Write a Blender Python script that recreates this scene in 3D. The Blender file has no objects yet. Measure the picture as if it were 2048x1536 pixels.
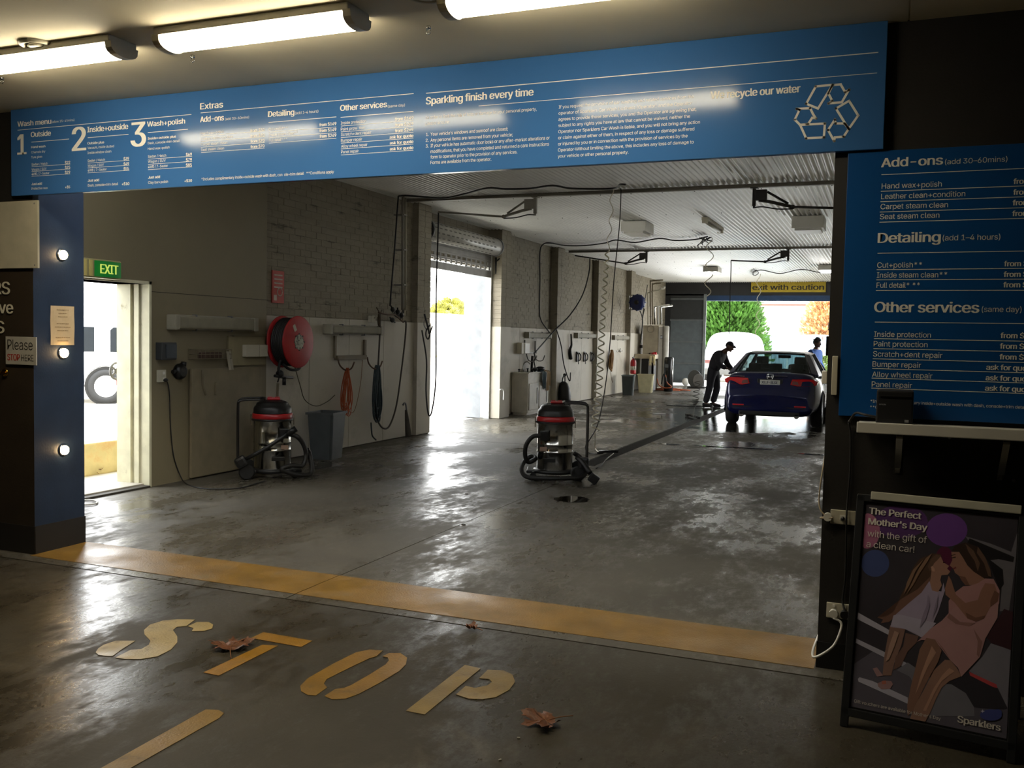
import bpy, bmesh, math, random
from mathutils import Vector, Matrix
random.seed(7)
C = bpy.context.scene.collection
PI = math.pi
sc = bpy.context.scene

# ------------------------------------------------------------------ camera
YAW, PITCH, ROLL, F = -0.383005594, -0.049865579, 0.01940158, 1848.97
_cy, _sy = math.cos(YAW), math.sin(YAW)
FW = Vector((_sy*math.cos(PITCH), _cy*math.cos(PITCH), math.sin(PITCH)))
_r = Vector((_cy, -_sy, 0)); _u = _r.cross(FW)
RT = math.cos(ROLL)*_r + math.sin(ROLL)*_u
UP = -math.sin(ROLL)*_r + math.cos(ROLL)*_u
EYE = Vector((0, 0, 1.6))
cam_d = bpy.data.cameras.new('camera'); cam = bpy.data.objects.new('camera', cam_d); C.objects.link(cam)
cam_d.sensor_width = 36; cam_d.lens = F/2048*36; cam_d.clip_end = 500; cam_d.clip_start = 0.05
m = Matrix.Identity(4)
for i, v in enumerate((RT, UP, -FW)):
    for j in range(3): m[j][i] = v[j]
m.translation = EYE
cam.matrix_world = m; sc.camera = cam

# ------------------------------------------------------------------ world, light, exposure
sc.view_settings.view_transform = 'Standard'; sc.view_settings.look = 'None'
sc.view_settings.gamma = 1; sc.view_settings.use_curve_mapping = False
sc.view_settings.exposure = 0.08
sc.cycles.use_denoising = True
sc.cycles.max_bounces = 10; sc.cycles.diffuse_bounces = 5; sc.cycles.sample_clamp_indirect = 6
SKY = 10.5
TUBE = 35.0
w = bpy.data.worlds.new('world'); sc.world = w; w.use_nodes = True
bgn = w.node_tree.nodes['Background']
tc = w.node_tree.nodes.new('ShaderNodeTexCoord'); sx = w.node_tree.nodes.new('ShaderNodeSeparateXYZ')
rp = w.node_tree.nodes.new('ShaderNodeValToRGB')
rp.color_ramp.elements[0].position = 0.45; rp.color_ramp.elements[0].color = (0.80, 0.80, 0.78, 1)
rp.color_ramp.elements[1].position = 0.9; rp.color_ramp.elements[1].color = (0.93, 0.97, 1.0, 1)
mm = w.node_tree.nodes.new('ShaderNodeMath'); mm.operation = 'MULTIPLY_ADD'; mm.inputs[1].default_value = .5; mm.inputs[2].default_value = .5
w.node_tree.links.new(tc.outputs['Generated'], sx.inputs[0]); w.node_tree.links.new(sx.outputs[2], mm.inputs[0])
w.node_tree.links.new(mm.outputs[0], rp.inputs[0]); w.node_tree.links.new(rp.outputs[0], bgn.inputs[0])
bgn.inputs[1].default_value = SKY
sun_d = bpy.data.lights.new('sun', 'SUN'); sun_d.energy = 4.0; sun_d.angle = math.radians(30); sun_d.color = (1, .95, .86)
sun = bpy.data.objects.new('sun', sun_d); C.objects.link(sun); sun.location = (-20, 0, 30)
sun.rotation_euler = (math.radians(52), 0, math.radians(75))   # hazy sun, high over the yard

# ------------------------------------------------------------------ maths helpers
def ray(x, y): return FW + (x-1024)/F*RT - (y-768)/F*UP
def PZ(x, y, z=0.0): d = ray(x, y); return EYE + d*((z-1.6)/d.z)
def PY(x, y, Y): d = ray(x, y); return EYE + d*(Y/d.y)
def PX(x, y, X): d = ray(x, y); return EYE + d*(X/d.x)

def PW(x, y, off=0.0): d = ray(x, y); return EYE + d*((-6.69+off)/(d.x+.02*d.y))     # far left wall line, drifting outwards
def WXF(Y, off=0.0): return -6.95-.02*(Y-13)+off

# ------------------------------------------------------------------ materials
def lin(h):
    if isinstance(h, str):
        v = [int(h[i:i+2], 16)/255 for i in (1, 3, 5)]
        return tuple(c/12.92 if c <= .04045 else ((c+.055)/1.055)**2.4 for c in v)
    return h
MATS = {}
def mat(name, col, rough=.6, metal=0, var=.12, nscale=6, bump=0, bscale=60, rvar=0, emit=0, spec=.5, coat=0, dirt=None, dscale=2.5, dlo=.52, dhi=.75, aniso=None):
    if name in MATS: return MATS[name]
    mt = bpy.data.materials.new(name); mt.use_nodes = True; nt = mt.node_tree; N = nt.nodes; L = nt.links
    b = N['Principled BSDF']; c = lin(col)
    b.inputs['Roughness'].default_value = rough; b.inputs['Metallic'].default_value = metal
    b.inputs['Specular IOR Level'].default_value = spec
    if coat: b.inputs['Coat Weight'].default_value = coat; b.inputs['Coat Roughness'].default_value = .05
    g = N.new('ShaderNodeNewGeometry')
    mp = N.new('ShaderNodeMapping'); L.new(g.outputs['Position'], mp.inputs[0])
    if aniso: mp.inputs['Scale'].default_value = aniso
    nz = N.new('ShaderNodeTexNoise'); nz.inputs['Scale'].default_value = nscale; nz.inputs['Detail'].default_value = 5
    L.new(mp.outputs[0], nz.inputs['Vector'])
    r = N.new('ShaderNodeValToRGB'); r.color_ramp.elements[0].position = .3; r.color_ramp.elements[1].position = .7
    r.color_ramp.elements[0].color = tuple(x*(1-var) for x in c)+(1,); r.color_ramp.elements[1].color = tuple(min(1, x*(1+var)) for x in c)+(1,)
    L.new(nz.outputs[0], r.inputs[0]); out = r.outputs[0]
    if dirt:
        n2 = N.new('ShaderNodeTexNoise'); n2.inputs['Scale'].default_value = dscale; n2.inputs['Detail'].default_value = 8; n2.inputs['Roughness'].default_value = .65
        L.new(mp.outputs[0], n2.inputs['Vector'])
        r2 = N.new('ShaderNodeMapRange'); r2.inputs[1].default_value = dlo; r2.inputs[2].default_value = dhi
        L.new(n2.outputs[0], r2.inputs[0])
        mx = N.new('ShaderNodeMix'); mx.data_type = 'RGBA'; L.new(r2.outputs[0], mx.inputs[0]); L.new(out, mx.inputs[6]); mx.inputs[7].default_value = lin(dirt)+(1,)
        out = mx.outputs[2]
    L.new(out, b.inputs['Base Color'])
    if rvar:
        n3 = N.new('ShaderNodeTexNoise'); n3.inputs['Scale'].default_value = nscale*.6; n3.inputs['Detail'].default_value = 4; L.new(mp.outputs[0], n3.inputs['Vector'])
        r3 = N.new('ShaderNodeMapRange'); r3.inputs[1].default_value = .35; r3.inputs[2].default_value = .65
        r3.inputs[3].default_value = max(.02, rough-rvar); r3.inputs[4].default_value = min(1, rough+rvar)
        L.new(n3.outputs[0], r3.inputs[0]); L.new(r3.outputs[0], b.inputs['Roughness'])
    if bump:
        n4 = N.new('ShaderNodeTexNoise'); n4.inputs['Scale'].default_value = bscale; n4.inputs['Detail'].default_value = 4; L.new(mp.outputs[0], n4.inputs['Vector'])
        bp = N.new('ShaderNodeBump'); bp.inputs['Strength'].default_value = bump; bp.inputs['Distance'].default_value = .01
        L.new(n4.outputs[0], bp.inputs['Height']); L.new(bp.outputs[0], b.inputs['Normal'])
    if emit:
        b.inputs['Emission Color'].default_value = c+(1,); b.inputs['Emission Strength'].default_value = emit
    MATS[name] = mt; return mt
def glass(name, tint=(.8, .9, .9), fac=.12):
    if name in MATS: return MATS[name]
    mt = bpy.data.materials.new(name); mt.use_nodes = True; nt = mt.node_tree; N = nt.nodes; L = nt.links
    N.remove(N['Principled BSDF']); o = N['Material Output']
    t = N.new('ShaderNodeBsdfTransparent'); t.inputs[0].default_value = tint+(1,)
    g = N.new('ShaderNodeBsdfGlossy'); g.inputs['Roughness'].default_value = .03
    lw = N.new('ShaderNodeLayerWeight'); pw = N.new('ShaderNodeMath'); pw.operation = 'POWER'; pw.inputs[1].default_value = 4; L.new(lw.outputs['Facing'], pw.inputs[0])
    f = N.new('ShaderNodeMath'); f.operation = 'MULTIPLY_ADD'; f.inputs[1].default_value = .6; f.inputs[2].default_value = .04; L.new(pw.outputs[0], f.inputs[0])
    mx = N.new('ShaderNodeMixShader'); L.new(f.outputs[0], mx.inputs[0]); L.new(t.outputs[0], mx.inputs[1]); L.new(g.outputs[0], mx.inputs[2]); L.new(mx.outputs[0], o.inputs[0])
    MATS[name] = mt; return mt

def floor_mat(name, base, stain, dusty, wet=False, rlo=.22, rhi=.62):
    mt = bpy.data.materials.new(name); mt.use_nodes = True; nt = mt.node_tree; N = nt.nodes; L = nt.links
    b = N['Principled BSDF']; g = N.new('ShaderNodeNewGeometry')
    def noise(s, det=6, rg=.6, sc3=(1, 1, 1), dist=0):
        mp = N.new('ShaderNodeMapping'); mp.inputs['Scale'].default_value = sc3; L.new(g.outputs['Position'], mp.inputs[0])
        n = N.new('ShaderNodeTexNoise'); n.inputs['Scale'].default_value = s; n.inputs['Detail'].default_value = det; n.inputs['Roughness'].default_value = rg; n.inputs['Distortion'].default_value = dist
        L.new(mp.outputs[0], n.inputs['Vector']); return n.outputs[0]
    def rng(x, a, b_, c=0, d=1):
        r = N.new('ShaderNodeMapRange'); r.inputs[1].default_value = a; r.inputs[2].default_value = b_; r.inputs[3].default_value = c; r.inputs[4].default_value = d
        r.interpolation_type = 'SMOOTHSTEP'; L.new(x, r.inputs[0]); return r.outputs[0]
    def mix(f, a, c):
        mx = N.new('ShaderNodeMix'); mx.data_type = 'RGBA'; L.new(f, mx.inputs[0])
        for s, v in ((6, a), (7, c)):
            if isinstance(v, tuple): mx.inputs[s].default_value = v+(1,)
            else: L.new(v, mx.inputs[s])
        return mx.outputs[2]
    def math_(op, a, c):
        q = N.new('ShaderNodeMath'); q.operation = op
        for s, v in ((0, a), (1, c)):
            if isinstance(v, (int, float)): q.inputs[s].default_value = v
            else: L.new(v, q.inputs[s])
        return q.outputs[0]
    col = mix(rng(noise(.7, 6), .4, .62), lin(base), lin(stain))
    col = mix(rng(noise(3, 8, .7, (1, .5, 1)), .35, .8, 0, .6), col, lin(stain))
    streak = rng(noise(1.1, 7, .68, (1, 1, 1), .4), .56, .70)
    col = mix(math_('MULTIPLY', streak, .7), col, lin(dusty))
    rs = math_('ADD', math_('MULTIPLY', noise(.8, 4, .6, (1.5, .7, 1)), .62), math_('MULTIPLY', noise(7, 10, .75, (1.8, .8, 1)), .38))
    rough = rng(rs, .42, .56, rlo, rhi)
    if wet:
        s = N.new('ShaderNodeSeparateXYZ'); L.new(g.outputs['Position'], s.inputs[0])
        wob = rng(noise(.9, 5), .3, .7, -1.1, 1.1)
        yy = math_('ADD', s.outputs[1], wob); xx = math_('ADD', s.outputs[0], wob)
        wm = math_('MULTIPLY', rng(yy, 16.4, 17.2), rng(yy, 26.5, 24.5))
        wm = math_('MULTIPLY', wm, rng(xx, -5.4, -4.2))
        wm = math_('MULTIPLY', wm, rng(noise(3, 5), .3, .42, .35, 1))
        col = mix(math_('MULTIPLY', wm, .75), col, (.012, .012, .011))
        rough = math_('ADD', math_('MULTIPLY', rough, math_('SUBTRACT', 1, wm)), math_('MULTIPLY', wm, .07))
    L.new(col, b.inputs['Base Color']); L.new(rough, b.inputs['Roughness'])
    bp = N.new('ShaderNodeBump'); bp.inputs['Strength'].default_value = .25; bp.inputs['Distance'].default_value = .004
    L.new(noise(45, 5), bp.inputs['Height']); L.new(bp.outputs[0], b.inputs['Normal'])
    MATS[name] = mt; return mt

M_floor = floor_mat('bay_concrete', '#575247', '#49443a', '#6b6559', wet=True)
M_fore = floor_mat('forecourt_concrete', '#443f35', '#383329', '#615a4d', rlo=.25, rhi=.62)
M_groove = mat('joint_dark', '#15130f', .9)
M_yel = mat('yellow_line_paint', '#7c5d26', .42, var=.2, nscale=5, bump=.2, bscale=90, rvar=.12, dirt='#6b5a37', dscale=3, dlo=.55, dhi=.8)
M_stop = mat('stencil_paint', '#8c7a4c', .45, var=.22, nscale=4, bump=.2, bscale=90, rvar=.12, dirt='#6e5c36', dscale=7, dlo=.5, dhi=.8)
M_front = mat('charcoal_wall_paint', '#232120', .6, bump=.15, bscale=80)
M_brown = mat('brown_panel_paint', '#332a20', .55, bump=.1)
M_navy = mat('blue_wall_paint', '#1f2d42', .5, bump=.12, bscale=70, rvar=.1)
M_ceil = mat('plaster_ceiling_paint', '#d6cdb4', .75, var=.06, nscale=2)
M_plaster = mat('cream_plaster_paint', '#7c735b', .55, var=.06, nscale=1.2, bump=.08, bscale=50, dirt='#6e654f', dscale=1.4, dlo=.58, dhi=.85)
M_dado = mat('dado_board_paint', '#b6af9f', .55, var=.05, nscale=1.5, dirt='#8a826f', dscale=1.6, dlo=.55, dhi=.85)
M_brick = mat('painted_brick', '#8c8473', .7, var=.10, nscale=6, bump=.6, bscale=30, dirt='#4d463a', dscale=4.5, dlo=.60, dhi=.72, aniso=(1, .45, 1.7))
M_mortar = mat('painted_mortar', '#857d6c', .8, var=.1, nscale=9, bump=.5, dirt='#463f34', dscale=4.5, dlo=.54, dhi=.64, aniso=(1, .45, 1.7))
M_sheet = mat('white_roofing_sheet', '#e0dfda', .32, metal=0, var=.05, nscale=2)
M_steel_beam = mat('painted_steel_beam', '#8a857a', .5)
M_white = mat('white_enamel', '#d8d6cf', .4, var=.04)
M_offw = mat('off_white_plastic', '#bdb8a6', .45, var=.05)
M_grey = mat('mid_grey_metal', '#77777a', .45, metal=.3)
M_dkgrey = mat('dark_grey_sheet', '#34373a', .45, var=.1)
M_chrome = mat('chrome', '#c8c8c6', .14, metal=1, var=.05)
M_drum = mat('stainless_drum', '#a8a6a0', .17, metal=1, var=.08, nscale=3)
M_black = mat('black_plastic', '#151515', .42, var=.1)
M_rubber = mat('black_rubber', '#141414', .6, bump=.2)
M_red = mat('red_plastic', '#a8161c', .35)
M_redreel = mat('reel_red_enamel', '#a41c20', .5)
M_blue = mat('sign_blue', '#3a69a4', .13, var=.03, nscale=1, spec=.26)
M_blue2 = mat('menu_sign_blue', '#104c8c', .30, var=.03, nscale=1)
M_letter = mat('white_lettering', '#ecebe6', .4, var=.02)
M_tubelit = mat('lit_diffuser', (1, .87, .62), .5, emit=TUBE, var=0)
M_cool = mat('lit_batten_strip', (1, .98, .95), .5, emit=24, var=0)
M_bulb = mat('lit_globe', (1, .66, .30), .5, emit=60, var=0)
M_exit = mat('exit_green', '#0c7a2c', .4, emit=.20, var=.05)
M_exitlet = mat('exit_letters', '#cfe86a', .5, emit=.55, var=0)
M_orange = mat('orange_cable', '#b4542a', .6)
M_teal = mat('dark_teal_hose', '#1d2f33', .45)
M_paper = mat('aged_paper', '#b59f7c', .8, var=.06)
M_leaf = mat('dry_leaf', '#6e4228', .5, var=.4, nscale=30, bump=.4, bscale=100)
M_skin = mat('skin', '#8a5c47', .6)

# ------------------------------------------------------------------ mesh helpers
FR = {}
def bm_(): return bmesh.new()
def box(b, x0, x1, y0, y1, z0, z1, mi=0, bev=0):
    if x0 > x1: x0, x1 = x1, x0
    if y0 > y1: y0, y1 = y1, y0
    if z0 > z1: z0, z1 = z1, z0
    vs = [b.verts.new((x, y, z)) for x in (x0, x1) for y in (y0, y1) for z in (z0, z1)]
    fs = [(0, 1, 3, 2), (4, 6, 7, 5), (0, 4, 5, 1), (2, 3, 7, 6), (0, 2, 6, 4), (1, 5, 7, 3)]
    nf = [b.faces.new([vs[i] for i in f]) for f in fs]
    for f in nf: f.material_index = mi
    if bev:
        es = list({e for f in nf for e in f.edges})
        r = bmesh.ops.bevel(b, geom=es, offset=bev, segments=2, affect='EDGES', profile=.6)
        for f in r['faces']: f.material_index = mi
    return nf
def basis(d):
    d = Vector(d).normalized(); a = Vector((0, 0, 1)) if abs(d.z) < .9 else Vector((1, 0, 0))
    u = a.cross(d).normalized(); return u, d.cross(u)
def cyl(b, p0, p1, r, n=16, mi=0, r2=None, cap=True):
    p0, p1 = Vector(p0), Vector(p1); u, v = basis(p1-p0); r2 = r if r2 is None else r2
    A = [b.verts.new(p0+(u*math.cos(2*PI*i/n)+v*math.sin(2*PI*i/n))*r) for i in range(n)]
    B = [b.verts.new(p1+(u*math.cos(2*PI*i/n)+v*math.sin(2*PI*i/n))*r2) for i in range(n)]
    for i in range(n):
        f = b.faces.new((A[i], A[(i+1) % n], B[(i+1) % n], B[i])); f.material_index = mi; f.smooth = True
    if cap:
        for ring in (A[::-1], B):
            f = b.faces.new(ring); f.material_index = mi
def tube(b, pts, r, n=8, mi=0, smooth=3, radii=None):
    pts = [Vector(p) for p in pts]
    if smooth and len(pts) > 2:
        q = []; P = [2*pts[0]-pts[1]]+pts+[2*pts[-1]-pts[-2]]
        for i in range(1, len(P)-2):
            for k in range(smooth):
                t = k/smooth; a, c, d, e = P[i-1], P[i], P[i+1], P[i+2]
                q.append(.5*((2*c)+(d-a)*t+(2*a-5*c+4*d-e)*t*t+(3*c-a-3*d+e)*t**3))
        q.append(pts[-1]); pts = q
    up = None; rings = []
    for i, p in enumerate(pts):
        d = (pts[min(i+1, len(pts)-1)]-pts[max(i-1, 0)])
        if d.length < 1e-9: d = Vector((0, 0, 1))
        d.normalize()
        if up is None: up, _ = basis(d)
        up = (up-d*up.dot(d))
        if up.length < 1e-6: up, _ = basis(d)
        up.normalize(); v = d.cross(up)
        rr = r if radii is None else radii[0]+(radii[1]-radii[0])*i/(len(pts)-1)
        rings.append([b.verts.new(p+(up*math.cos(2*PI*k/n)+v*math.sin(2*PI*k/n))*rr) for k in range(n)])
    for A, B in zip(rings, rings[1:]):
        for i in range(n):
            f = b.faces.new((A[i], A[(i+1) % n], B[(i+1) % n], B[i])); f.material_index = mi; f.smooth = True
    for ring in (rings[0][::-1], rings[-1]):
        f = b.faces.new(ring); f.material_index = mi
def lathe(b, prof, c=(0, 0, 0), axis=(0, 0, 1), n=32, mi=0, mis=None):
    c = Vector(c); d = Vector(axis).normalized(); u, v = basis(d); rings = []
    for r, h in prof:
        rings.append([b.verts.new(c+d*h+(u*math.cos(2*PI*k/n)+v*math.sin(2*PI*k/n))*max(r, 1e-4)) for k in range(n)])
    for j, (A, B) in enumerate(zip(rings, rings[1:])):
        for i in range(n):
            f = b.faces.new((A[i], A[(i+1) % n], B[(i+1) % n], B[i])); f.material_index = mis[j] if mis else mi; f.smooth = True
    for ring, mi_ in ((rings[0][::-1], mis[0] if mis else mi), (rings[-1], mis[-1] if mis else mi)):
        f = b.faces.new(ring); f.material_index = mi_
def ball(b, c, rx, ry=None, rz=None, mi=0, n=12):
    ry = ry or rx; rz = rz or rx
    r = bmesh.ops.create_uvsphere(b, u_segments=n, v_segments=max(6, n*2//3), radius=1)
    for v in r['verts']: v.co = Vector((v.co.x*rx, v.co.y*ry, v.co.z*rz))+Vector(c)
    for f in {f for v in r['verts'] for f in v.link_faces}: f.material_index = mi; f.smooth = True
def prism(b, pts, vec, mi=0):
    """extrude a planar outline (3D points) along vec"""
    vec = Vector(vec); A = [b.verts.new(Vector(p)) for p in pts]; B = [b.verts.new(Vector(p)+vec) for p in pts]
    n = len(A); fs = [b.faces.new(A), b.faces.new(B[::-1])]
    for i in range(n): fs.append(b.faces.new((A[i], B[i], B[(i+1) % n], A[(i+1) % n])))
    for f in fs: f.material_index = mi
    return fs
def rbox(b, c, s, mi=0, bev=.01, R=None):
    n0 = len(b.verts); b.verts.ensure_lookup_table()
    k = set(b.verts)
    box(b, -s[0]/2, s[0]/2, -s[1]/2, s[1]/2, -s[2]/2, s[2]/2, mi, bev)
    for v in b.verts:
        if v not in k: v.co = (R @ v.co if R else v.co)+Vector(c)
def finish(me, b):
    bmesh.ops.recalc_face_normals(b, faces=b.faces); b.to_mesh(me); b.free()
def new(name, b, mats, parent=None, world=True, label=None, cat=None, group=None, kind=None):
    me = bpy.data.meshes.new(name)
    if not isinstance(mats, (list, tuple)): mats = [mats]
    for x in mats: me.materials.append(x)
    o = bpy.data.objects.new(name, me)
    if parent is None and world:
        vs = [v.co for v in b.verts]
        c = Vector(((min(v.x for v in vs)+max(v.x for v in vs))/2, (min(v.y for v in vs)+max(v.y for v in vs))/2, min(v.z for v in vs)))
        bmesh.ops.translate(b, verts=b.verts, vec=-c); o.location = c; fr = Matrix.Translation(c)
    else:
        fr = FR[parent] if parent is not None else Matrix.Identity(4)
        if world: bmesh.ops.transform(b, matrix=fr.inverted(), verts=b.verts)
    finish(me, b); C.objects.link(o); FR[o] = fr
    if parent is not None: o.parent = parent
    tag(o, label, cat, group, kind); return o
def tag(o, label=None, cat=None, group=None, kind=None):
    if label: o['label'] = label
    if cat: o['category'] = cat
    if group: o['group'] = group
    if kind: o['kind'] = kind
def thing(name, loc, label, cat, group=None, rz=0):
    o = bpy.data.objects.new(name, None); C.objects.link(o); o.location = loc; o.rotation_euler = (0, 0, rz); o.empty_display_size = .1
    FR[o] = Matrix.Translation(Vector(loc)) @ Matrix.Rotation(rz, 4, 'Z'); tag(o, label, cat, group); return o
def struct(name, b, mats, parent=None): return new(name, b, mats, parent, kind=None if parent else 'structure')
def dup(root, loc, rz=None, label=None, group=None):
    r = root.copy(); C.objects.link(r); r.location = loc
    if rz is not None: r.rotation_euler = (0, 0, rz)
    if label: r['label'] = label
    if group: r['group'] = group
    for ch in list(root.children):
        c = ch.copy(); C.objects.link(c); c.parent = r
        for g in ch.children:
            d = g.copy(); C.objects.link(d); d.parent = c
    return r

# ------------------------------------------------------------------ lettering
try:        # the sans serif that ships inside Blender itself; its built-in font otherwise
    SANS = bpy.data.fonts.load(bpy.utils.system_resource('DATAFILES')+'/fonts/Inter.woff2')
except Exception:
    SANS = None
def _text_mesh(s, bold):
    cu = bpy.data.curves.new('t', 'FONT'); cu.body = s; cu.size = 1
    if SANS: cu.font = SANS
    cu.space_character = .96; cu.resolution_u = 3; cu.offset = -.0015
    o = bpy.data.objects.new('t', cu); C.objects.link(o); bpy.context.view_layer.update()
    me = bpy.data.meshes.new_from_object(o.evaluated_get(bpy.context.evaluated_depsgraph_get()))
    bpy.data.objects.remove(o); bpy.data.curves.remove(cu); return me
_h = _text_mesh('H', False); CAP = max(v.co.y for v in _h.vertices)
def text_into(b, s, org, ux, uy, cap, width=None, bold=False, mi=0, lift=.0, right=None):
    """flat lettering s, baseline start org, cap height cap, fitted to width"""
    me = _text_mesh(s, bold)
    if not me.vertices: return
    x0 = min(v.co.x for v in me.vertices); x1 = max(v.co.x for v in me.vertices)
    k = cap/CAP; kx = width/(x1-x0) if width else k
    ux, uy = Vector(ux), Vector(uy); nn = ux.cross(uy).normalized()
    for n_, sh in enumerate((-.026, 0, .026) if bold else (0,)):     # bold = the same strokes printed thrice, side by side
        vs = [b.verts.new(Vector(org)+ux*((v.co.x-x0)*kx+sh*k)+uy*(v.co.y*k)+nn*(lift+n_*.00005)) for v in me.vertices]
        for p in me.polygons:
            try: f = b.faces.new([vs[i] for i in p.vertices]); f.material_index = mi
            except ValueError: pass
    bpy.data.meshes.remove(me)
XV, YV, ZV = Vector((1, 0, 0)), Vector((0, 1, 0)), Vector((0, 0, 1))

# ================================================================== SETTING
Y0, Y1 = 4.76, 5.20          # front wall, outer and inner faces
XL, XR = -5.54, -0.26        # its opening
HH = 2.52                    # clear height
WX = -6.95                   # left wall of the bay
CZ = 3.72                    # bay ceiling
YB = 33.4                    # back wall
# --- floor: slabs cut by joints
b = bm_(); box(b, -7.5, 3.4, -6.5, 33.6, -.25, -.03)
floor = struct('floor', b, M_groove)
slabs = [(-7.5, -3.31, 4.62, 13.85), (-3.31, 3.4, 4.62, 13.95), (-7.5, -3.60, 13.87, 24.0), (-3.36, 3.4, 13.97, 24.0),
         (-7.5, -3.60, 24.01, 33.6), (-3.36, 3.4, 24.01, 33.6)]
def slab(x0, x1, y0, y1, mt, hole=None):
    b = bm_(); box(b, x0, x1, y0, y1, -.03, 0, bev=0)
    struct('concrete_slab', b, mt, floor)
slab(-7.5, -3.314, 4.615, 11.2, M_floor); slab(-3.306, 3.4, 4.615, 11.2, M_floor)
slab(-7.5, -3.60, 11.2, 12.95, M_floor); slab(-3.36, 3.4, 11.2, 13.98, M_floor)
slab(-7.5, -3.60, 12.965, 24.0, M_floor); slab(-3.36, 3.4, 14.0, 24.0, M_floor)
slab(-7.5, -3.60, 24.012, 33.6, M_floor); slab(-3.36, 3.4, 24.012, 33.6, M_floor)
b = bm_(); box(b, -7.5, 3.4, -6.5, 4.60, -.03, 0); struct('concrete_slab', b, M_fore, floor)
# drain channel with its grating bars (one grate section = one part)
b = bm_(); box(b, -3.60, -3.36, 11.2, 33.4, -.03, -.022); struct('drain_channel', b, M_groove, floor)
gm = None
y = 11.25
while y < 27:
    b = bm_()
    for k in range(2): box(b, -3.595+k*.222, -3.595+k*.222+.013, y, y+.98, -.022, -.002)
    for k in range(20): box(b, -3.583, -3.375, y+.02+k*.049, y+.036+k*.049, -.022, -.004)
    if gm is None:
        o = struct('drain_grate', b, mat('cast_grate', '#2c2a27', .5, metal=.4), floor); gm = o; gy = y
    else:
        b.free(); o = gm.copy(); C.objects.link(o); o.location = gm.location+Vector((0, y-gy, 0)); o.parent = floor
    y += 1.0
# painted yellow threshold band
b = bm_(); box(b, -5.54, -3.314, 4.72, 5.21, 0, .0025); box(b, -3.306, XR, 4.72, 5.21, 0, .0025)
pl_ = thing('painted_line', (-2.9, 4.96, 0), 'wide yellow painted band across the concrete at the bay entrance', 'floor marking'); b.free()
for xa, xb in ((-5.54, -3.314), (-3.306, XR-.01)): b = bm_(); box(b, xa, xb, 4.72, 5.21, 0, .0025); new('painted_strip', b, M_yel, pl_)
# STOP stencil letters, painted on the concrete
def z8(x, y): return (100+x/1.862, 1050+y/1.862)
stencil = {
 'S': [[(170, 475), (180, 460), (200, 447), (245, 432), (318, 432), (270, 462), (232, 490), (205, 488), (180, 484)],
       [(243, 495), (300, 466), (340, 463), (368, 447), (374, 432), (352, 408), (350, 392), (372, 372), (420, 357), (475, 352), (540, 353), (508, 377), (472, 380), (458, 392), (474, 416), (474, 438), (450, 465), (400, 490), (340, 500), (280, 500)],
       [(513, 378), (548, 362), (590, 362), (608, 372), (604, 386), (575, 395), (528, 396), (535, 385)]],
 'T': [[(795, 400), (977, 432), (935, 455), (748, 422)], [(790, 447), (850, 450), (628, 562), (572, 550)]],
 'O': [[(1240, 468), (1190, 465), (1140, 475), (1050, 520), (960, 572), (932, 600), (935, 620), (960, 634), (990, 636), (1032, 606), (1020, 592), (1030, 575), (1110, 535), (1190, 497), (1215, 490)],
       [(1262, 478), (1305, 478), (1330, 495), (1325, 520), (1300, 545), (1225, 590), (1150, 630), (1100, 648), (1050, 650), (1022, 638), (1062, 612), (1095, 608), (1120, 598), (1190, 558), (1250, 520), (1262, 505), (1258, 494), (1238, 490)]],
 'P': [[(1545, 522), (1604, 535), (1395, 707), (1325, 693)],
       [(1630, 540), (1690, 543), (1722, 558), (1732, 585), (1710, 615), (1660, 642), (1610, 650), (1560, 648), (1512, 632), (1548, 600), (1582, 608), (1630, 598), (1646, 585), (1636, 575), (1598, 572)]],
 'I': [[(580, 688), (628, 690), (648, 702), (630, 720), (290, 912), (180, 912)]]}
nm = {'S': 'pale cream stencilled letter S on the concrete floor, first of the word', 'T': 'yellow stencilled letter T beside the curled dry leaf',
      'O': 'yellow stencilled letter O between the T and the P', 'P': 'worn yellow stencilled letter P, last of the word',
      'I': 'straight yellow painted bar below the word at the near edge of the floor'}
for k, polys in stencil.items():
    b = bm_()
    for P in polys:
        prism(b, [PZ(*z8(*p), .001) for p in P], (0, 0, .0018))
    new('stencil_bar' if k == 'I' else 'stencil_letter', b, mat('stencil_'+k, {'S': '#b09c68', 'T': '#a07626', 'O': '#93702c', 'P': '#86713f', 'I': '#96783c'}[k], .45, var=.2, nscale=5, bump=.2, bscale=90, rvar=.12, dirt='#5e5032', dscale=9, dlo=.56, dhi=.8), label=nm[k], cat='floor marking', group='stencilled word on the floor' if k != 'I' else None)

# --- outside ground
b = bm_(); box(b, -60, -7.2, -30, 110, -.3, -.015); box(b, -7.2, 40, 33.62, 110, -.3, -.015); box(b, 3.42, 40, Y1, 33.62, -.3, -.015)
struct('ground', b, mat('yard_concrete', '#c4c0b6', .8, bump=.2))

# --- front wall with the opening (piers and header)
b = bm_(); box(b, -9, XL, Y0, Y1, 0, 3.2)
for f in b.faces:
    f.material_index = 1 if f.normal.x > .5 else 0
bmesh.ops.recalc_face_normals(b, faces=b.faces)
for f in b.faces:
    f.normal_update(); f.material_index = 1 if f.normal.x > .5 else 0
wf = struct('wall_front', b, [M_brown, M_navy])
b = bm_(); box(b, XR, 3.4, Y0, Y1, 0, 3.2); struct('pier', b, M_front, wf)
b = bm_(); box(b, XL, XR, Y0, Y0+.05, HH+.02, 3.75); struct('lintel', b, M_front, wf)
b = bm_(); box(b, XL-.001, XL+.006, Y0-.004, Y1+.004, 0, .2); box(b, -9, XL+.006, Y0-.006, Y0, 0, .2)
struct('skirting', b, mat('dark_skirting', '#221e1a', .6), wf)
b = bm_(); box(b, -9, XL+.004, Y0-.006, Y0, 2.495, 3.11); struct('dark_facing', b, M_front, wf)
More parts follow.
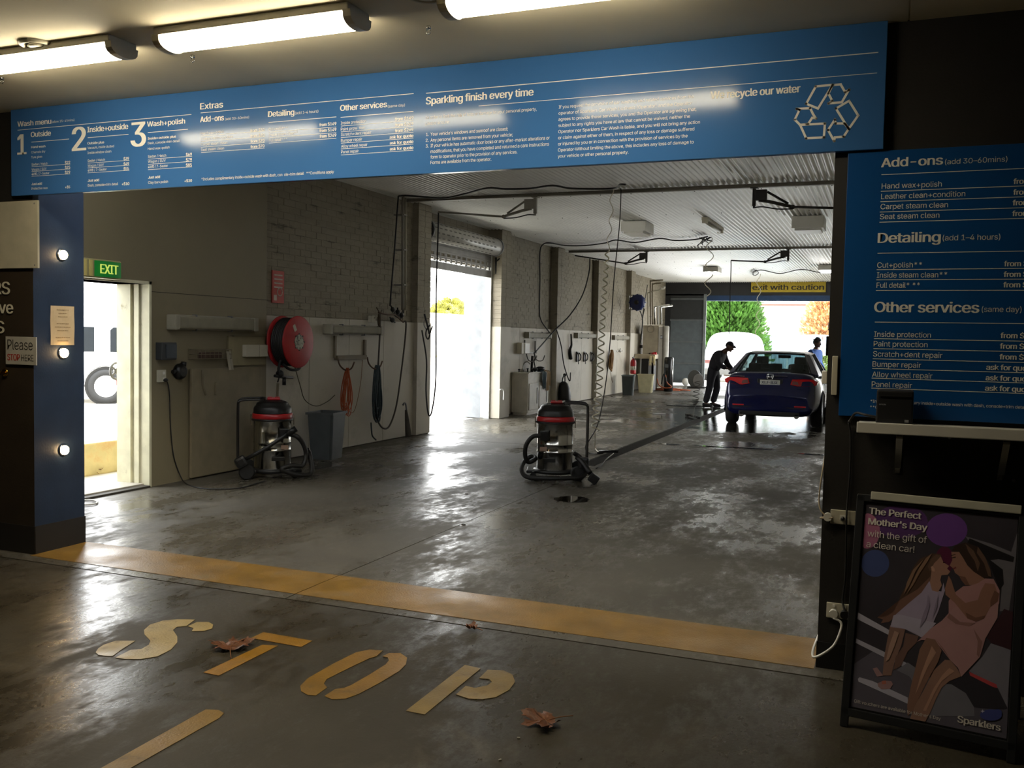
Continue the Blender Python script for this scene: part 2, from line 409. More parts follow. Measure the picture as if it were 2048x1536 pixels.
b = bm_(); box(b, XR-.004, 3.4, Y0-.008, Y0, 0, .13); struct('skirting', b, M_black, wf)
# front room shell
b = bm_(); box(b, -9.2, -9, -6.5, Y1, 0, 3.2); struct('wall_side', b, M_front)
b = bm_(); box(b, 3.4, 3.6, -6.5, Y1, 0, 3.9); struct('wall_right', b, M_front)
b = bm_(); box(b, -9.2, 3.6, -6.7, -6.5, 0, 3.2); struct('wall_back', b, M_plaster)
b = bm_(); box(b, -9.2, .04, -6.7, 4.77, 3.113, 3.25); box(b, .048, 3.6, -6.7, 4.77, 3.113, 3.25); box(b, .03, .06, -6.7, 4.77, 3.118, 3.25)
cf = struct('ceiling', b, M_ceil)

# --- bay ceiling: corrugated sheets between the beams
b = bm_(); box(b, -7.95, .5, Y1, YB+.2, CZ+.03, 3.95)  # unseen solid slab added above the thin sheets to block daylight
cb = struct('ceiling', b, M_sheet)
PITCHX = .0762
for (ya, yb_) in ((Y1, 12.84), (12.78, 21.24), (21.18, YB)):
    b = bm_(); n = 80; rows = []
    for yy in (ya, yb_):
        rows.append([b.verts.new((i*.762/n, yy, CZ+.014*math.sin(2*PI*(i*.762/n)/PITCHX))) for i in range(n+1)])
    for i in range(n):
        f = b.faces.new((rows[0][i], rows[1][i], rows[1][i+1], rows[0][i+1])); f.smooth = True
    k = 0
    bmesh.ops.translate(b, verts=b.verts, vec=(-7.95, 0, 0))
    first = new('roofing_sheet', b, M_sheet, cb)
    for k in range(1, 11):
        o = first.copy(); C.objects.link(o); o.parent = cb; o.location = first.location+Vector((k*.762, 0, 0 if k % 2 else -.002))
b = bm_()
for yy in [6.2+2.3*i for i in range(12)]:
    for i in range(16):
        x = -7.2+(6*i+.75)*PITCHX
        cyl(b, (x, yy, CZ-.02), (x, yy, CZ), .007, 6)
new('screw_heads', b, M_black, cb, kind='stuff')
for yy in (12.72, 21.12):
    b = bm_(); box(b, WXF(yy, .0), .5, yy-.035, yy+.035, CZ-.020, CZ-.012); box(b, WXF(yy, .0), .5, yy-.006, yy+.006, CZ-.055, CZ-.020); box(b, WXF(yy, .0), .5, yy-.035, yy+.035, CZ-.062, CZ-.055)
    struct('beam', b, M_steel_beam, cb)

# --- right wall of the bay (hidden behind the front pier)
b = bm_(); box(b, .45, .65, Y1, 25.0, 0, 3.9); box(b, .45, .65, 25.0, 31.0, 2.8, 3.9); box(b, .45, .65, 31.0, YB+.2, 0, 3.9); struct('wall_right', b, mat('bay_white_wall', '#b9b4a6', .6))

# --- left wall
DY0, DY1, DH = 6.44, 7.34, 2.07       # exit door
RY0, RY1, RH = 13.62, 16.77, 2.80      # roller door opening
b = bm_()
box(b, -7.35, WX, Y1, DY0, 0, 3.9); box(b, -7.35, WX, DY0, DY1, DH, 3.9); box(b, -7.35, WX, DY1, 9.27, 0, 3.9)
wl = struct('wall_left', b, M_plaster)
b = bm_(); BX = -7.06
BAYS = [(9.27, 13.16, -7.06), (17.24, 20.34, None), (20.8, 23.84, None), (24.3, 27.6, None), (28.0, YB, None)]
BAYS = [(a, c, x if x else WXF((a+c)/2, -.20)) for a, c, x in BAYS]
box(b, -7.40, BX, 9.27, RY0, 0, 3.9); box(b, -7.40, -7.32, RY0, RY1, 2.95, 3.9)
for a, c, x in BAYS[1:]: box(b, -7.80, x, a-.02, c+.45, 0, 3.9)
struct('mortar_backing', b, M_mortar, wl)
# dado boards and plaster-side seam
def board(y0, y1, x, z1=1.815):
    b = bm_(); box(b, x, x+.06, y0+.004, y1-.004, .015, z1, bev=.002); struct('dado_board', b, M_dado, wl)
for i, (a, c, x) in enumerate(BAYS):
    n = 3 if i else 4
    for k in range(n): board(a+.01+(c-a-.02)*k/n, a+.01+(c-a-.02)*(k+1)/n, x)
b = bm_(); box(b, WX-.002, WX+.003, 7.36, 9.27, 1.996, 2.001, 0); struct('seam_line', b, M_groove, wl)
# pilasters: brick above, boarded below
PILS = [(13.15, 13.6), (16.78, 17.26), (20.33, 20.82), (23.83, 24.32), (27.55, 28.03)]
bw, bh, pz = .233, .080, .086
for (y0, y1) in PILS:
    xf = WXF(y0) if y0 > 14 else WX
    b = bm_(); box(b, xf-.42, xf-.006, y0+.006, y1-.006, 0, CZ, 1)
    for k in range(43):
        z = k*pz+.004; j = random.uniform(-.002, .003)
        for q in ((y0, y0+.235), (y0+.243, y1)) if k % 2 else ((y0, y1-.235), (y1-.227, y1)): box(b, xf-.42, xf+j, q[0]-j, q[1], z, z+bh)
    struct('pilaster', b, [M_brick, M_mortar], wl)
    b = bm_(); box(b, xf-.40, xf+.012, y0-.012, y1+.012, .01, 1.815, bev=.003); struct('pilaster_board', b, M_dado, wl)
spots = []
for (y0, y1, xb_) in BAYS:
    k = 0; z = 1.83
    while z+bh < CZ+.02:
        y = y0-(.12 if k % 2 else 0)
        while y < y1:
            a, c = max(y, y0), min(y+bw, y1)
            if c-a > .04: spots.append((a, c, z, xb_))
            y += bw+.007
        z += pz; k += 1
for z in [2.95+pz*i for i in range(9)]:
    y = RY0
    while y < RY1: spots.append((y, min(y+bw, RY1), z, -7.32)); y += bw+.007
spots.sort(key=lambda s: s[0])
b = bm_(); box(b, -.02, .0, -bw/2, bw/2, 0, bh, bev=.003); me0 = None
cnt = 0; sb = bm_()
for (a, c, z, xb_) in spots:
    j = random.uniform(-.003, .004)
    if cnt < 295 and abs(c-a-bw) < .001:
        if me0 is None:
            me0 = new('brick', b, M_brick, wl, world=False); o = me0
        else:
            o = me0.copy(); C.objects.link(o); o.parent = wl
        o.location = Vector((xb_+.004+j*.7, (a+c)/2, z))-FR[wl].translation
        o.rotation_euler = (random.uniform(-.006, .006), 0, random.uniform(-.012, .012)); cnt += 1
    else:
        box(sb, xb_-.01, xb_+.004+j*.7, a, c, z, z+bh)
new('brickwork', sb, M_brick, wl, kind='stuff')
# exit doorway frame
b = bm_()
box(b, -7.36, WX+.012, DY1-.002, DY1+.03, 0, DH+.03); box(b, -7.36, WX+.012, DY0-.03, DY0, 0, DH+.03); box(b, -7.36, WX+.012, DY0-.03, DY1+.03, DH, DH+.03)
box(b, -7.34, -7.16, DY1-.03, DY1, .02, DH); box(b, -7.12, -7.06, DY1-.02, DY1, .02, DH)
struct('door_1', b, mat('cream_gloss_frame', '#d4d0b4', .4, dirt='#8a7a55', dscale=5, dlo=.62, dhi=.75))
b = bm_(); box(b, -7.5, WX-.06, DY0, DY1, -.02, .035, bev=.008); struct('trim_1', b, mat('sill_concrete', '#a8a294', .8, bump=.4))
b = bm_(); box(b, WX-.06, WX+.03, DY0, DY1, -.02, .02, bev=.008); struct('trim_1', b, mat('door_sill', '#3d3830', .8, bump=.4))
# roller doorway: outer reveal and guides
b = bm_(); box(b, -7.82, -7.345, RY1+.0, RY1+.10, 0, 3.4); box(b, -7.82, -7.38, RY1+.10, 17.24, 0, 3.4); struct('trim_2', b, mat('reveal_render', '#8f9296', .8, bump=.3, bscale=25))

# --- back wall
b = bm_()
box(b, -8.4, .5, YB, YB+.2, 3.25, 3.95); box(b, -1.69, .5, YB, YB+.2, 0, 3.25); box(b, -8.4, -7.3, YB, YB+.2, 0, 3.3)
wb = struct('wall_far', b, mat('far_dark_wall', '#26272a', .55))
b = bm_(); box(b, -6.02, -1.69, YB-.01, YB+.2, 3.06, 3.25); struct('blue_band', b, mat('band_blue', '#1f3f66', .5), wb)
b = bm_(); box(b, -6.1, -6.0, YB-.06, YB, 0, 3.3, bev=.004); struct('track_post', b, mat('pale_post', '#7e8587', .5), wb)
# big folding door leaf, standing left of the exit
b = bm_(); box(b, -7.3, -6.1, YB+.0, YB+.05, .1, 3.3)
dl = struct('door_2', b, M_dkgrey)
for z in (3.12, 2.36, 1.58, .80, .12):
    b = bm_(); box(b, -7.3, -6.1, YB-.05, YB, z-.03, z+.03, bev=.003); struct('rail', b, mat('leaf_rail', '#6b7175', .45, metal=.3), dl)
for i, (z0, z1) in enumerate(((2.39, 3.09), (1.61, 2.33), (.83, 1.55), (.15, .77))):
    b = bm_(); box(b, -7.28, -6.12, YB-.012, YB, z0, z1, bev=.004); struct('door_panel', b, M_dkgrey if i == 0 else mat('leaf_panel_grey', '#5d666c', .45), dl)

# ================================================================== SIGNS
def Z1(x, y): return (x/2.926, y/2.926)
def Z2(x, y): return (650+x/2.926, y/2.926)
def Z3(x, y): return (1300+x/2.738, y/2.738)
def Z6(x, y): return (1630+x/2.56, 280+y/2.56)
FY = 4.715
def put(b, zf, y, s, xl, yb, xr, cap, bold=False, scale=2.926, mi=0):
    p = PY(*zf(xl, yb), y); q = PY(*zf(xr, yb), y)
    t = PY(*zf(xl, yb-cap), y)
    text_into(b, s, p, XV, ZV, t.z-p.z, q.x-p.x, bold, mi, .0012)
def rule(b, zf, y, x0, y0, x1, th=.0035):
    p = PY(*zf(x0, y0), y); q = PY(*zf(x1, y0), y)
    box(b, p.x, q.x, y-.0012, y, p.z-th/2, p.z+th/2)
ban = thing('menu_banner', (-2.87, 4.74, 2.52), 'long glossy blue wash menu banner spanning the top of the bay opening', 'sign')
b = bm_(); box(b, -5.69, -.045, FY, 4.7535, 2.52, 3.112, bev=.003); new('board', b, M_blue, ban)
b = bm_()
for a in [
 (Z1, 'Wash menu', 104, 742, 300, 30, 1), (Z1, '(allow 15-45mins)', 304, 720, 436, 13, 0),
 (Z1, '1', 106, 906, 152, 118, 1), (Z1, '2', 426, 885, 500, 138, 1), (Z1, '3', 770, 860, 850, 142, 1),
 (Z1, 'Outside', 182, 803, 298, 30, 1), (Z1, 'Inside+outside', 512, 775, 750, 32, 1), (Z1, 'Wash+polish', 862, 742, 1083, 30, 1),
 (Z1, 'Hand wash', 184, 868, 266, 13, 1), (Z1, 'Chamois dry', 184, 898, 266, 13, 0), (Z1, 'Tyre gloss', 184, 927, 248, 13, 0),
 (Z1, 'Outside plus', 513, 846, 610, 14, 1), (Z1, 'Vacuum, inside dusted', 513, 873, 668, 14, 0), (Z1, 'Inside window clean', 513, 902, 652, 14, 0),
 (Z1, 'Inside+outside plus', 866, 818, 1030, 14, 1), (Z1, 'Dash, console+trim detail', 866, 845, 1052, 14, 0), (Z1, 'Hand wax+polish', 866, 878, 993, 14, 0),
 (Z1, 'Sedan / Hatch', 186, 970, 280, 14, 0), (Z1, 'Wagon / SUV', 186, 1000, 273, 14, 0), (Z1, '4WD / 7-Seater', 186, 1026, 290, 14, 0),
 (Z1, '$22', 381, 961, 411, 17, 1), (Z1, '$25', 381, 989, 411, 17, 1), (Z1, '$29', 381, 1018, 411, 17, 1),
 (Z1, 'Sedan / Hatch', 514, 948, 615, 14, 0), (Z1, 'Wagon / SUV', 514, 977, 608, 14, 0), (Z1, '4WD / 7-Seater', 514, 1004, 625, 14, 0),
 (Z1, '$39', 724, 938, 755, 17, 1), (Z1, '$49', 724, 968, 755, 17, 1), (Z1, '$55', 724, 997, 755, 17, 1),
 (Z1, 'Sedan / Hatch', 867, 924, 973, 15, 0), (Z1, 'Wagon / SUV', 867, 953, 970, 15, 0), (Z1, '4WD / 7-Seater', 867, 984, 984, 15, 0),
 (Z1, '$69', 1089, 914, 1123, 18, 1), (Z1, '$79', 1089, 945, 1123, 18, 1), (Z1, '$85', 1089, 976, 1123, 18, 1),
 (Z1, 'Just add', 186, 1084, 246, 14, 1), (Z1, 'Protective wax', 186, 1111, 280, 14, 0), (Z1, '+$5', 382, 1103, 411, 15, 1),
 (Z1, 'Just add', 515, 1064, 580, 15, 1), (Z1, 'Dash, console+trim detail', 515, 1093, 692, 15, 0), (Z1, '+$10', 714, 1085, 757, 16, 1),
 (Z1, 'Just add', 868, 1046, 937, 15, 1), (Z1, 'Clay bar+polish', 868, 1076, 984, 15, 0), (Z1, '+$30', 1080, 1067, 1124, 16, 1),
 (Z1, 'Extras', 1173, 641, 1305, 36, 1), (Z1, 'Add-ons', 1173, 716, 1310, 33, 1), (Z1, '(add 30-60mins)', 1318, 704, 1458, 14, 0),
 (Z1, 'Hand wax+polish', 1176, 788, 1310, 14, 0), (Z1, 'Leather clean+condition', 1176, 821, 1363, 15, 0), (Z1, 'Carpet steam clean', 1177, 853, 1330, 15, 0), (Z1, 'Seat steam clean', 1177, 884, 1312, 15, 0),
 (Z1, 'from $30', 1466, 773, 1548, 16, 1), (Z1, 'from $70', 1466, 804, 1548, 16, 1), (Z1, 'from $70', 1467, 836, 1548, 16, 1), (Z1, 'from $70', 1467, 867, 1548, 16, 1),
 (Z1, 'Detailing', 1570, 685, 1722, 33, 1), (Z1, '(add 1–4 hours)', 1728, 670, 1863, 16, 0),
 (Z1, 'Cut+polish**', 1573, 765, 1682, 16, 0), (Z1, 'Inside steam clean**', 1574, 798, 1742, 16, 0), (Z1, 'Full detail* **', 1575, 830, 1680, 16, 0),
 (Z1, 'from $149', 1870, 740, 1968, 18, 1), (Z1, 'from $149', 1870, 774, 1968, 18, 1), (Z1, 'from $249', 1871, 807, 1968, 18, 1),
 (Z1, '*Includes complimentary inside+outside wash with dash, con  ole+trim detail   **Conditions apply', 1180, 1057, 1954, 16, 0),
 (Z2, 'Other services', 90, 650, 362, 34, 1), (Z2, '(same day)', 368, 630, 468, 15, 0),
 (Z2, 'Inside protection', 93, 729, 240, 17, 0), (Z2, 'Paint prote  tion', 93, 765, 232, 17, 0), (Z2, 'Scratch+dent repair', 94, 796, 271, 17, 0), (Z2, 'Bumper repair', 94, 831, 218, 17, 0), (Z2, 'Alloy wheel repair', 95, 865, 249, 17, 0), (Z2, 'Panel repair', 95, 898, 198, 17, 0),
 (Z2, 'from $149', 411, 707, 517, 18, 1), (Z2, 'from $249', 411, 741, 517, 18, 1), (Z2, 'from $249', 411, 775, 517, 18, 1), (Z2, 'ask for quote', 379, 812, 517, 18, 1), (Z2, 'ask for quote', 380, 846, 517, 18, 1), (Z2, 'ask for quote', 380, 881, 517, 18, 1),
 (Z2, 'Sparkling finish every time', 592, 612, 1218, 42, 1),
 (Z2, 'In order to limit the risk of loss or damage to your personal property,', 590, 698, 1238, 18, 0), (Z2, 'please ensure:', 590, 732, 728, 18, 0),
 (Z2, '1.', 592, 796, 607, 17, 0), (Z2, "Your vehicle's windows and sunroof are closed;", 618, 795, 1070, 19, 0),
 (Z2, '2.', 590, 830, 607, 17, 0), (Z2, 'Any personal items are removed from your vehicle;', 618, 830, 1098, 19, 0),
 (Z2, '3.', 590, 864, 607, 17, 0), (Z2, 'If your vehicle has automatic door locks or any after-market alterations or', 618, 862, 1314, 19, 0),
 (Z2, 'modifications, that you have completed and returned a care instructions', 618, 896, 1310, 19, 0), (Z2, 'form to operator prior to the provision of any services.', 618, 929, 1125, 19, 0), (Z2, 'Forms are available from the operator.', 618, 961, 973, 19, 0),
 (Z3, 'We recycle our water', 333, 543, 820, 41, 1)]:
    put(b, a[0], FY, a[1], a[2], a[3], a[4], a[5], bool(a[6]))
para = ['If you request the provision of car washing and related services from the', 'operator of Sparklers Car Wash business (Operator) and the Operator',
        'agrees to provide those services, you and the Operator are agreeing that,', 'subject to any rights you have at law that cannot be waived, neither the',
        'Operator nor Sparklers Car Wash is liable, and you will not bring any action', 'or claim against either of them, in respect of any loss or damage suffered',
        'or injured by you or in connection with the provision of services by the', 'Operator·Without limiting the above, this includes any loss of damage to', 'your vehicle or other personal property.']
ends = [240, 230, 254, 220, 274, 243, 206, 240, None]
for i, s in enumerate(para):
    p = PY(*Z2(1368-i*.6, 636+i*35.9), FY); e = PY(*Z3(ends[i], 530+i*34.6), FY).x if ends[i] else PY(*Z2(1776, 890), FY).x
    text_into(b, s, p, XV, ZV, .0165, e-p.x, False, 0, .0012)
for a in [(Z1, 104, 762, 470), (Z1, 468, 725, 800), (Z1, 800, 697, 1120), (Z1, 184, 832, 404), (Z1, 514, 806, 752), (Z1, 866, 776, 1100),
          (Z1, 1175, 661, 1990), (Z1, 1175, 740, 1545), (Z1, 1572, 717, 1968)]:
    pass
def rl(zfa, xa, ya, zfb, xb, th=.0032):
    p = PY(*zfa(xa, ya), FY); q = PY(*zfb(xb, ya), FY); box(b, p.x, q.x, FY-.0012, FY, p.z-th/2, p.z+th/2)
rl(Z1, 104, 762, Z1, 1120); rl(Z1, 1175, 661, Z2, 517); rl(Z2, 592, 546, Z3, 1240, .004); rl(Z1, 184, 832, Z1, 404); rl(Z1, 514, 806, Z1, 752); rl(Z1, 866, 776, Z1, 1100)
rl(Z1, 1572, 717, Z1, 1968); rl(Z2, 92, 687, Z2, 517); rl(Z2, 900, 620, Z3, 1235, .0025)
for (x0, x1, ys) in ((186, 411, (976, 1004, 1032)), (514, 757, (955, 983, 1012)), (867, 1124, (932, 962, 993)), (1177, 1549, (796, 828, 862, 893)), (1574, 1968, (774, 806, 838))):
    for yy in ys: rl(Z1, x0, yy, Z1, x1, .0022)
for yy in (738, 772, 805, 838, 872, 907): rl(Z2, 94, yy, Z2, 517, .0022)
# three outlined chasing arrows
def outline(poly, wd):
    P = [PY(*Z3(*p), FY-.0014) for p in poly]
    n = len(P)
    for i in range(n):
        a, c = P[i], P[(i+1) % n]; d = (c-a).normalized(); nrm = Vector((-d.z, 0, d.x))*wd/2; a2 = a-d*wd*.45; c2 = c+d*wd*.45
        prism(b, [a2-nrm, c2-nrm, c2+nrm, a2+nrm], (0, .0014, 0))
W = .0105
outline([(855, 568), (908, 473), (1000, 464), (920, 594)], W)
outline([(1000, 466), (1044, 462), (1069, 505), (1090, 491), (1050, 560), (977, 566), (998, 552), (977, 512)], W)
outline([(1018, 594), (1090, 552), (1140, 632), (1088, 706)], W)
outline([(1088, 706), (1060, 748), (1012, 752), (1008, 772), (975, 712), (1012, 655), (1017, 676), (1065, 676)], W)
outline([(958, 676), (952, 752), (855, 757), (822, 684)], W)
outline([(822, 684), (793, 655), (818, 602), (803, 596), (877, 592), (893, 625), (908, 648), (888, 645), (866, 678)], W)
new('lettering', b, M_letter, ban)

# menu sign on the right pier
ms = thing('service_menu_sign', (.45, 4.74, 1.25), 'blue add-ons and detailing price sign on the dark wall above the shelf', 'sign')
SY = 4.735
b = bm_(); box(b, -.200, 1.45, SY, 4.757, 1.255, 2.515, bev=.002); new('board', b, M_blue2, ms)
b = bm_()
for (s, xl, yb, xr, cap, bd) in [
 ('Add-ons', 340, 140, 652, 46, 1), ('(add 30–60mins)', 665, 125, 984, 26, 0), ('Hand wax+polish', 341, 250, 648, 27, 0), ('Leather clean+condition', 338, 303, 768, 27, 0), ('Carpet steam clean', 335, 355, 680, 27, 0), ('Seat steam clean', 332, 406, 636, 27, 0),
 ('Detailing', 323, 527, 640, 50, 1), ('(add 1–4 hours)', 653, 515, 948, 28, 0), ('Cut+polish**', 318, 654, 547, 27, 0), ('Inside steam clean**', 316, 705, 676, 27, 0), ('Full detail* **', 315, 757, 536, 27, 0),
 ('Other services', 305, 881, 838, 52, 1), ('(same day)', 853, 880, 1057, 28, 0), ('Inside protection', 302, 1007, 593, 27, 0), ('Paint protection', 300, 1056, 576, 27, 0), ('Scratch+dent repair', 297, 1108, 652, 27, 0), ('Bumper repair', 294, 1160, 543, 27, 0), ('Alloy wheel repair', 292, 1212, 601, 27, 0), ('Panel repair', 290, 1263, 497, 27, 0)]:
    put(b, Z6, SY, s, xl, yb, xr, cap, bool(bd))
def cont(s, xl, yb, cap, unit, bd=True):
    p = PY(*Z6(xl, yb), SY); t = PY(*Z6(xl, yb-cap), SY)
    text_into(b, s, p, XV, ZV, t.z-p.z, None, bd, 0, .0012)
for (s, xl, yb) in [('from $30', 1016, 226), ('from $70', 1015, 281), ('from $70', 1012, 335), ('from $70', 1010, 390), ('from $149', 968, 647), ('from $149', 966, 701), ('from $249', 964, 755),
                    ('from $149', 950, 1014), ('from $249', 947, 1068), ('from $249', 945, 1123), ('ask for quote', 877, 1176), ('ask for quote', 874, 1230), ('ask for quote', 871, 1283)]:
    cont(s, xl, yb, 27, 0)
cont('*Includes complimentary inside+outside wash with dash, console+trim detail', 284, 1344, 15, 0, False); cont('**Conditions apply', 282, 1374, 15, 0, False)
for (x, y) in [(340, 178), (337, 263), (335, 316), (332, 369), (330, 421), (320, 580), (316, 664), (314, 716), (312, 770), (306, 932), (302, 1017), (299, 1068), (296, 1120), (293, 1170), (290, 1219), (288, 1270)]:
    p = PY(*Z6(x, y), SY); box(b, p.x, 1.35, SY-.0012, SY, p.z-.0014, p.z+.0014)
new('lettering', b, M_letter, ms)

# left front: white panel, lettering, stop sign, door knob
b = bm_(); box(b, -6.6, -5.47, Y0-.022, Y0-.006, 2.02, 2.487, bev=.002)
wp = new('wall_panel', b, mat('white_board', '#b6b09c', .5), label='blank off-white board on the brown wall under the banner', cat='panel')
b = bm_()
for x in (-5.50, -5.85): 
    for z in (2.04, 2.465): cyl(b, (x, Y0-.0225, z), (x, Y0-.0205, z), .006, 8)
new('screw', b, M_grey, wp)
def zp(x, y): return (x/3.84, 380+y/3.84)
lt_ = thing('wall_lettering', PY(10, 800/3.84+380, Y0), 'cut-off cream vinyl letters on the brown wall at the left edge', 'lettering')
M_vin = mat('cream_vinyl', '#cdc7b4', .5)
for s_, xl, yb, xr, cap in (('RS', -48, 800, 75, 94), ('ve', -6, 947, 100, 92), ('S', -30, 1098, 32, 92)):
    p = PY(*zp(xl, yb), Y0-.008); q = PY(*zp(xr, yb), Y0-.008); t = PY(*zp(xl, yb-cap), Y0-.008)
    b = bm_(); text_into(b, s_, p, XV, ZV, t.z-p.z, q.x-p.x, True, 0, .001); new('letters', b, M_vin, lt_)
def zq(x, y): return (x/3.84, 380+y/3.84)
p0 = PY(*zq(48, 1337), Y0-.01); p1 = PY(*zq(280, 1130), Y0-.01)
ps = thing('stop_here_sign', (p0.x, Y0, p0.z), 'small white Please STOPHERE sign on the brown wall edge', 'sign')
b = bm_(); box(b, p0.x, p1.x, Y0-.014, Y0-.006, p0.z, p1.z, bev=.001); new('plate', b, mat('sign_plate', '#b4b0a6', .4), ps)
b = bm_()
text_into(b, 'Please', PY(*zq(57, 1225), Y0-.0145), XV, ZV, .072, .245, False, 0, .0006)
text_into(b, 'HERE', PY(*zq(163, 1313), Y0-.0145), XV, ZV, .045, .118, False, 0, .0006)
new('lettering', b, mat('sign_grey_ink', '#3a3734', .5), ps)
b = bm_(); text_into(b, 'STOP', PY(*zq(58, 1307), Y0-.0145), XV, ZV, .045, .118, True, 0, .0006); new('red_lettering', b, mat('sign_red_ink', '#b0392c', .5), ps)
kx = PY(12, 745, Y0)
kn = thing('door_knob', (kx.x, Y0-.006, kx.z), 'brass lever knob below the stop sign on the brown wall', 'door handle')
M_brass = mat('brass', '#b8923e', .2, metal=1)
b = bm_(); lathe(b, [(.030, 0), (.030, .006), (.022, .010), (.012, .012)], kx+Vector((0, -.006, 0)), (0, -1, 0), 20); new('rose', b, M_brass, kn)
b = bm_(); lathe(b, [(.010, .01), (.010, .04), (.018, .048), (.022, .06), (.016, .07)], kx+Vector((0, -.006, 0)), (0, -1, 0), 20); new('knob', b, M_brass, kn)
b = bm_(); tube(b, [kx+Vector((0, -.05, 0)), kx+Vector((-.04, -.052, 0)), kx+Vector((-.085, -.05, .003))], .007, 8); new('lever', b, M_brass, kn)

# three warm globes on the blue reveal, and the paper notice
for i, (x, y, lab) in enumerate(((123, 510, 'topmost of the three warm round lamps on the blue pier'), (125, 706, 'middle warm round lamp on the blue pier, just under the paper notice'), (126, 900, 'lowest of the three warm round lamps on the blue pier'))):
    p = PX(x, y, XL)
    l = thing('wall_lamp', p, lab, 'lamp', 'round lamps on the blue pier')
    b = bm_(); lathe(b, [(.042, 0), (.042, .008), (.034, .014), (.030, .010)], p, (1, 0, 0), 24); new('bezel', b, M_chrome, l)
    b = bm_(); ball(b, p+Vector((.018, 0, 0)), .022, .034, .034); new('globe', b, M_bulb, l)
p = PX(100, 611, XL); q = PX(148, 690, XL)
nt_ = thing('paper_notice', (XL, (p.y+q.y)/2, q.z), 'yellowed paper notice taped on the blue pier between two lamps', 'notice')
b = bm_(); n = 8
g = [[b.verts.new((XL+.004+.002*math.sin(i*1.3+j), p.y+(q.y-p.y)*i/n, q.z+(p.z-q.z)*j/n)) for j in range(n+1)] for i in range(n+1)]
for i in range(n):
    for j in range(n): b.faces.new((g[i][j], g[i+1][j], g[i+1][j+1], g[i][j+1]))
new('sheet', b, M_paper, nt_)
b = bm_(); hh = p.z-q.z
for i, (s, wf_) in enumerate([('TO ALL OUR', .4), ('VALUED', .3), ('CUSTOMERS', .4), ('', 0), ('PLEASE PAY', .45), ('AT THE OFFICE', .6), ('BEFORE YOUR', .45), ('WASH', .25), ('', 0), ('THANK YOU FOR', .6), ('YOUR CUSTOM', .4)]):
    pass
for i, wf_ in enumerate((.5, .35, .4, 0, .5, .65, .45, 0, .6, .45)):
    if wf_:   # faded, unreadable lines of type
        yc = (p.y+q.y)/2; W2 = (q.y-p.y)*wf_/2; z = p.z-hh*(.1+.088*i)
        x = yc-W2
        while x < yc+W2:
            l_ = random.uniform(.004, .014); box(b, XL+.0065, XL+.0072, x, min(x+l_, yc+W2), z-.003, z+.003); x += l_+.004
new('faded_type', b, mat('faded_ink', '#8b7557', .8), nt_, kind='stuff')

# exit with caution sign
p = PY(1503, 564.5, YB); q = PY(1651, 584, YB)
ec = thing('exit_sign', (-3.2, YB, 3.37), 'long yellow exit with caution sign above the far exit', 'sign')
b = bm_(); box(b, -4.46, -1.97, YB-.035, YB-.005, 3.365, 3.715, bev=.003); new('plate', b, mat('caution_yellow', '#b59e2c', .5), ec)
b = bm_(); text_into(b, 'exit with caution', (-4.41, YB-.036, 3.445), XV, ZV, .185, 2.38, True, 0, .002); new('lettering', b, mat('caution_black', '#262218', .5), ec)

# green EXIT sign on the left wall
es = thing('emergency_exit_sign', (WX, 6.8, 2.10), 'green illuminated EXIT sign box above the side doorway', 'sign')
zt_e, zb_e = PX(246, 526, WX+.12).z, PX(246, 557, WX+.12).z
y_b = PX(245, 540, WX+.12).y; y_a = PX(192, 540, WX+.12).y
b = bm_(); box(b, WX, WX+.10, y_a-.16, y_b+.01, zb_e-.015, zt_e+.015, bev=.015); new('housing', b, mat('exit_housing', '#a49a6c', .5), es)
b = bm_(); n = 10
pts = [(WX+.102+.016*math.sin(PI*i/n), y_a+(y_b-y_a)*i/n) for i in range(n+1)]
prism(b, [(x, y, zb_e) for x, y in [(WX+.098, y_a)]+pts+[(WX+.098, y_b)]], (0, 0, zt_e-zb_e))
new('green_face', b, M_exit, es)
b = bm_(); wE = (y_b-y_a); text_into(b, 'EXIT', (WX+.1195, y_a+wE*.17, zb_e+(zt_e-zb_e)*.21), YV, ZV, (zt_e-zb_e)*.58, wE*.66, True, 0, .0); new('lettering', b, M_exitlet, es)
for ya in (y_a-.13, y_a-.06): b = bm_(); box(b, WX+.098, WX+.110, ya, ya+.035, zb_e, zt_e, bev=.003); new('lit_edge', b, mat('exit_lit_edge', '#b9ab66', .4, emit=.1), es)

# ================================================================== CEILING FITTINGS, FRONT ROOM
def batten(x0, x1, yc, label):
    t = thing('ceiling_light', ((x0+x1)/2, yc, 3.113), label, 'ceiling light', 'lit fluorescent battens on the front ceiling')
    b = bm_(); box(b, x0, x1, yc-.095, yc+.095, 3.075, 3.113, bev=.006); new('base', b, M_white, t)
    b = bm_(); n = 10; xs = (x0+.03, x1-.03); rr = []
    for x in xs: rr.append([b.verts.new((x, yc+.085*math.cos(PI*i/n), 3.076-.055*math.sin(PI*i/n)**.6)) for i in range(n+1)])
    for i in range(n): b.faces.new((rr[0][i], rr[0][i+1], rr[1][i+1], rr[1][i])).smooth = True
    b.faces.new(rr[0]); b.faces.new(rr[1][::-1])
    new('diffuser', b, M_tubelit, t)
    for xa, xb in ((x0-.012, x0+.03), (x1-.03, x1+.012)):
        b = bm_(); n = 10
        o_ = [(xa, yc+.094*math.cos(PI*i/n), 3.080-.064*math.sin(PI*i/n)**.6) for i in range(n+1)]
        prism(b, o_, (xb-xa, 0, 0)); new('end_cap', b, M_white if xa > x0 else M_offw, t)
batten(-5.00, -3.74, 3.77, 'lit fluorescent batten at the left edge of the ceiling')
batten(-3.45, -2.32, 3.77, 'lit fluorescent batten in the middle, above the wash menu')
batten(-1.86, -0.84, 3.77, 'lit fluorescent batten on the right, cut by the top of the picture')
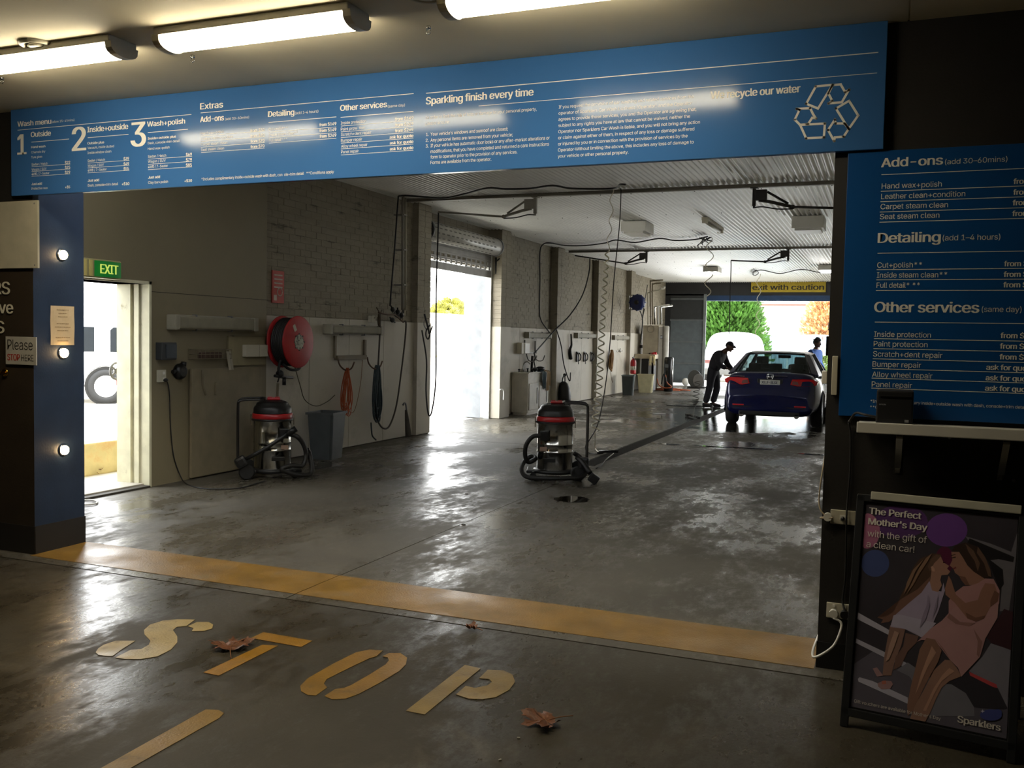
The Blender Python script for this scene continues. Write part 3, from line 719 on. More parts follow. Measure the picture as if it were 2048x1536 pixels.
for (x, y, lab) in ((77, 93, 'round ceiling vent ring beside the leftmost batten'), (853, -8, 'round ceiling vent at the top edge between two battens')):
    p = PZ(x, y, 3.10)
    v = thing('ceiling_vent', (p.x, p.y, 3.113), lab, 'vent', 'round vents on the front ceiling')
    b = bm_(); lathe(b, [(.10, 0), (.10, .008), (.085, .018), (.072, .014), (.070, 0)], (p.x, p.y, 3.113), (0, 0, -1), 32); new('ring', b, M_offw, v)
    b = bm_(); lathe(b, [(.045, .004), (.055, .016), (.04, .022)], (p.x, p.y, 3.113), (0, 0, -1), 24); new('centre_disc', b, M_offw, v)
for (x, y, lab) in ((857, 62, 'small ring hook in the ceiling left of the right batten'), (385, 119, 'small ring hook in the ceiling under the middle batten'), (4, 162, 'small ring hook in the ceiling under the left batten')):
    p = PZ(x, y, 3.09); b = bm_()
    cyl(b, (p.x, p.y, 3.113), (p.x, p.y, 3.10), .012, 10)
    tube(b, [Vector((p.x+.012*math.sin(a), p.y, 3.088-.012*math.cos(a))) for a in [i*2*PI/12 for i in range(13)]], .0028, 6, smooth=0)
    new('ceiling_hook', b, M_chrome, label=lab, cat='hook', group='ring hooks in the front ceiling')

# ================================================================== BAY CEILING: lights, arms, cables
def box_light(x0, x1, y0, y1, z0, label, lit):
    t = thing('bay_light', ((x0+x1)/2, (y0+y1)/2, CZ), label, 'ceiling light', 'white box lights under the corrugated ceiling')
    b = bm_(); box(b, x0, x1, y0, y1, z0, CZ-.02, bev=.01); new('housing', b, M_white, t)
    b = bm_(); box(b, x0+.05, x1-.05, y0+.03, y1-.03, z0-.035, z0); new('lamp_strip' if lit else 'cover', b, M_cool if lit else M_white, t)
    return t
box_light(-4.43, -3.98, 16.0, 16.62, 3.52, 'large white box light left of the middle of the corrugated ceiling, unlit', False)
box_light(-1.52, -1.01, 16.0, 16.6, 3.50, 'white box light on the right of the corrugated ceiling, near the front pier', False)
box_light(-4.84, -4.42, 26.2, 26.8, 3.56, 'far white box light with a lit underside, left of the caution sign', True)
box_light(-1.75, -1.2, 26.0, 26.6, 3.56, 'far white box light with a lit underside, right above the caution sign', True)
e = thing('emergency_batten', (-2.91, 16.6, CZ), 'slim single batten running lengthwise in the middle of the corrugated ceiling', 'ceiling light')
b = bm_(); box(b, -2.97, -2.85, 15.8, 17.4, CZ-.07, CZ-.015, bev=.008); new('base', b, M_offw, e)
b = bm_(); cyl(b, (-2.91, 15.9, CZ-.095), (-2.91, 17.3, CZ-.095), .024, 12); new('tube', b, M_white, e)
for ya in (15.8, 17.34): b = bm_(); box(b, -2.96, -2.86, ya, ya+.06, CZ-.12, CZ-.06); new('tube_holder', b, M_offw, e)

def arm(mx, my, tip, label, mt):
    """swing boom hung below a beam at (mx,my); tip = world point of the boom end"""
    t = thing('swing_boom', (mx, my, CZ-.062), label, 'swing arm', 'steel swing booms hung from the beams')
    s = 1 if tip.x > mx else -1; zt = CZ-.062
    b = bm_(); box(b, mx-.022, mx+.022, my-.022, my+.022, zt-.24, zt); box(b, mx-.05, mx+.05, my-.05, my+.05, zt-.012, zt); cyl(b, (mx, my, zt-.27), (mx, my, zt-.24), .014, 8); new('post', b, mt, t)
    b = bm_(); box(b, mx+s*.022, mx+s*.165, my-.03, my+.03, zt-.17, zt-.03, bev=.004); new('swivel_box', b, mt, t)
    k = Vector((mx+s*.50, my, zt-.27))
    b = bm_(); tube(b, [Vector((mx+s*.06, my, zt-.165)), Vector((mx+s*.20, my, zt-.19)), k], .022, 8, smooth=0); tube(b, [k, tip], .016, 8, smooth=0); ball(b, k, .03); new('boom', b, mt, t)
    b = bm_(); tube(b, [Vector((mx+s*.17, my, zt-.06)), Vector((mx+s*.44, my, zt-.225))], .016, 8, smooth=0); new('gas_strut', b, mt, t)
    b = bm_(); tube(b, [Vector((mx, my, zt-.26)), Vector((mx+s*.12, my, zt-.255)), Vector((mx+s*.30, my, zt-.29)), k-Vector((0, 0, .025))], .009, 8); new('feed_hose', b, M_rubber, t)
    return t
t1 = PY(877, 424, 12.72); t2 = PY(1677, 421, 12.9); t3 = PY(1150, 511, 21.1); t4 = PY(1462, 521, 21.1)
arm(PY(1071, 395, 12.72).x, 12.72, t1, 'pale steel swing boom reaching left towards the roller doorway', M_steel_beam)
arm(PY(1509, 376, 12.72).x, 12.72, Vector((t2.x+.1, 12.72, t2.z)), 'dark steel swing boom reaching right to the front pier', mat('dark_steel', '#2e2b28', .5))
arm(PY(1293, 497, 21.1).x, 21.12, t3, 'dark swing boom on the second beam reaching left over the sink bay', MATS['dark_steel'])
arm(PY(1577, 492, 21.1).x, 21.12, t4, 'swing boom on the second beam above the blue car', MATS['dark_steel'])

def hose(pts, r, mt, label, cat='hose', name='hose', group=None, n=8):
    b = bm_(); tube(b, pts, r, n, smooth=5); return new(name, b, mt, label=label, cat=cat, group=group)
def coil(path, R, r, pitch, mt, name, label, cat='hose', seg=9, taper=None):
    """spring coil along a path, straight where R is 0"""
    P = [Vector(p) for p in path]; L = [0]
    for a, c in zip(P, P[1:]): L.append(L[-1]+(c-a).length)
    def at(s):
        for i in range(len(P)-1):
            if s <= L[i+1] or i == len(P)-2:
                return P[i].lerp(P[i+1], min(1, (s-L[i])/(L[i+1]-L[i])))
    n = int(L[-1]/pitch*seg); pts = []
    for i in range(n+1):
        s = L[-1]*i/n; a = 2*PI*s/pitch; k = taper(s/L[-1]) if taper else 1
        pts.append(at(s)+Vector((math.cos(a), math.sin(a), 0))*R*k)
    b = bm_(); tube(b, pts, r, 6, smooth=0); return new(name, b, mt, label=label, cat=cat)
M_pale = mat('pale_coil_hose', '#d6d0ba', .5)
dk = M_rubber
# hose dropping from boom 1, looping to the gun on the near pilaster
gp = PX(856, 655, WX+.03)
lp = lambda x, y, Y=12.9: PY(x, y, Y)
hose([t1, lp(876, 470, 12.75), lp(873, 560, 12.75), lp(872, 650, 12.75), lp(872, 740, 12.8), lp(869, 790, 12.9), lp(862, 828, 13.0), lp(856, 825, 13.05), lp(852, 780, 13.1), lp(853, 720, 13.1), gp+Vector((.02, -.25, -.05))], .012, dk, 'long thin black hose drooping from the boom end to the gun by the roller doorway')
g = thing('spray_gun', gp, 'dark spray gun hung on the corner of the pilaster beside the roller doorway', 'spray gun')
gq = lambda x, y: PY(x, y, 12.95)
b = bm_(); tube(b, [gq(849, 628), gq(852, 640), gq(856, 655), gq(859, 668)], .016, 8); new('barrel', b, M_black, g)
b = bm_(); tube(b, [gq(860, 650), gq(853, 660), gq(852, 672), gq(857, 678), gq(862, 660), gq(865, 652)], .012, 8); new('trigger_guard', b, M_black, g)
b = bm_(); tube(b, [gq(849, 640), gq(848, 650), gq(853, 660)], .008, 8); new('lever', b, M_grey, g)
# hoses on the mid beam dropping to the lance by the drain
dY = 11.9
hose([PY(1241, 377, 12.5), PY(1242, 384, 12.5), PY(1239, 450, 12.3), PY(1228, 560, 12.1), PY(1219, 700, 12), PY(1208, 790, 11.9), PY(1195, 850, 11.8), PY(1180, 878, 11.75), PY(1171, 893, 11.7), PZ(1176, 905, .02), PZ(1195, 908, .02), PZ(1206, 907, .02)], .007, dk, 'thin dark hose hanging from the beam down to the lance lying on the drain')
coil([PY(1224, 378, 12.6), PY(1222, 440, 12.5), PY(1215, 500, 12.3)], .025, .006, .30, M_pale, 'air_line', 'thin pale wavy upper length of the coiled air line', 'hose', 10)
coil([PY(1215, 500, 12.3), PY(1205, 640, 12.1), PY(1200, 740, 12), PY(1190, 862, 11.8)], .042, .0105, .118, M_pale, 'coiled_air_hose', 'long cream coiled air hose hanging beside the near vacuum', 'hose', 12, lambda t: .6+.6*t)
hose([PY(1190, 862, 11.8), PZ(1190, 893, .03), PZ(1196, 903, .015), PZ(1205, 905, .015)], .007, M_pale, 'short pale tail of the coiled hose on the floor')
# lance lying across the drain
l = thing('spray_lance', PZ(1215, 905, 0), 'spray gun and silver lance lying on the floor across the drain', 'spray lance')
b = bm_(); tube(b, [PZ(1196, 906, .03), PZ(1210, 903, .035), PZ(1236, 904, .03)], .017, 8, smooth=0); new('gun_body', b, M_black, l)
b = bm_(); tube(b, [PZ(1199, 901, .02), PZ(1222, 902, .05), PZ(1236, 901, .05)], .012, 8); new('grip', b, M_black, l)
b = bm_(); tube(b, [PZ(1232, 903, .04), PZ(1226, 908, .03), PZ(1210, 921, .02)], .009, 8, smooth=0); new('lance_tube', b, M_chrome, l)
b = bm_(); tube(b, [PZ(1210, 921, .02), PZ(1203, 930, .015), PZ(1192, 937, .012)], .006, 6); new('nozzle', b, M_black, l)
# beam cables
hose([PX(797, 392, -6.9), PZ(812, 391, 3.675), PZ(850, 394, 3.675), PZ(890, 396, 3.675), PZ(932, 387, 3.675), PZ(975, 376, 3.675), PZ(1010, 378, 3.675), PZ(1060, 377, 3.675), PZ(1105, 371, 3.675), PZ(1145, 377, 3.675), PZ(1225, 377, 3.675), PZ(1240, 369, 3.675), PZ(1251, 369, 3.675)], .013, dk, 'dark cable strung loosely along the first beam', 'cable', 'cable')
hose([PW(1080, 560, -.15), PW(1080, 505, -.15), PZ(1086, 489, 3.675), PZ(1100, 486, 3.675), PZ(1130, 491, 3.675), PZ(1170, 491, 3.675), PZ(1210, 486, 3.675), PZ(1232, 480, 3.675), PZ(1270, 485, 3.675), PZ(1318, 477, 3.675), PZ(1350, 481, 3.675), PZ(1390, 479, 3.675), PZ(1415, 473, 3.675)], .014, dk, 'dark festoon cable sagging under the ceiling from the pilaster to the middle', 'cable', 'cable')
hose([PW(1080, 560, -.15), PW(1079, 620, -.17), PW(1082, 640, -.15), PW(1092, 656, -.1), PW(1102, 668, -.05)], .013, dk, 'dark cable falling down the wall beside the sink', 'cable', 'cable')
hose([PY(1180, 515, 21), PY(1178, 545, 20.9), PY(1165, 590, 20.7), PY(1140, 630, 20.4), PY(1110, 660, 20), PY(1085, 688, 19.2), PY(1070, 705, 18.6)], .015, dk, 'black hose slung diagonally from the second beam to the sink rack', 'hose', 'hose')
hose([PY(1112, 656, 20.2), PY(1122, 690, 20.2), PY(1128, 730, 20.3), PY(1139, 762, 20.3), PY(1141, 745, 20.3)], .013, dk, 'thin black hose hanging in a hook shape beside the white panel', 'hose', 'hose')
q_ = PZ(1417, 476, 3.69); coil([q_, PY(1420, 495, q_.y), PY(1418, 560, q_.y), PY(1413, 592, q_.y)], .075, .009, .36, M_pale, 'coiled_air_hose', 'pale wavy coiled hose hanging above the folding door', 'hose', 10)
b = bm_()
for i in range(9):
    a = i*.8; c = PZ(1410, 477, 3.66)
    tube(b, [c+Vector((.12*math.cos(a), .05, .03)), c+Vector((.05*math.cos(a+1), 0, -.03)), c+Vector((.16*math.cos(a+2), 0, -.10-.05*math.sin(a)))], .008, 5)
new('cable_knot', b, dk, label='tangle of dark cable tied up under the ceiling middle', cat='cable')
hose([t4, PY(1462, 540, 21.1), PY(1460, 600, 21.1), PY(1458, 672, 21.2)], .010, dk, 'thin dark hose dropping straight down in front of the far tree')
hose([PZ(1507, 549, 3.675), PZ(1505, 545, 3.675), PZ(1512, 541, 3.675), PZ(1517, 546, 3.675), PZ(1510, 551, 3.675), PZ(1505, 547, 3.675), PZ(1522, 540, 3.675), PZ(1560, 547, 3.675), PZ(1602, 539, 3.675), PZ(1640, 545, 3.675), PZ(1680, 546, 3.675)], .014, dk, 'dark looped cable sagging above the caution sign', 'cable', 'cable')
q_ = PZ(1517, 548, 3.68); coil([q_, PY(1518, 600, q_.y), PY(1512, 700, q_.y)], .06, .010, .5, M_pale, 'coiled_air_hose', 'very thin pale coiled hose hanging beside the caution sign over the car', 'hose', 9)
coil([PZ(1386, 834, .05), PY(1391, 800, 20.3), PY(1396, 762, 20.6)], .07, .008, .12, mat('dark_coil_hose', '#3a3934', .5), 'coiled_air_hose', 'dark springy coiled hose ending on the floor behind the worker', 'hose', 10, lambda t: max(0, min(1, (t-.35)*3)))
l2 = thing('spray_gun', PZ(1378, 830, 0), 'black spray gun on the floor behind the feet of the worker', 'spray gun')
b = bm_(); tube(b, [PZ(1372, 829, .03), PZ(1384, 831, .04), PZ(1398, 836, .03)], .025, 8); new('body', b, M_black, l2)
b = bm_(); tube(b, [PZ(1374, 833, .02), PZ(1380, 828, .06)], .02, 8, smooth=0); new('grip', b, M_black, l2)

# ================================================================== LEFT WALL FITTINGS
def wall_light(y0, y1, z0, z1, label, xw=None):
    t = thing('wall_light', (WX, (y0+y1)/2, z0), label, 'wall light', 'fluorescent battens along the left wall')
    x = xw if xw else (-7.0 if y0 > 9.2 else WX)
    b = bm_(); box(b, x, x+.05, y0, y1, z0, z1, bev=.006); new('base', b, mat('dusty_fitting', '#8f8a7a', .5), t)
    b = bm_(); box(b, x+.045, x+.12, y0+.06, y1-.06, z0+.015, z1-.015, bev=.02); new('diffuser', b, mat('clear_ribbed_diffuser', '#85806f', .55, spec=.2), t)
    for ya, yb in ((y0-.01, y0+.06), (y1-.06, y1+.01)):
        b = bm_(); box(b, x, x+.125, ya, yb, z0, z1, bev=.012); new('end_cap', b, MATS['dusty_fitting'], t)
    b = bm_(); box(b, x, x+.06, (y0+y1)/2-.3, (y0+y1)/2-.28, z0-.01, z1+.01); box(b, x, x+.06, (y0+y1)/2+.28, (y0+y1)/2+.3, z0-.01, z1+.01); new('clip', b, M_grey, t)
wall_light(7.60, 8.95, 1.615, 1.775, 'unlit dusty batten on the plaster wall above the left vacuum')
wall_light(10.56, 11.95, 1.60, 1.735, 'unlit white batten on the wall right of the red hose reel')
p_, q_ = PW(1050, 670, -.14), PW(1093, 670, -.14); wall_light(p_.y, q_.y, p_.z-.07, p_.z+.07, 'white batten above the laundry sink', WXF((p_.y+q_.y)/2, -.15))
p_, q_ = PW(1149, 671, -.14), PW(1185, 671, -.14); wall_light(p_.y, q_.y, p_.z-.07, p_.z+.07, 'bright white batten above the three hose clips', WXF((p_.y+q_.y)/2, -.15))
p_, q_ = PW(1224, 675, -.14), PW(1253, 675, -.14); wall_light(p_.y, q_.y, p_.z-.07, p_.z+.07, 'farthest wall batten, beyond the ochre cord', WXF((p_.y+q_.y)/2, -.15))

def wthing(name, px, py, X, label, cat, group=None):
    p = PX(px, py, X); return thing(name, p, label, cat, group), p
# dark control box
t, p = wthing('control_box', 325, 702, WX, 'dark grey control box on the plaster wall right of the side doorway', 'control box')
b = bm_(); box(b, WX, WX+.09, p.y-.10, p.y+.11, p.z-.09, p.z+.09, bev=.008); new('case', b, M_dkgrey, t)
b = bm_(); box(b, WX+.09, WX+.10, p.y-.05, p.y+.10, p.z-.07, p.z+.07, bev=.004); new('lid', b, mat('box_lid', '#3c434c', .4), t)
# two sockets and round socket
for y_, lab in ((746, 'upper pale power socket right of the side doorway'), (758, 'lower pale power socket with a cord plugged in, right of the side doorway')):
    t, p = wthing('power_socket', 322, y_, WX, lab, 'socket', 'power sockets by the side doorway')
    b = bm_(); box(b, WX, WX+.015, p.y-.065, p.y+.06, p.z-.032, p.z+.032, bev=.004); new('plate', b, M_offw, t)
    b = bm_(); box(b, WX+.015, WX+.019, p.y+.01, p.y+.04, p.z-.015, p.z+.015, bev=.001); new('switch', b, M_white, t)
pl = PX(327, 760, WX+.03)
t, p = wthing('heavy_plug', 357, 743, WX, 'big round black industrial plug on the wall above the cord', 'plug')
b = bm_(); lathe(b, [(.085, 0), (.085, .03), (.07, .06), (.05, .07)], (WX, p.y, p.z), (1, 0, 0), 24); new('cover', b, M_black, t)
b = bm_(); cyl(b, (WX+.03, p.y+.04, p.z+.05), (WX+.03, p.y+.05, p.z+.10), .028, 12); cyl(b, (WX+.03, p.y-.05, p.z+.0), (WX+.03, p.y-.12, p.z+.0), .022, 12); new('lug', b, M_black, t)
t, p = wthing('mains_lead', 327, 760, WX, 'thin dark cord running from the socket down the wall to the left vacuum', 'cord')
b = bm_(); ball(b, (WX+.03, p.y, p.z), .02, .03, .02); new('plug', b, M_black, t)
b = bm_(); tube(b, [pl, PX(335, 765, WX+.03), PX(339, 790, WX+.02), PX(341, 850, WX+.02), PX(347, 910, WX+.02), PX(360, 950, WX+.03), PZ(372, 967, .008), PZ(400, 976, .008), PZ(440, 978, .008), PZ(480, 976, .008), PZ(510, 968, .008), PZ(530, 962, .01)], .006, 6, smooth=4); new('cable', b, M_rubber, t)
# wire tray with cloth
t, p = wthing('wall_tray', 413, 708, WX, 'narrow wire tray with a hanging rag on the plaster wall above the left vacuum', 'tray')
b = bm_()
for z in (-.05, 0, .05): tube(b, [(WX+.01, p.y-.28, p.z+z), (WX+.10, p.y-.27, p.z+z), (WX+.10, p.y+.30, p.z+z), (WX+.01, p.y+.31, p.z+z)], .004, 5, smooth=0)
for k in range(9): yv = p.y-.27+k*.07; tube(b, [(WX+.10, yv, p.z+.05), (WX+.10, yv, p.z-.05), (WX+.01, yv, p.z-.05)], .003, 5, smooth=0)
box(b, WX, WX+.005, p.y-.29, p.y+.32, p.z-.06, p.z+.06); new('basket', b, mat('dull_wire', '#6f6550', .6), t)
b = bm_(); box(b, WX+.02, WX+.09, p.y-.15, p.y+.15, p.z-.045, p.z+.02, bev=.01); new('folded_rag', b, mat('brown_rag', '#4d3a33', .9), t)
b = bm_()
g = [[b.verts.new((WX+.105+.012*math.sin(i*2), p.y+.20+i*.03+(j*.008), p.z+.03-j*.035)) for j in range(7)] for i in range(4)]
for i in range(3):
    for j in range(6): b.faces.new((g[i][j], g[i+1][j], g[i+1][j+1], g[i][j+1]))
new('white_rag', b, mat('white_rag', '#9c9686', .9), t)
# shelf with switch boxes
t, p = wthing('switch_box', 490, 700, WX, 'pale switch box pair on a ledge between the left vacuum and the hose reel', 'switch box')
b = bm_(); box(b, WX, WX+.03, 8.55, 9.22, 1.22, 1.56, bev=.006); new('backboard', b, mat('backboard', '#8d8468', .6), t)
for ya, yb in ((8.78, 9.02), (9.03, 9.18)):
    b = bm_(); box(b, WX+.03, WX+.09, ya, yb, 1.32, 1.46, bev=.006); new('box', b, M_offw, t)
b = bm_(); box(b, WX, WX+.06, 8.6, 9.2, 1.555, 1.565); new('ledge', b, MATS['dull_wire'], t)
# hoist-grey board behind vacuum
t, p = wthing('leaning_board', 420, 850, WX, 'large dull board leaning on the wall behind the left vacuum', 'board')
b = bm_(); b_y0, b_y1 = PX(383, 900, WX+.05).y, PX(523, 850, WX+.05).y
box(b, WX+.02, WX+.05, b_y0, b_y1, .02, 1.20, bev=.004); new('panel', b, mat('dull_board', '#80765f', .6), t)
b = bm_(); tube(b, [PX(405, 740, WX+.06), PX(406, 770, WX+.06), PX(412, 790, WX+.07)], .012, 8); tube(b, [PX(432, 765, WX+.06), PX(431, 790, WX+.06)], .01, 8, smooth=0); new('bracket', b, MATS['dull_wire'], t)
# fire sign
t, p = wthing('fire_sign', 556, 574, -7.04, 'small red and white fire hose sign high on the painted bricks', 'sign')
b = bm_(); box(b, -7.05, -7.036, p.y-.12, p.y+.12, p.z-.20, p.z+.20, bev=.002); new('plate', b, mat('fire_sign_red', '#b8382c', .5), t)
b = bm_(); xx = -7.035
for k in range(4): box(b, xx-.001, xx+.001, p.y-.085, p.y+.085, p.z+.155-k*.05-.018, p.z+.155-k*.05)
tube(b, [(xx, p.y+.03+.05*math.cos(a), p.z-.06+.05*math.sin(a)) for a in [i*PI/6 for i in range(13)]], .007, 5, smooth=0)
box(b, xx-.001, xx+.001, p.y-.09, p.y-.03, p.z-.17, p.z-.10)
new('symbol', b, mat('fire_sign_white', '#d8c9bd', .5), t)

# red fire hose reel
rc = PX(595, 684, -6.66)
t = thing('fire_hose_reel', (WX, rc.y, rc.z-.45), 'big red fire hose reel with black hose on the left wall', 'hose reel')
ax = Vector((1, 0, 0)); RR = .318; xa = WX+.06; xb = -6.66
def ring_disc(x, th, r, mt, name, parent):
    b = bm_(); lathe(b, [(.06, 0), (r-.015, 0), (r, th*.3), (r, th*.7), (r-.015, th), (.06, th)], (x, rc.y, rc.z), ax, 48); return new(name, b, mt, parent)
ring_disc(xb, .022, RR, M_redreel, 'front_disc', t)
ring_disc(xa, .022, RR, M_redreel, 'back_disc', t)
b = bm_(); cyl(b, (xa, rc.y, rc.z), (xb, rc.y, rc.z), .12, 24); new('drum', b, M_redreel, t)
b = bm_()
for lay, r0 in enumerate((.15, .178, .206, .234, .260, .284)):
    for k in range(7):
        x = xa+.042+k*.024
        pts = [Vector((x+(.019 if lay % 2 else 0), rc.y+r0*math.cos(a), rc.z+r0*math.sin(a))) for a in [i*2*PI/28 for i in range(29)]]
        if lay >= 4 or k in (0, 6): tube(b, pts, .0145, 6, smooth=0)
new('hose_coil', b, M_rubber, t, kind=None)
b = bm_(); cyl(b, (xb+.022, rc.y, rc.z), (xb+.028, rc.y, rc.z), .092, 28)
new('hub_label', b, mat('hub_label', '#a9a594', .5, dirt='#3f4039', dscale=25, dlo=.5, dhi=.58), t)
b = bm_()
for i in range(8):
    a = 2*PI*i/8; cyl(b, (xb+.02, rc.y+.10*math.cos(a), rc.z+.10*math.sin(a)), (xb+.034, rc.y+.10*math.cos(a), rc.z+.10*math.sin(a)), .007, 8)
new('bolt', b, M_black, t)
b = bm_(); Rm = Matrix.Rotation(math.radians(30), 3, 'X'); rbox(b, (xb+.024, rc.y-.09, rc.z+.17), (.003, .05, .085), 0, 0, Rm); new('sticker', b, M_offw, t)
b = bm_(); box(b, WX, WX+.06, rc.y-.08, rc.y+.08, rc.z-.2, rc.z+.2, bev=.01); new('wall_bracket', b, M_black, t)
b = bm_(); tube(b, [(xb-.1, rc.y-.16, rc.z-.27), (xb-.05, rc.y-.08, rc.z-.335), (xb-.05, rc.y+.08, rc.z-.34), (xb-.08, rc.y+.19, rc.z-.29), (xb-.12, rc.y+.23, rc.z-.22)], .017, 8)
tube(b, [(xb-.1, rc.y-.20, rc.z-.22), (xb-.12, rc.y-.21, rc.z-.32), (xb-.13, rc.y-.18, rc.z-.39), (xb-.13, rc.y-.12, rc.z-.41)], .017, 8); new('hose_tail', b, M_rubber, t)
b = bm_(); vz = rc.z-.41; ball(b, (-6.8, rc.y-.16, vz+.02), .05); tube(b, [(-6.8, rc.y-.26, vz), (-6.8, rc.y-.1, vz-.02), (-6.8, rc.y+.10, vz-.03)], .018, 8, smooth=0)
tube(b, [(-6.8, rc.y-.20, vz-.08), (-6.8, rc.y-.16, vz)], .01, 6, smooth=0); cyl(b, (-6.8, rc.y-.07, vz-.12), (-6.8, rc.y-.07, vz-.02), .024, 10); new('valve', b, M_black, t)
b = bm_(); tube(b, [(-6.9, rc.y-.06, vz-.1), (-6.92, rc.y-.06, .62), (-6.92, rc.y-.10, .55), (-6.92, rc.y-.9, .50)], .016, 8, smooth=3); new('supply_pipe', b, MATS['dull_wire'], t)
# thin cord from reel to the orange cords
hose([PX(590, 735, -6.85), PX(600, 770, -6.9), PX(610, 800, -6.95), PX(632, 812, -6.95), PX(655, 803, -6.95), PX(670, 790, -6.93)], .006, mat('olive_cord', '#4f4834', .6), 'thin olive cord sagging from the hose reel to the orange cords', 'cord', 'cord')

# hook rack, orange cords and dark hose coil
y0, y1 = PX(674, 714, WX).y, PX(733, 714, WX).y; rz = PX(700, 715, WX).z
t = thing('hook_rack', (WX, (y0+y1)/2, rz-.1), 'old metal hook rack under the white batten beside the hose reel', 'rack')
b = bm_(); box(b, -7.0, WX+.01, y0, y1, rz-.03, rz+.03, bev=.003); box(b, -7.0, WX-.02, y0-.02, y0+.02, rz, rz+.30); box(b, -7.0, WX-.02, y1-.02, y1+.03, rz, rz+.25); new('rail', b, MATS['dull_wire'], t)
for yy in (y0+.02, y1+.02):
    b = bm_(); tube(b, [(WX, yy, rz), (WX+.02, yy+.02, rz-.10), (WX+.06, yy+.10, rz-.17), (WX+.08, yy+.22, rz-.15), (WX+.09, yy+.28, rz-.06)], .011, 8); new('hook', b, mat('rusty_iron', '#5a4332', .6), t)
def hank(cx, cz, yc, n, L, spread, r, mt, name, label, cat, seed=1):
    rnd = random.Random(seed); b = bm_()
    for i in range(n):
        a = rnd.uniform(-1, 1); ln = L*rnd.uniform(.72, 1.0); wd = spread*rnd.uniform(.4, 1); x = cx+rnd.uniform(0, .05); sk = rnd.uniform(-.06, .04)
        pts = []
        for k in range(17):
            q = 2*PI*k/16; w_ = wd*(.25+.75*(1-math.cos(q))/2)
            pts.append(Vector((x+.01*math.sin(q*2+i), yc+math.sin(q)*w_+sk*(1-math.cos(q))/2, cz-(1-math.cos(q))/2*ln)))
        tube(b, pts, r, 5, smooth=2)
    return new(name, b, mt, label=label, cat=cat)
hank(WX+.05, rz-.14, y0+.15, 11, .68, .15, .0055, M_orange, 'extension_cord', 'bundle of orange extension cords hanging from the left hook', 'cord')
hank(WX+.05, rz-.12, y1+.18, 9, .85, .13, .012, M_teal, 'coiled_hose', 'thick dark teal hose looped on the right hook', 'hose', 4)
hose([PX(742, 845, WX+.05), PX(743, 860, WX+.05), PX(745, 872, WX+.06), PX(752, 880, -6.8)], .011, M_teal, 'short dark tail under the looped teal hose')
hose([PX(725, 720, WX+.02), PX(722, 760, WX+.02), PX(715, 800, WX+.02), PX(707, 824, WX+.02), PX(697, 822, WX+.02), PX(690, 815, WX+.02)], .004, mat('thin_orange', '#7a5238', .6), 'thin brown cord trailing from the rack rail', 'cord', 'cord')
# hose from valve bundle looping down
vq = lambda x, y: PX(x, y, -6.9)
hose([vq(760, 627), vq(760, 660), vq(758, 700), vq(755, 750), vq(750, 790), vq(749, 820), vq(757, 845), vq(768, 857), vq(780, 850), vq(793, 810), vq(803, 740), vq(810, 680), vq(812, 645), vq(806, 644)], .013, mat('brown_hose', '#3b342b', .6), 'brown hose hanging in one deep loop left of the roller doorway')
t = thing('valve_cluster', vq(790, 628), 'tangle of taps and short hoses on the bricks left of the roller doorway', 'taps')
b = bm_(); tube(b, [vq(757, 625), vq(775, 629), vq(790, 630), vq(806, 644)], .012, 8); new('manifold', b, MATS['rusty_iron'], t)
for i, (a, c) in enumerate((((782, 612), (790, 626)), ((795, 615), (797, 634)), ((806, 620), (800, 640)), ((780, 635), (790, 645)))):
    b = bm_(); ball(b, vq((a[0]+c[0])/2, (a[1]+c[1])/2), .035, .05, .04); tube(b, [vq(*a), vq(*c)], .012, 6, smooth=0); new('tap', b, M_black, t)
b = bm_()
for k in range(5): tube(b, [vq(783+k*3, 620), vq(790+k*2, 632-k), vq(800+k, 636), vq(808, 625-k*2)], .007, 6)
new('short_hose', b, dk, t)
b = bm_(); tube(b, [vq(753, 615), vq(760, 627), vq(764, 620)], .008, 6, smooth=0); ball(b, vq(758, 640), .025, .025, .1); new('rope_knot', b, mat('rope', '#4a3f30', .9), t)
b = bm_(); tube(b, [vq(797, 388), vq(794, 430), vq(789, 500), vq(784, 560), vq(780, 612)], .012, 8, smooth=2); new('black_pipe', b, dk, t)
t = thing('conduit_pair', vq(806, 620), 'pair of pale conduits running up the bricks beside the near pilaster', 'conduit')
b = bm_(); tube(b, [vq(806, 392), vq(805, 620)], .022, 8, smooth=0); new('pipe', b, M_steel_beam, t)
b = bm_(); tube(b, [vq(811, 392), vq(811, 620)], .016, 8, smooth=0); new('pipe', b, M_offw, t)
b = bm_()
for y_ in (430, 500, 570): q = vq(808, y_); b2 = bm_(); box(b2, -7.05, -6.87, q.y-.05, q.y+.05, q.z-.010, q.z+.010); new('saddle', b2, M_steel_beam, t)
b.free()
# small white bracket above light
t, p = wthing('wall_hook', 742, 638, WX-.03, 'small white bracket above the end of the white batten', 'bracket')
b = bm_(); box(b, -7.0, WX+.02, p.y-.05, p.y+.05, p.z-.05, p.z+.05, bev=.01); tube(b, [(WX, p.y, p.z), (WX+.06, p.y+.03, p.z+.05)], .012, 6, smooth=0); new('body', b, M_offw, t)

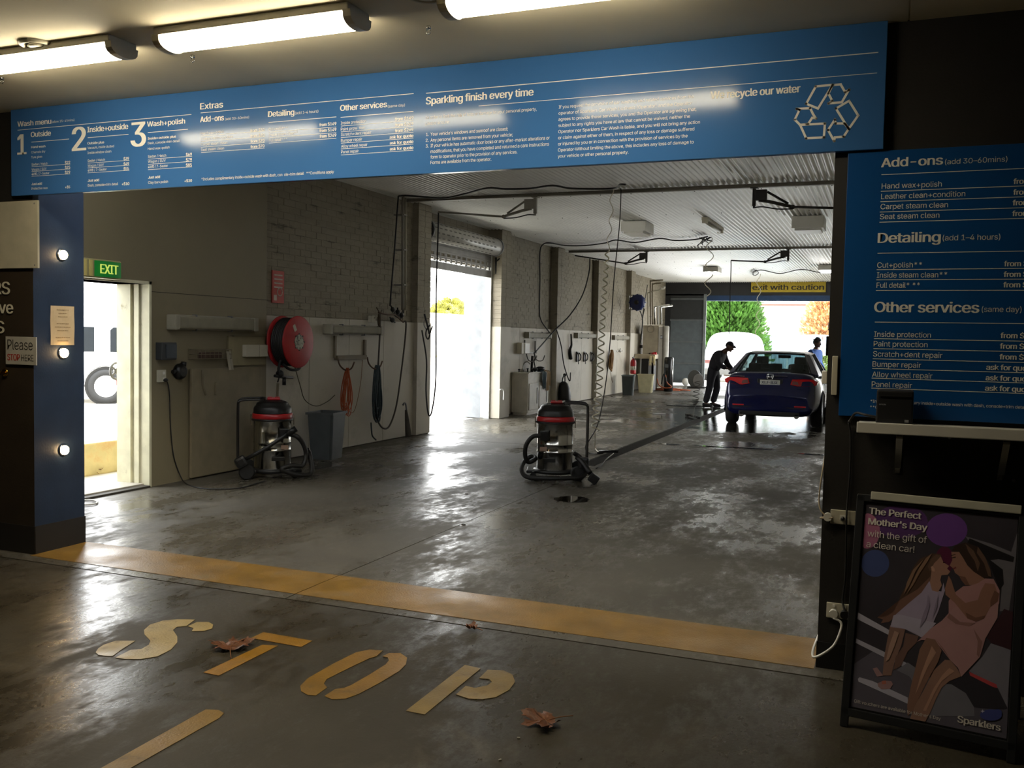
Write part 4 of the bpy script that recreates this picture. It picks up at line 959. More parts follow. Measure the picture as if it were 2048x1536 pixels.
# grey bin and the umbrella by the left wall
def bin_(loc, rz, sx, sy, h, mt, label, lidmt=None):
    t = thing('rubbish_bin', loc, label, 'bin', None, rz)
    b = bm_(); tp = .82
    o_ = [b.verts.new((sx/2*a*tp, sy/2*c*tp, 0)) for a, c in ((-1, -1), (1, -1), (1, 1), (-1, 1))]; u_ = [b.verts.new((sx/2*a, sy/2*c, h)) for a, c in ((-1, -1), (1, -1), (1, 1), (-1, 1))]
    i_ = [b.verts.new(((sx/2-.012)*a, (sy/2-.012)*c, h)) for a, c in ((-1, -1), (1, -1), (1, 1), (-1, 1))]; l_ = [b.verts.new(((sx/2-.012)*a*tp, (sy/2-.012)*c*tp, .02)) for a, c in ((-1, -1), (1, -1), (1, 1), (-1, 1))]
    b.faces.new(o_[::-1]); b.faces.new(l_)
    for A, B in ((o_, u_), (u_, i_), (i_, l_)):
        for k in range(4): b.faces.new((A[k], A[(k+1) % 4], B[(k+1) % 4], B[k]))
    es = [e for e in b.edges if abs((e.verts[0].co-e.verts[1].co).z) > h*.5]
    bmesh.ops.bevel(b, geom=es, offset=.025, segments=3, affect='EDGES')
    new('body', b, mt, t, world=False)
    b = bm_()
    for x0, x1, y0, y1 in ((-sx/2-.012, sx/2+.012, -sy/2-.012, -sy/2), (-sx/2-.012, sx/2+.012, sy/2, sy/2+.012), (-sx/2-.012, -sx/2, -sy/2, sy/2), (sx/2, sx/2+.012, -sy/2, sy/2)):
        box(b, x0, x1, y0, y1, h-.025, h+.004, bev=.003)
    new('rim', b, lidmt or mt, t, world=False); return t
bl = PZ(608, 921); bin_((-6.66, 10.15, 0), math.radians(8), .36, .42, .60, mat('bin_grey', '#4b4f50', .5), 'tall dark grey open bin against the wall under the hose reel')
t = thing('umbrella', PX(815, 868, -6.72), 'folded dark umbrella standing in the corner before the near pilaster', 'umbrella')
uq = lambda x, y: PX(x, y+5, -6.80)
b = bm_(); tube(b, [uq(806, 805), uq(809, 801), uq(812, 806), uq(815, 840), uq(817, 868)], .013, 8, smooth=3); new('handle', b, M_grey, t)
b = bm_(); tube(b, [uq(812, 815), uq(814, 835), uq(817, 866)], .05, 10, smooth=3, radii=(.018, .05)); new('canopy', b, mat('umbrella_cloth', '#4b463f', .8), t)

# ================================================================== ROLLER DOOR
t = thing('roller_door', (WX, (RY0+RY1)/2, 2.8), 'part-raised perforated grey roller shutter on the left wall', 'roller door')
dx, dr = -7.11, .165; dz = PX(881, 467, dx).z; dl0 = 16.62-RY0
b = bm_(); lathe(b, [(dr, 0), (dr, dl0)], (dx, RY0, dz), (0, 1, 0), 32)
new('rolled_curtain', b, mat('shutter_grey', '#a8a6a0', .4, metal=.2), t)
b = bm_()
for j in range(7):
    a = -PI*.55+j*PI*.16
    for k in range(14):
        y = RY0+.15+k*.185+(j % 2)*.09
        c = Vector((dx+math.cos(a)*(dr+.0015), y, dz+math.sin(a)*(dr+.0015))); ct = Vector((-math.sin(a), 0, math.cos(a)))
        vs = [c+ct*.010*s1+Vector((0, .05*s2, 0)) for s1, s2 in ((-1, -1), (-1, 1), (1, 1), (1, -1))]
        prism(b, vs, Vector((math.cos(a), 0, math.sin(a)))*.001)
new('perforation', b, mat('slot_shadow', '#5a5853', .8), t, kind='stuff')
b = bm_(); lathe(b, [(.185, 0), (.195, .02), (.195, .05), (.17, .06)], (dx, RY0-.0, dz), (0, 1, 0), 28); lathe(b, [(.06, -.03), (.09, 0)], (dx, RY0, dz), (0, 1, 0), 16); new('end_plate', b, M_black, t)
b = bm_(); lathe(b, [(.18, 0), (.18, .04)], (dx, RY0+dl0, dz), (0, 1, 0), 24); new('end_plate', b, M_grey, t)
M_slat = mat('slat_grey', '#8c8a87', .4, metal=.2)
cxx = -7.24; zb_ = PX(865, 536, cxx).z; zs = zb_+.14+.20
b = bm_(); box(b, cxx-.015, cxx+.015, RY0, RY1, zb_, zb_+.13, bev=.004); new('bottom_rail', b, M_slat, t)
for row in range(2):   # slats with real see-through slots
    z0_ = zb_+.135+row*.095; b = bm_(); box(b, cxx-.009, cxx+.009, RY0, RY1, z0_+.062, z0_+.09)
    box(b, cxx-.009, cxx+.009, RY0, RY1, z0_, z0_+.008)
    y = RY0
    while y < RY1: box(b, cxx-.009, cxx+.009, y, min(y+.065, RY1), z0_+.008, z0_+.062); y += .215
    new('slotted_slat', b, M_slat, t)
z = zb_+.135+.19
while z < dz-.1:
    b = bm_(); box(b, cxx-.009, cxx+.009, RY0, RY1, z, z+.088, bev=.005); new('slat', b, M_slat, t); z += .095
b = bm_(); box(b, -7.34, -7.22, RY1-.05, RY1+.0, 0, 3.2); new('guide', b, mat('guide_pale', '#c4c5c1', .35), t)
b = bm_(); box(b, -7.30, -7.22, RY0-.01, RY0+.03, 0, 3.2); new('guide', b, MATS['guide_pale'], t)
b = bm_(); tube(b, [PX(992, 515, -7.15), PX(992, 548, -7.15)], .02, 6, smooth=0); new('bracket', b, M_black, t); b = bm_(); tube(b, [PX(993, 522, -7.12), PX(1003, 514, -7.05)], .015, 6, smooth=0); new('bracket', b, M_black, t)
# white pipe down by the jamb
hose([PX(1000, 779, WX+.03), PX(1007, 781, WX+.03), PX(1007, 800, WX+.03)], .012, M_white, 'bent white pipe stub on the panel right of the roller doorway', 'pipe', 'pipe_stub')

# ================================================================== WET AND DRY VACUUMS
def vacuum(loc, rz, side, label):
    t = thing('vacuum_cleaner', loc, label, 'vacuum cleaner', 'wet and dry vacuums', rz); R = .205
    b = bm_(); lathe(b, [(R, .10), (R, .105), (R, .30), (R+.006, .305), (R, .312), (R, .385), (R+.006, .391), (R, .398), (R, .62), (R+.008, .628), (R+.008, .635)], n=48); new('drum', b, M_drum, t, world=False)
    b = bm_(); lathe(b, [(R+.02, .632), (R+.024, .636), (R+.024, .650), (R+.012, .656)], n=48); new('black_rim', b, M_black, t, world=False)
    b = bm_(); lathe(b, [(R+.012, .654), (R+.014, .660), (R+.012, .708), (R+.006, .712)], n=48); new('red_band', b, M_red, t, world=False)
    b = bm_(); lathe(b, [(R+.006, .71), (R+.004, .72), (R+.0, .765), (R-.012, .79), (R-.022, .795), (R-.034, .825), (R-.06, .842), (.11, .852), (.05, .858), (0, .858)], n=40); 
    rbox(b, (0, 0, .83), (.22, .16, .05), 0, .012)
    new('motor_head', b, M_black, t, world=False)
    b = bm_(); rbox(b, (.01, -.02, .872), (.14, .11, .026), 0, .010); rbox(b, (-.03, -.02, .884), (.05, .03, .02), 0, .006); rbox(b, (.05, -.02, .884), (.05, .03, .02), 0, .006); new('switch_plate', b, M_red, t, world=False)
    for a in (0.15*PI, .85*PI) if side > 0 else (0.1*PI, .9*PI):
        x, y = (R+.018)*math.cos(a), (R+.018)*math.sin(a)*-1*.2
        b = bm_(); rbox(b, (math.copysign(R+.026, x), y, .64), (.012, .035, .12), 0, .003); new('clamp', b, M_chrome, t, world=False)
    b = bm_()
    # trolley
    lathe(b, [(R+.03, .06), (R+.04, .066), (R+.04, .098), (R+.01, .108), (0, .108)], n=40)
    rbox(b, (-side*.02, 0, .08), (.60, .34, .035), 0, .012); new('trolley', b, M_black, t, world=False)
    for (x, y) in ((-.24*side, -.2), (-.24*side, .2)):
        b = bm_(); lathe(b, [(.034, -.014), (.037, -.010), (.037, .010), (.034, .014)], (x, y, .037), (0, 1, 0), 18); box(b, x-.012, x+.012, y-.02, y+.02, .05, .09); new('caster', b, M_rubber, t, world=False)
    for y in (-.23, .23):
        b = bm_(); lathe(b, [(.07, -.02), (.085, -.014), (.085, .014), (.07, .02)], (side*.27, y, .085), (0, 1, 0), 24, mi=0); new('rear_wheel', b, M_rubber, t, world=False)
    b = bm_(); X = side*.37
    for y in (-.15, .15):
        tube(b, [(side*.27, y, .10), (X-.01*side, y, .16), (X, y, .30), (X, y, .78), (X-.015*side, y, .845), (X-.07*side, y, .865), (side*.10, y, .872)], .0125, 10, smooth=4)
    tube(b, [(side*.10, -.15, .872), (side*.08, 0, .875), (side*.10, .15, .872)], .0125, 10, smooth=3); new('push_handle', b, mat('handle_black', '#1b1917', .3, coat=.3), t, world=False)
    b = bm_(); s = -side
    rbox(b, (s*.12, -.19, .50), (.10, .07, .11), 0, .01); rbox(b, (s*.06, -.20, .22), (.14, .03, .045), 0, .006); new('inlet', b, M_black, t, world=False)
    b = bm_(); rbox(b, (s*.13, -.178, .345), (.08, .012, .045), 0, .002, Matrix.Rotation(-s*math.radians(0), 3, 'Z')); new('label_plate', b, mat('vac_label', '#a58a78', .5), t, world=False)
    if side > 0:
        hp = [(s*.16, -.22, .50), (s*.25, -.23, .49), (s*.32, -.22, .40), (s*.335, -.20, .28), (s*.30, -.16, .19), (s*.22, -.10, .22), (s*.26, .0, .24), (s*.34, -.05, .19), (s*.37, -.20, .10), (s*.30, -.34, .045), (s*.10, -.38, .04), (-s*.12, -.36, .045), (-s*.28, -.30, .05), (-s*.36, -.20, .10), (-s*.30, -.10, .24), (-s*.22, -.12, .30)]
    else:
        hp = [(s*.16, -.22, .50), (s*.26, -.24, .47), (s*.33, -.22, .38), (s*.36, -.20, .26), (s*.32, -.24, .15), (s*.20, -.30, .16), (s*.1, -.33, .12), (s*.28, -.28, .05), (s*.42, -.20, .06), (s*.40, -.15, .26), (s*.37, -.18, .32)]
    b = bm_()
    tube(b, hp, .026, 10, smooth=8); 
    # corrugation rings
    new('suction_hose', b, mat('ribbed_hose', '#191817', .45, bump=.4, bscale=160), t, world=False)
    b = bm_()
    if side > 0:
        tube(b, [(.25, -.22, .27), (.33, -.28, .20), (.40, -.36, .11)], .03, 10, smooth=3); rbox(b, (.44, -.40, .055), (.11, .09, .10), 0, .015, Matrix.Rotation(math.radians(35), 3, 'Y'))
        rbox(b, (.33, -.22, .20), (.12, .10, .14), 0, .03)
    else:
        tube(b, [(-.30, -.25, .22), (-.05, -.27, .36), (.20, -.25, .54)], .022, 10, smooth=2); tube(b, [(.16, -.25, .50), (.25, -.25, .56)], .036, 10, smooth=0); rbox(b, (-.33, -.25, .20), (.12, .12, .12), 0, .03, Matrix.Rotation(math.radians(-30), 3, 'Y'))
    new('floor_wand', b, M_black, t, world=False)
    return t
vacuum((-3.50, 10.05, 0), math.radians(19), 1, 'chrome drum vacuum with red band standing alone in the middle of the bay')
vacuum((-6.32, 8.55, 0), math.radians(37), -1, 'chrome drum vacuum with red band parked against the left plaster wall')

# puddle in a worn hollow, and small floor debris
def blob(cx, cy, rx, ry, z0, z1, name, mt, label, cat, seed=0, n=26, rough=.18):
    r = random.Random(seed); b = bm_()
    prism(b, [(cx+rx*math.cos(2*PI*i/n)*(1+r.uniform(-rough, rough)), cy+ry*math.sin(2*PI*i/n)*(1+r.uniform(-rough, rough)), z0) for i in range(n)], (0, 0, z1-z0))
    return new(name, b, mt, label=label, cat=cat)
M_water = mat('dark_water', '#17130d', .04, var=.1)
pp = PZ(1145, 999); blob(pp.x, pp.y, .17, .19, .0005, .003, 'puddle', M_water, 'small dark puddle on the concrete in front of the near vacuum', 'puddle', 3)
for (x, y, rx, ry, sd, lab) in ((1330, 888, .25, .07, 1, 'thin strip of water in the floor joint right of the drain'), (1420, 893, .28, .05, 2, 'thin water strip along the joint in front of the blue car'), (1500, 897, .35, .06, 3, 'longest thin water strip along the joint, below the car'), (1640, 910, .3, .07, 5, 'water strip at the right end of the floor joint')):
    q = PZ(x, y); blob(q.x, q.y, rx, ry, .0005, .003, 'puddle', M_water, lab, 'puddle', sd)
for i, (x, y, s, lab) in enumerate(((1317, 838, .07, 'dark clod of dirt on the wet floor left of the drain'), (1223, 793, .06, 'dark leaf scrap on the floor near the far bins'), (927, 1050, .035, 'tiny dark scrap on the floor joint'), (1358, 806, .04, 'small scrap on the floor behind the coiled hose'), (933, 988, .03, 'tiny crumb on the bay floor'), (1076, 978, .02, 'tiny pale crumb on the bay floor near the vacuum'))):
    q = PZ(x, y); b = bm_(); r = bmesh.ops.create_icosphere(b, subdivisions=2, radius=1)
    rr = random.Random(i)
    for v in b.verts: v.co = Vector((v.co.x*s, v.co.y*s*.7, max(v.co.z, -.2)*s*.3+s*.06))*.6*(1+rr.uniform(-.2, .2))+Vector((q.x, q.y, .0))
    new('floor_debris', b, mat('debris', '#2b241c', .9), label=lab, cat='debris')
q = PZ(1318, 828); b = bm_(); rbox(b, (q.x, q.y, .012), (.28, .05, .016), 0, .003, Matrix.Rotation(.1, 3, 'Z')); new('plastic_strip', b, mat('pale_scrap', '#c8c8c4', .4), label='pale plastic strip lying on the wet floor left of the drain', cat='scrap')
q = PZ(172, 1004); b = bm_(); tube(b, [(-5.56, 5.9, .01), (-5.95, 6.05, .012), (-6.2, 6.3, .012), (-6.3, 6.6, .012), (-6.6, 6.6, .012)], .008, 6)
b.free()
hose([PZ(165, 1000, .01), PZ(182, 1000, .012), PZ(194, 1003, .012), PZ(192, 1007, .012), PZ(180, 1009, .012), PZ(165, 1010, .01)], .008, M_white, 'loop of white cable on the floor just past the blue pier', 'cable', 'cable')

# ================================================================== LAUNDRY SINK AND ITS WALL
sx0, sx1, sy0 = WXF(18.5, -.13), -6.83, 17.84; sy1 = PX(1097, 745, -6.83).y; ym = (sy0+sy1)/2
t = thing('laundry_sink', (-7.0, 18.5, 0), 'white laundry sink cabinet with two doors against the left wall', 'sink cabinet')
M_tub = mat('laundry_white', '#b9b3a6', .45)
b = bm_(); box(b, sx0, sx1, sy0, sy1, .05, .86, bev=.006); box(b, sx0+.02, sx1-.03, sy0+.02, sy1-.02, 0, .06); new('cabinet', b, M_tub, t)
b = bm_(); box(b, sx0, sx1+.02, sy0-.02, sy1+.02, .86, .885, bev=.005); new('rim', b, M_tub, t)
b = bm_(); box(b, sx0+.08, sx1-.05, sy0+.25, sy1-.1, .875, .888, bev=.004); new('basin', b, M_chrome, t)
for ya, yb in ((sy0+.05, (sy0+sy1)/2-.02), ((sy0+sy1)/2+.02, sy1-.05)):
    b = bm_(); box(b, sx1, sx1+.018, ya, yb, .10, .66, bev=.012); d = new('door', b, M_tub, t)
    yh = yb-.10
    b = bm_(); box(b, sx1+.018, sx1+.03, yh-.012, yh+.012, .22, .56, bev=.004); new('handle', b, M_grey, d)
WS = WXF(18.5, -.135)
da, db = PX(1033, 697, WS), PX(1049, 697, WS)
t2_ = thing('soap_dispenser', (WS, (da.y+db.y)/2, 1.27), 'pale soap dispenser on the wall above the sink', 'dispenser')
b = bm_(); box(b, WS, WS+.12, da.y, db.y, 1.27, 1.50, bev=.01); new('case', b, M_offw, t2_); b = bm_(); box(b, WS+.12, WS+.14, da.y+.15, db.y-.05, 1.28, 1.49, bev=.004); new('lid', b, M_white, t2_)
t = thing('sink_tap', (sx0+.06, ym-.1, .885), 'dark taps standing at the back of the laundry sink', 'tap')
b = bm_(); tube(b, [(sx0+.05, ym-.1, .885), (sx0+.05, ym-.1, 1.05), (sx0+.13, ym-.1, 1.10), (sx0+.20, ym-.1, 1.05)], .014, 8); new('spout', b, M_chrome, t)
for yy in (ym-.35, ym+.15, ym+.45): b = bm_(); cyl(b, (sx0+.05, yy, .885), (sx0+.05, yy, .93), .016, 10); ball(b, (sx0+.05, yy, .94), .028, .028, .014); new('tap_handle', b, M_black, t)
sq = lambda x, y: PX(x, y, WS+.10)
a_, c_ = sq(1056, 706), sq(1078, 706)
t = thing('hook_rack', (WS, (a_.y+c_.y)/2, a_.z), 'metal hook rack holding black hoses above the laundry sink', 'rack')
b = bm_(); box(b, WS, WS+.05, a_.y, c_.y, a_.z-.02, a_.z+.02); box(b, WS, WS+.03, a_.y, a_.y+.03, a_.z, a_.z+.28); box(b, WS, WS+.03, c_.y-.03, c_.y, a_.z, a_.z+.26); new('rail', b, mat('rack_grey', '#5b574e', .5), t)
for yy in (a_.y+.05, a_.y+.55): b = bm_(); tube(b, [(WS+.04, yy, a_.z), (WS+.08, yy+.05, a_.z-.16), (WS+.16, yy+.2, a_.z-.17), (WS+.18, yy+.28, a_.z-.06)], .012, 6); new('hook', b, MATS['rack_grey'], t)
hose([sq(1065, 712), sq(1064, 725), sq(1063, 742)], .03, dk, 'thick black hose end hanging straight down behind the sink')
hose([sq(1068, 706), sq(1070, 716), sq(1068, 722), sq(1070, 734), sq(1069, 740), sq(1073, 742)], .014, dk, 'thin black hose dropping onto the sink rim')
t = thing('cloth', (sx1, sy1-.3, .5), 'dark teal and cream cloth draped over the right end of the sink', 'cloth')
def drape(y0, y1, zt, zb, x, mt, nme, seed):
    b = bm_(); n = 10; mrow = 8; g = []
    for i in range(n+1):
        row = []
        for j in range(mrow+1):
            u = i/n; v = j/mrow; yy = y0+(y1-y0)*u
            if v < .3: row.append(b.verts.new((x-.12+.12*v/.3+.0, yy, zt+.012*math.sin(u*9+seed))))
            else: row.append(b.verts.new((x+.025+.02*math.sin(u*11+seed)*(v), yy+.01*math.sin(v*6), zt-(v-.3)/.7*(zt-zb)*(1-.15*math.sin(u*5+seed)))))
        g.append(row)
    for i in range(n):
        for j in range(mrow): b.faces.new((g[i][j], g[i+1][j], g[i+1][j+1], g[i][j+1])).smooth = True
    return new(nme, b, mt, t)
drape(sy1-.52, sy1-.24, .90, .55, sx1+.02, mat('teal_cloth', '#2c3f44', .9), 'dark_cloth', 1); drape(sy1-.2, sy1-.0, .90, .52, sx1+.02, mat('cream_cloth', '#a58d6c', .9), 'cream_cloth', 4)
b = bm_(); ball(b, (sx1-.10, sy1-.25, .945), .10, .15, .05); ball(b, (sx1-.16, sy1-.42, .935), .07, .1, .04); new('black_glove', b, M_black, label='crumpled black glove on the corner of the sink', cat='glove')
# dark bag behind the vacuum
gq_ = PZ(1110, 812); GX, GY = gq_.x+.24, gq_.y-.1
t = thing('garden_blower', (GX, GY, 0), 'dark upright bag with a strap between sink and pilaster', 'bag')
t.name = 'equipment_bag'
b = bm_(); lathe(b, [(.13, 0), (.17, .03), (.18, .25), (.15, .45), (.10, .55), (.04, .60)], (GX, GY, 0), (0, 0, 1), 20); new('body', b, M_black, t)
b = bm_(); tube(b, [(GX, GY-.1, .5), (GX+.02, GY-.15, .66), (GX+.02, GY, .74), (GX, GY+.1, .52)], .014, 6); ball(b, (GX+.02, GY, .75), .04); new('strap', b, M_rubber, t)
# three hose clips and the strap
for x, lab in ((1155, 'first black hose clip on the white panel'), (1169, 'middle black hose clip on the white panel'), (1182, 'last black hose clip, next to the coiled hose')):
    p = PW(x, 711, -.11); W_ = p.x; t = thing('hose_clip', p, lab, 'hose clip', 'hose clips on the white panel')
    b = bm_(); box(b, W_-.02, W_+.015, p.y-.05, p.y+.05, p.z-.16, p.z+.1); new('backplate', b, M_grey, t)
    for sg in (-1, 1): b = bm_(); tube(b, [(W_+.02, p.y+sg*.05, p.z+.07), (W_+.06, p.y+sg*.09, p.z), (W_+.06, p.y+sg*.07, p.z-.10), (W_+.03, p.y, p.z-.14)], .016, 6); new('jaw', b, M_black, t)
    b = bm_(); tube(b, [(W_+.03, p.y, p.z-.13), (W_+.03, p.y, p.z-.22)], .01, 6, smooth=0); new('pin', b, M_black, t)
b = bm_(); tube(b, [PW(1142, 668, -.11), PW(1143, 690, -.10), PW(1140, 700, -.11), PW(1142, 718, -.11)], .035, 6, radii=(.02, .045)); new('black_strap', b, dk, label='limp black strap hanging left of the three hose clips', cat='strap')
# ochre cord, tap, power board, fire extinguisher
cc = PW(1222, 700, -.08); hank(cc.x, cc.z, cc.y, 14, .62, .20, .017, mat('ochre_cord', '#7d5a2a', .7), 'extension_cord', 'ochre yellow cord bundle hanging on the far pilaster', 'cord', 9)
hose([PW(1221, 735, -.08), PW(1222, 752, -.08), PW(1225, 765, -.08)], .008, mat('ochre_thin', '#6b5a44', .7), 'loose tail of the ochre cord', 'cord', 'cord')
p = PW(1238, 702, -.12); W_ = p.x; t = thing('wall_tap', p, 'chrome wall tap right of the ochre cord', 'tap')
b = bm_(); tube(b, [(W_, p.y-.30, p.z), (W_+.02, p.y+.25, p.z)], .018, 8, smooth=0); ball(b, (W_+.04, p.y-.05, p.z), .045); new('body', b, M_chrome, t)
b = bm_(); tube(b, [(W_+.04, p.y, p.z), (W_+.04, p.y, p.z+.08)], .015, 6, smooth=0); new('handle', b, M_chrome, t)
p = PW(1256, 683, -.11); W_ = p.x; t = thing('power_board', p, 'pale board with small switches beside the farthest wall batten', 'switch box')
b = bm_(); box(b, W_-.02, W_+.01, p.y-.22, p.y+.2, p.z-.28, p.z+.25, bev=.005); new('board', b, mat('board_pale', '#a8a48c', .6), t)
for k in range(3): b = bm_(); box(b, W_+.01, W_+.05, p.y-.1, p.y+.08, p.z-.22+k*.16, p.z-.12+k*.16, bev=.004); new('switch', b, M_grey, t)
p = PY(1266, 748, 27.40); t = thing('fire_extinguisher', p, 'red fire extinguisher on the wall above the far grey bin', 'fire extinguisher')
b = bm_(); lathe(b, [(.06, 0), (.085, .01), (.088, .03), (.088, .36), (.07, .42), (.03, .45), (.03, .48)], p, (0, 0, 1), 20); new('cylinder', b, mat('extinguisher_red', '#a3161c', .3), t)
b = bm_(); lathe(b, [(.0895, .12), (.0895, .24)], p, (0, 0, 1), 20); new('label_band', b, M_offw, t)
b = bm_(); box(b, p.x-.02, p.x+.02, p.y-.09, p.y+.05, p.z+.48, p.z+.51, bev=.004); tube(b, [(p.x, p.y+.02, p.z+.50), (p.x+.02, p.y+.08, p.z+.58)], .01, 6, smooth=0); new('lever', b, M_black, t)
b = bm_(); tube(b, [(p.x, p.y-.05, p.z+.47), (p.x+.08, p.y-.12, p.z+.40), (p.x+.08, p.y-.11, p.z+.15)], .012, 6); new('nozzle_hose', b, M_black, t)
b = bm_(); box(b, p.x-.03, p.x+.03, p.y+.08, p.y+.14, p.z+.1, p.z+.4); new('wall_bracket', b, M_grey, t)

# far corner: bins, bench, cabinet, tank
q = PX(1256, 784, -6.93); bin_((q.x, q.y, 0), .2, .36, .46, .58, mat('bin_slate', '#454c4c', .5), 'grey square bin under the fire extinguisher', mat('bin_lid', '#7d8a8d', .5))
q = PY(1291, 783, 27.9); bin_((q.x, q.y, 0), .15, .48, .46, .56, mat('bin_cream', '#b6b08e', .5), 'cream open tub beside the grey bin')
q = PW(1275, 605, .34)
t = thing('hose_reel', q, 'round blue air hose reel high on the far pilaster', 'hose reel')
b = bm_(); lathe(b, [(0, -.10), (.18, -.10), (.23, -.07), (.245, 0), (.23, .07), (.18, .10), (0, .10)], q, (.25, 1, 0), 32); new('case', b, mat('reel_blue', '#16265c', .4), t)
b = bm_()
for i in range(12):
    a = 2*PI*i/12; rbox(b, (q.x+.235*math.cos(a), q.y, q.z+.235*math.sin(a)), (.04, .12, .04), 0, .006, Matrix.Rotation(-a, 3, 'Y'))
new('rib', b, MATS['reel_blue'], t)
b = bm_(); lathe(b, [(.0, 0), (.07, 0), (.06, .03), (0, .03)], q+Vector((0, -.135, 0)), (0, 1, 0), 20); new('hub', b, M_black, t)
b = bm_(); box(b, q.x-.30, q.x-.24, q.y-.05, q.y+.05, q.z-.2, q.z+.2); box(b, q.x-.34, q.x-.10, q.y-.03, q.y+.03, q.z-.23, q.z-.2); box(b, q.x-.34, q.x-.10, q.y-.03, q.y+.03, q.z+.2, q.z+.23); box(b, WXF(q.y)-.02, q.x-.28, q.y-.04, q.y+.04, q.z-.06, q.z+.06); new('bracket', b, mat('bracket_pale', '#8d8b7d', .5), t)
b = bm_(); hq = lambda x, y: PW(x, y, .36)
tube(b, [hq(1280, 622), hq(1284, 632), hq(1285, 645), hq(1283, 670), hq(1281, 685)], .018, 6); tube(b, [hq(1289, 618), hq(1286, 632), hq(1285, 640)], .014, 6); tube(b, [hq(1284, 640), hq(1290, 600), hq(1295, 570)], .012, 6); new('hose_tail', b, dk, t)
# pale treatment cabinet
cx = PZ(1305, 775)
t = thing('water_treatment_cabinet', (-6.6, 30.3, 0), 'tall cream steel cabinet with chamfered corner at the far left', 'cabinet')
A = [PZ(*p_) for p_ in ((1287, 779), (1316, 781))]
def zat(pt, ypx):   # height of pixel row over a ground point
    d = pt-EYE; k = d.dot(FW); base = 768-F*d.dot(UP)/k; return (base-ypx)/F*k
yC = 29.2
cabx = [PY(1285, 700, yC).x, PY(1316, 700, yC).x, PY(1326, 700, yC+.25).x, PY(1336, 700, yC+.5).x]
o_ = [(cabx[0], yC), (cabx[1], yC), (cabx[2], yC+.25), (cabx[2], yC+.25)]
zt = PY(1300, 651, yC).z
b = bm_(); prism(b, [(cabx[0], yC, .08), (cabx[1], yC, .08), (cabx[1]+.10, yC+.3, .08), (cabx[1]+.02, yC+.9, .08), (cabx[0], yC+.9, .08)], (0, 0, zt-.08)); new('body', b, mat('cabinet_cream', '#a9a08c', .5), t)
b = bm_(); prism(b, [(cabx[1]+.006, yC-.006, .12), (cabx[1]+.10, yC+.27, .12), (cabx[1]+.106, yC+.264, .12), (cabx[1]+.012, yC-.012, .12)], (0, 0, zt-.16)); new('side_shade', b, mat('cabinet_shade', '#6d675b', .5), t)  # thin darker sheet: shade of the chamfered face put into its colour
zc = PY(1302, 658, yC).z
b = bm_(); tube(b, [(cabx[0]+.26+.11*math.cos(a), yC-.004, zc+.11*math.sin(a)) for a in [i*PI/12 for i in range(25)]], .012, 6, smooth=0); new('dial_ring', b, mat('dial_grey', '#8b8474', .5), t)
b = bm_(); m_ = Vector((cabx[1]+.06, yC+.13, PY(1320, 674, yC).z)); lathe(b, [(.05, 0), (.06, .015), (.04, .02)], m_, (.7, -.7, 0), 16); new('gauge', b, M_black, t)
b = bm_(); box(b, cabx[0]+.22, cabx[0]+.25, yC-.03, yC, 1.12, 1.2); new('latch', b, M_black, t)
t = thing('pressure_tank', (PY(1331, 700, yC+.3).x, yC+.3, 0), 'pale rounded column standing behind the cream cabinet', 'tank')
b = bm_(); lathe(b, [(.095, 0), (.10, .02), (.10, zt-.03), (.08, zt)], (PY(1331, 700, yC+.3).x, yC+.3, 0), (0, 0, 1), 28); new('shell', b, mat('column_pale', '#b8b5aa', .35), t)
# black tank with orange hoses
q = PZ(1337, 776); q.y = 28.95; q.x = PY(1337, 760, 28.95).x; zt2 = PY(1337, 714, 28.95).z
t = thing('black_water_tank', (q.x, q.y, 0), 'black cylindrical pump tank beside the folding door', 'tank')
b = bm_(); lathe(b, [(.12, 0), (.145, .02), (.15, zt2-.06), (.13, zt2-.01), (.05, zt2)], (q.x, q.y, 0), (0, 0, 1), 24); new('cylinder', b, mat('tank_black', '#161718', .25), t)
b = bm_(); tube(b, [(q.x+.13, q.y-.08, .1), (q.x+.13, q.y-.08, zt2-.05)], .012, 6, smooth=0); new('side_tube', b, M_chrome, t)
b = bm_(); rbox(b, (q.x-.04, q.y-.145, zt2-.28), (.10, .02, .12), 0, .004); new('label_plate', b, mat('tank_label', '#5d6162', .4), t)
M_orh = mat('orange_hose', '#a5532f', .5)
h0 = lambda x, y, Y=28.6: PY(x, y, Y)
b = bm_(); r3 = random.Random(3)
for i in range(5):
    c = PZ(1332+i*4, 781); tube(b, [(c.x-.35+r3.uniform(-.1, .1), c.y-.15, .03+i*.012), (c.x, c.y-.35+r3.uniform(-.1, .1), .03+i*.012), (c.x+.45+r3.uniform(-.1, .2), c.y-.1, .03), (c.x+.2, c.y+.25, .03), (c.x-.3, c.y+.15, .035+i*.01)], .018, 6)
tube(b, [h0(1314, 757), h0(1318, 770), h0(1330, 776), h0(1343, 775)], .018, 6); tube(b, [h0(1331, 750), h0(1334, 765), h0(1344, 774)], .018, 6)
new('coiled_hose', b, M_orh, label='orange hose coiled on the floor at the foot of the black tank', cat='hose')
hose([h0(1323, 768), h0(1326, 752), h0(1329, 748), h0(1332, 757), h0(1334, 770)], .02, dk, 'black hose arch in front of the black tank')
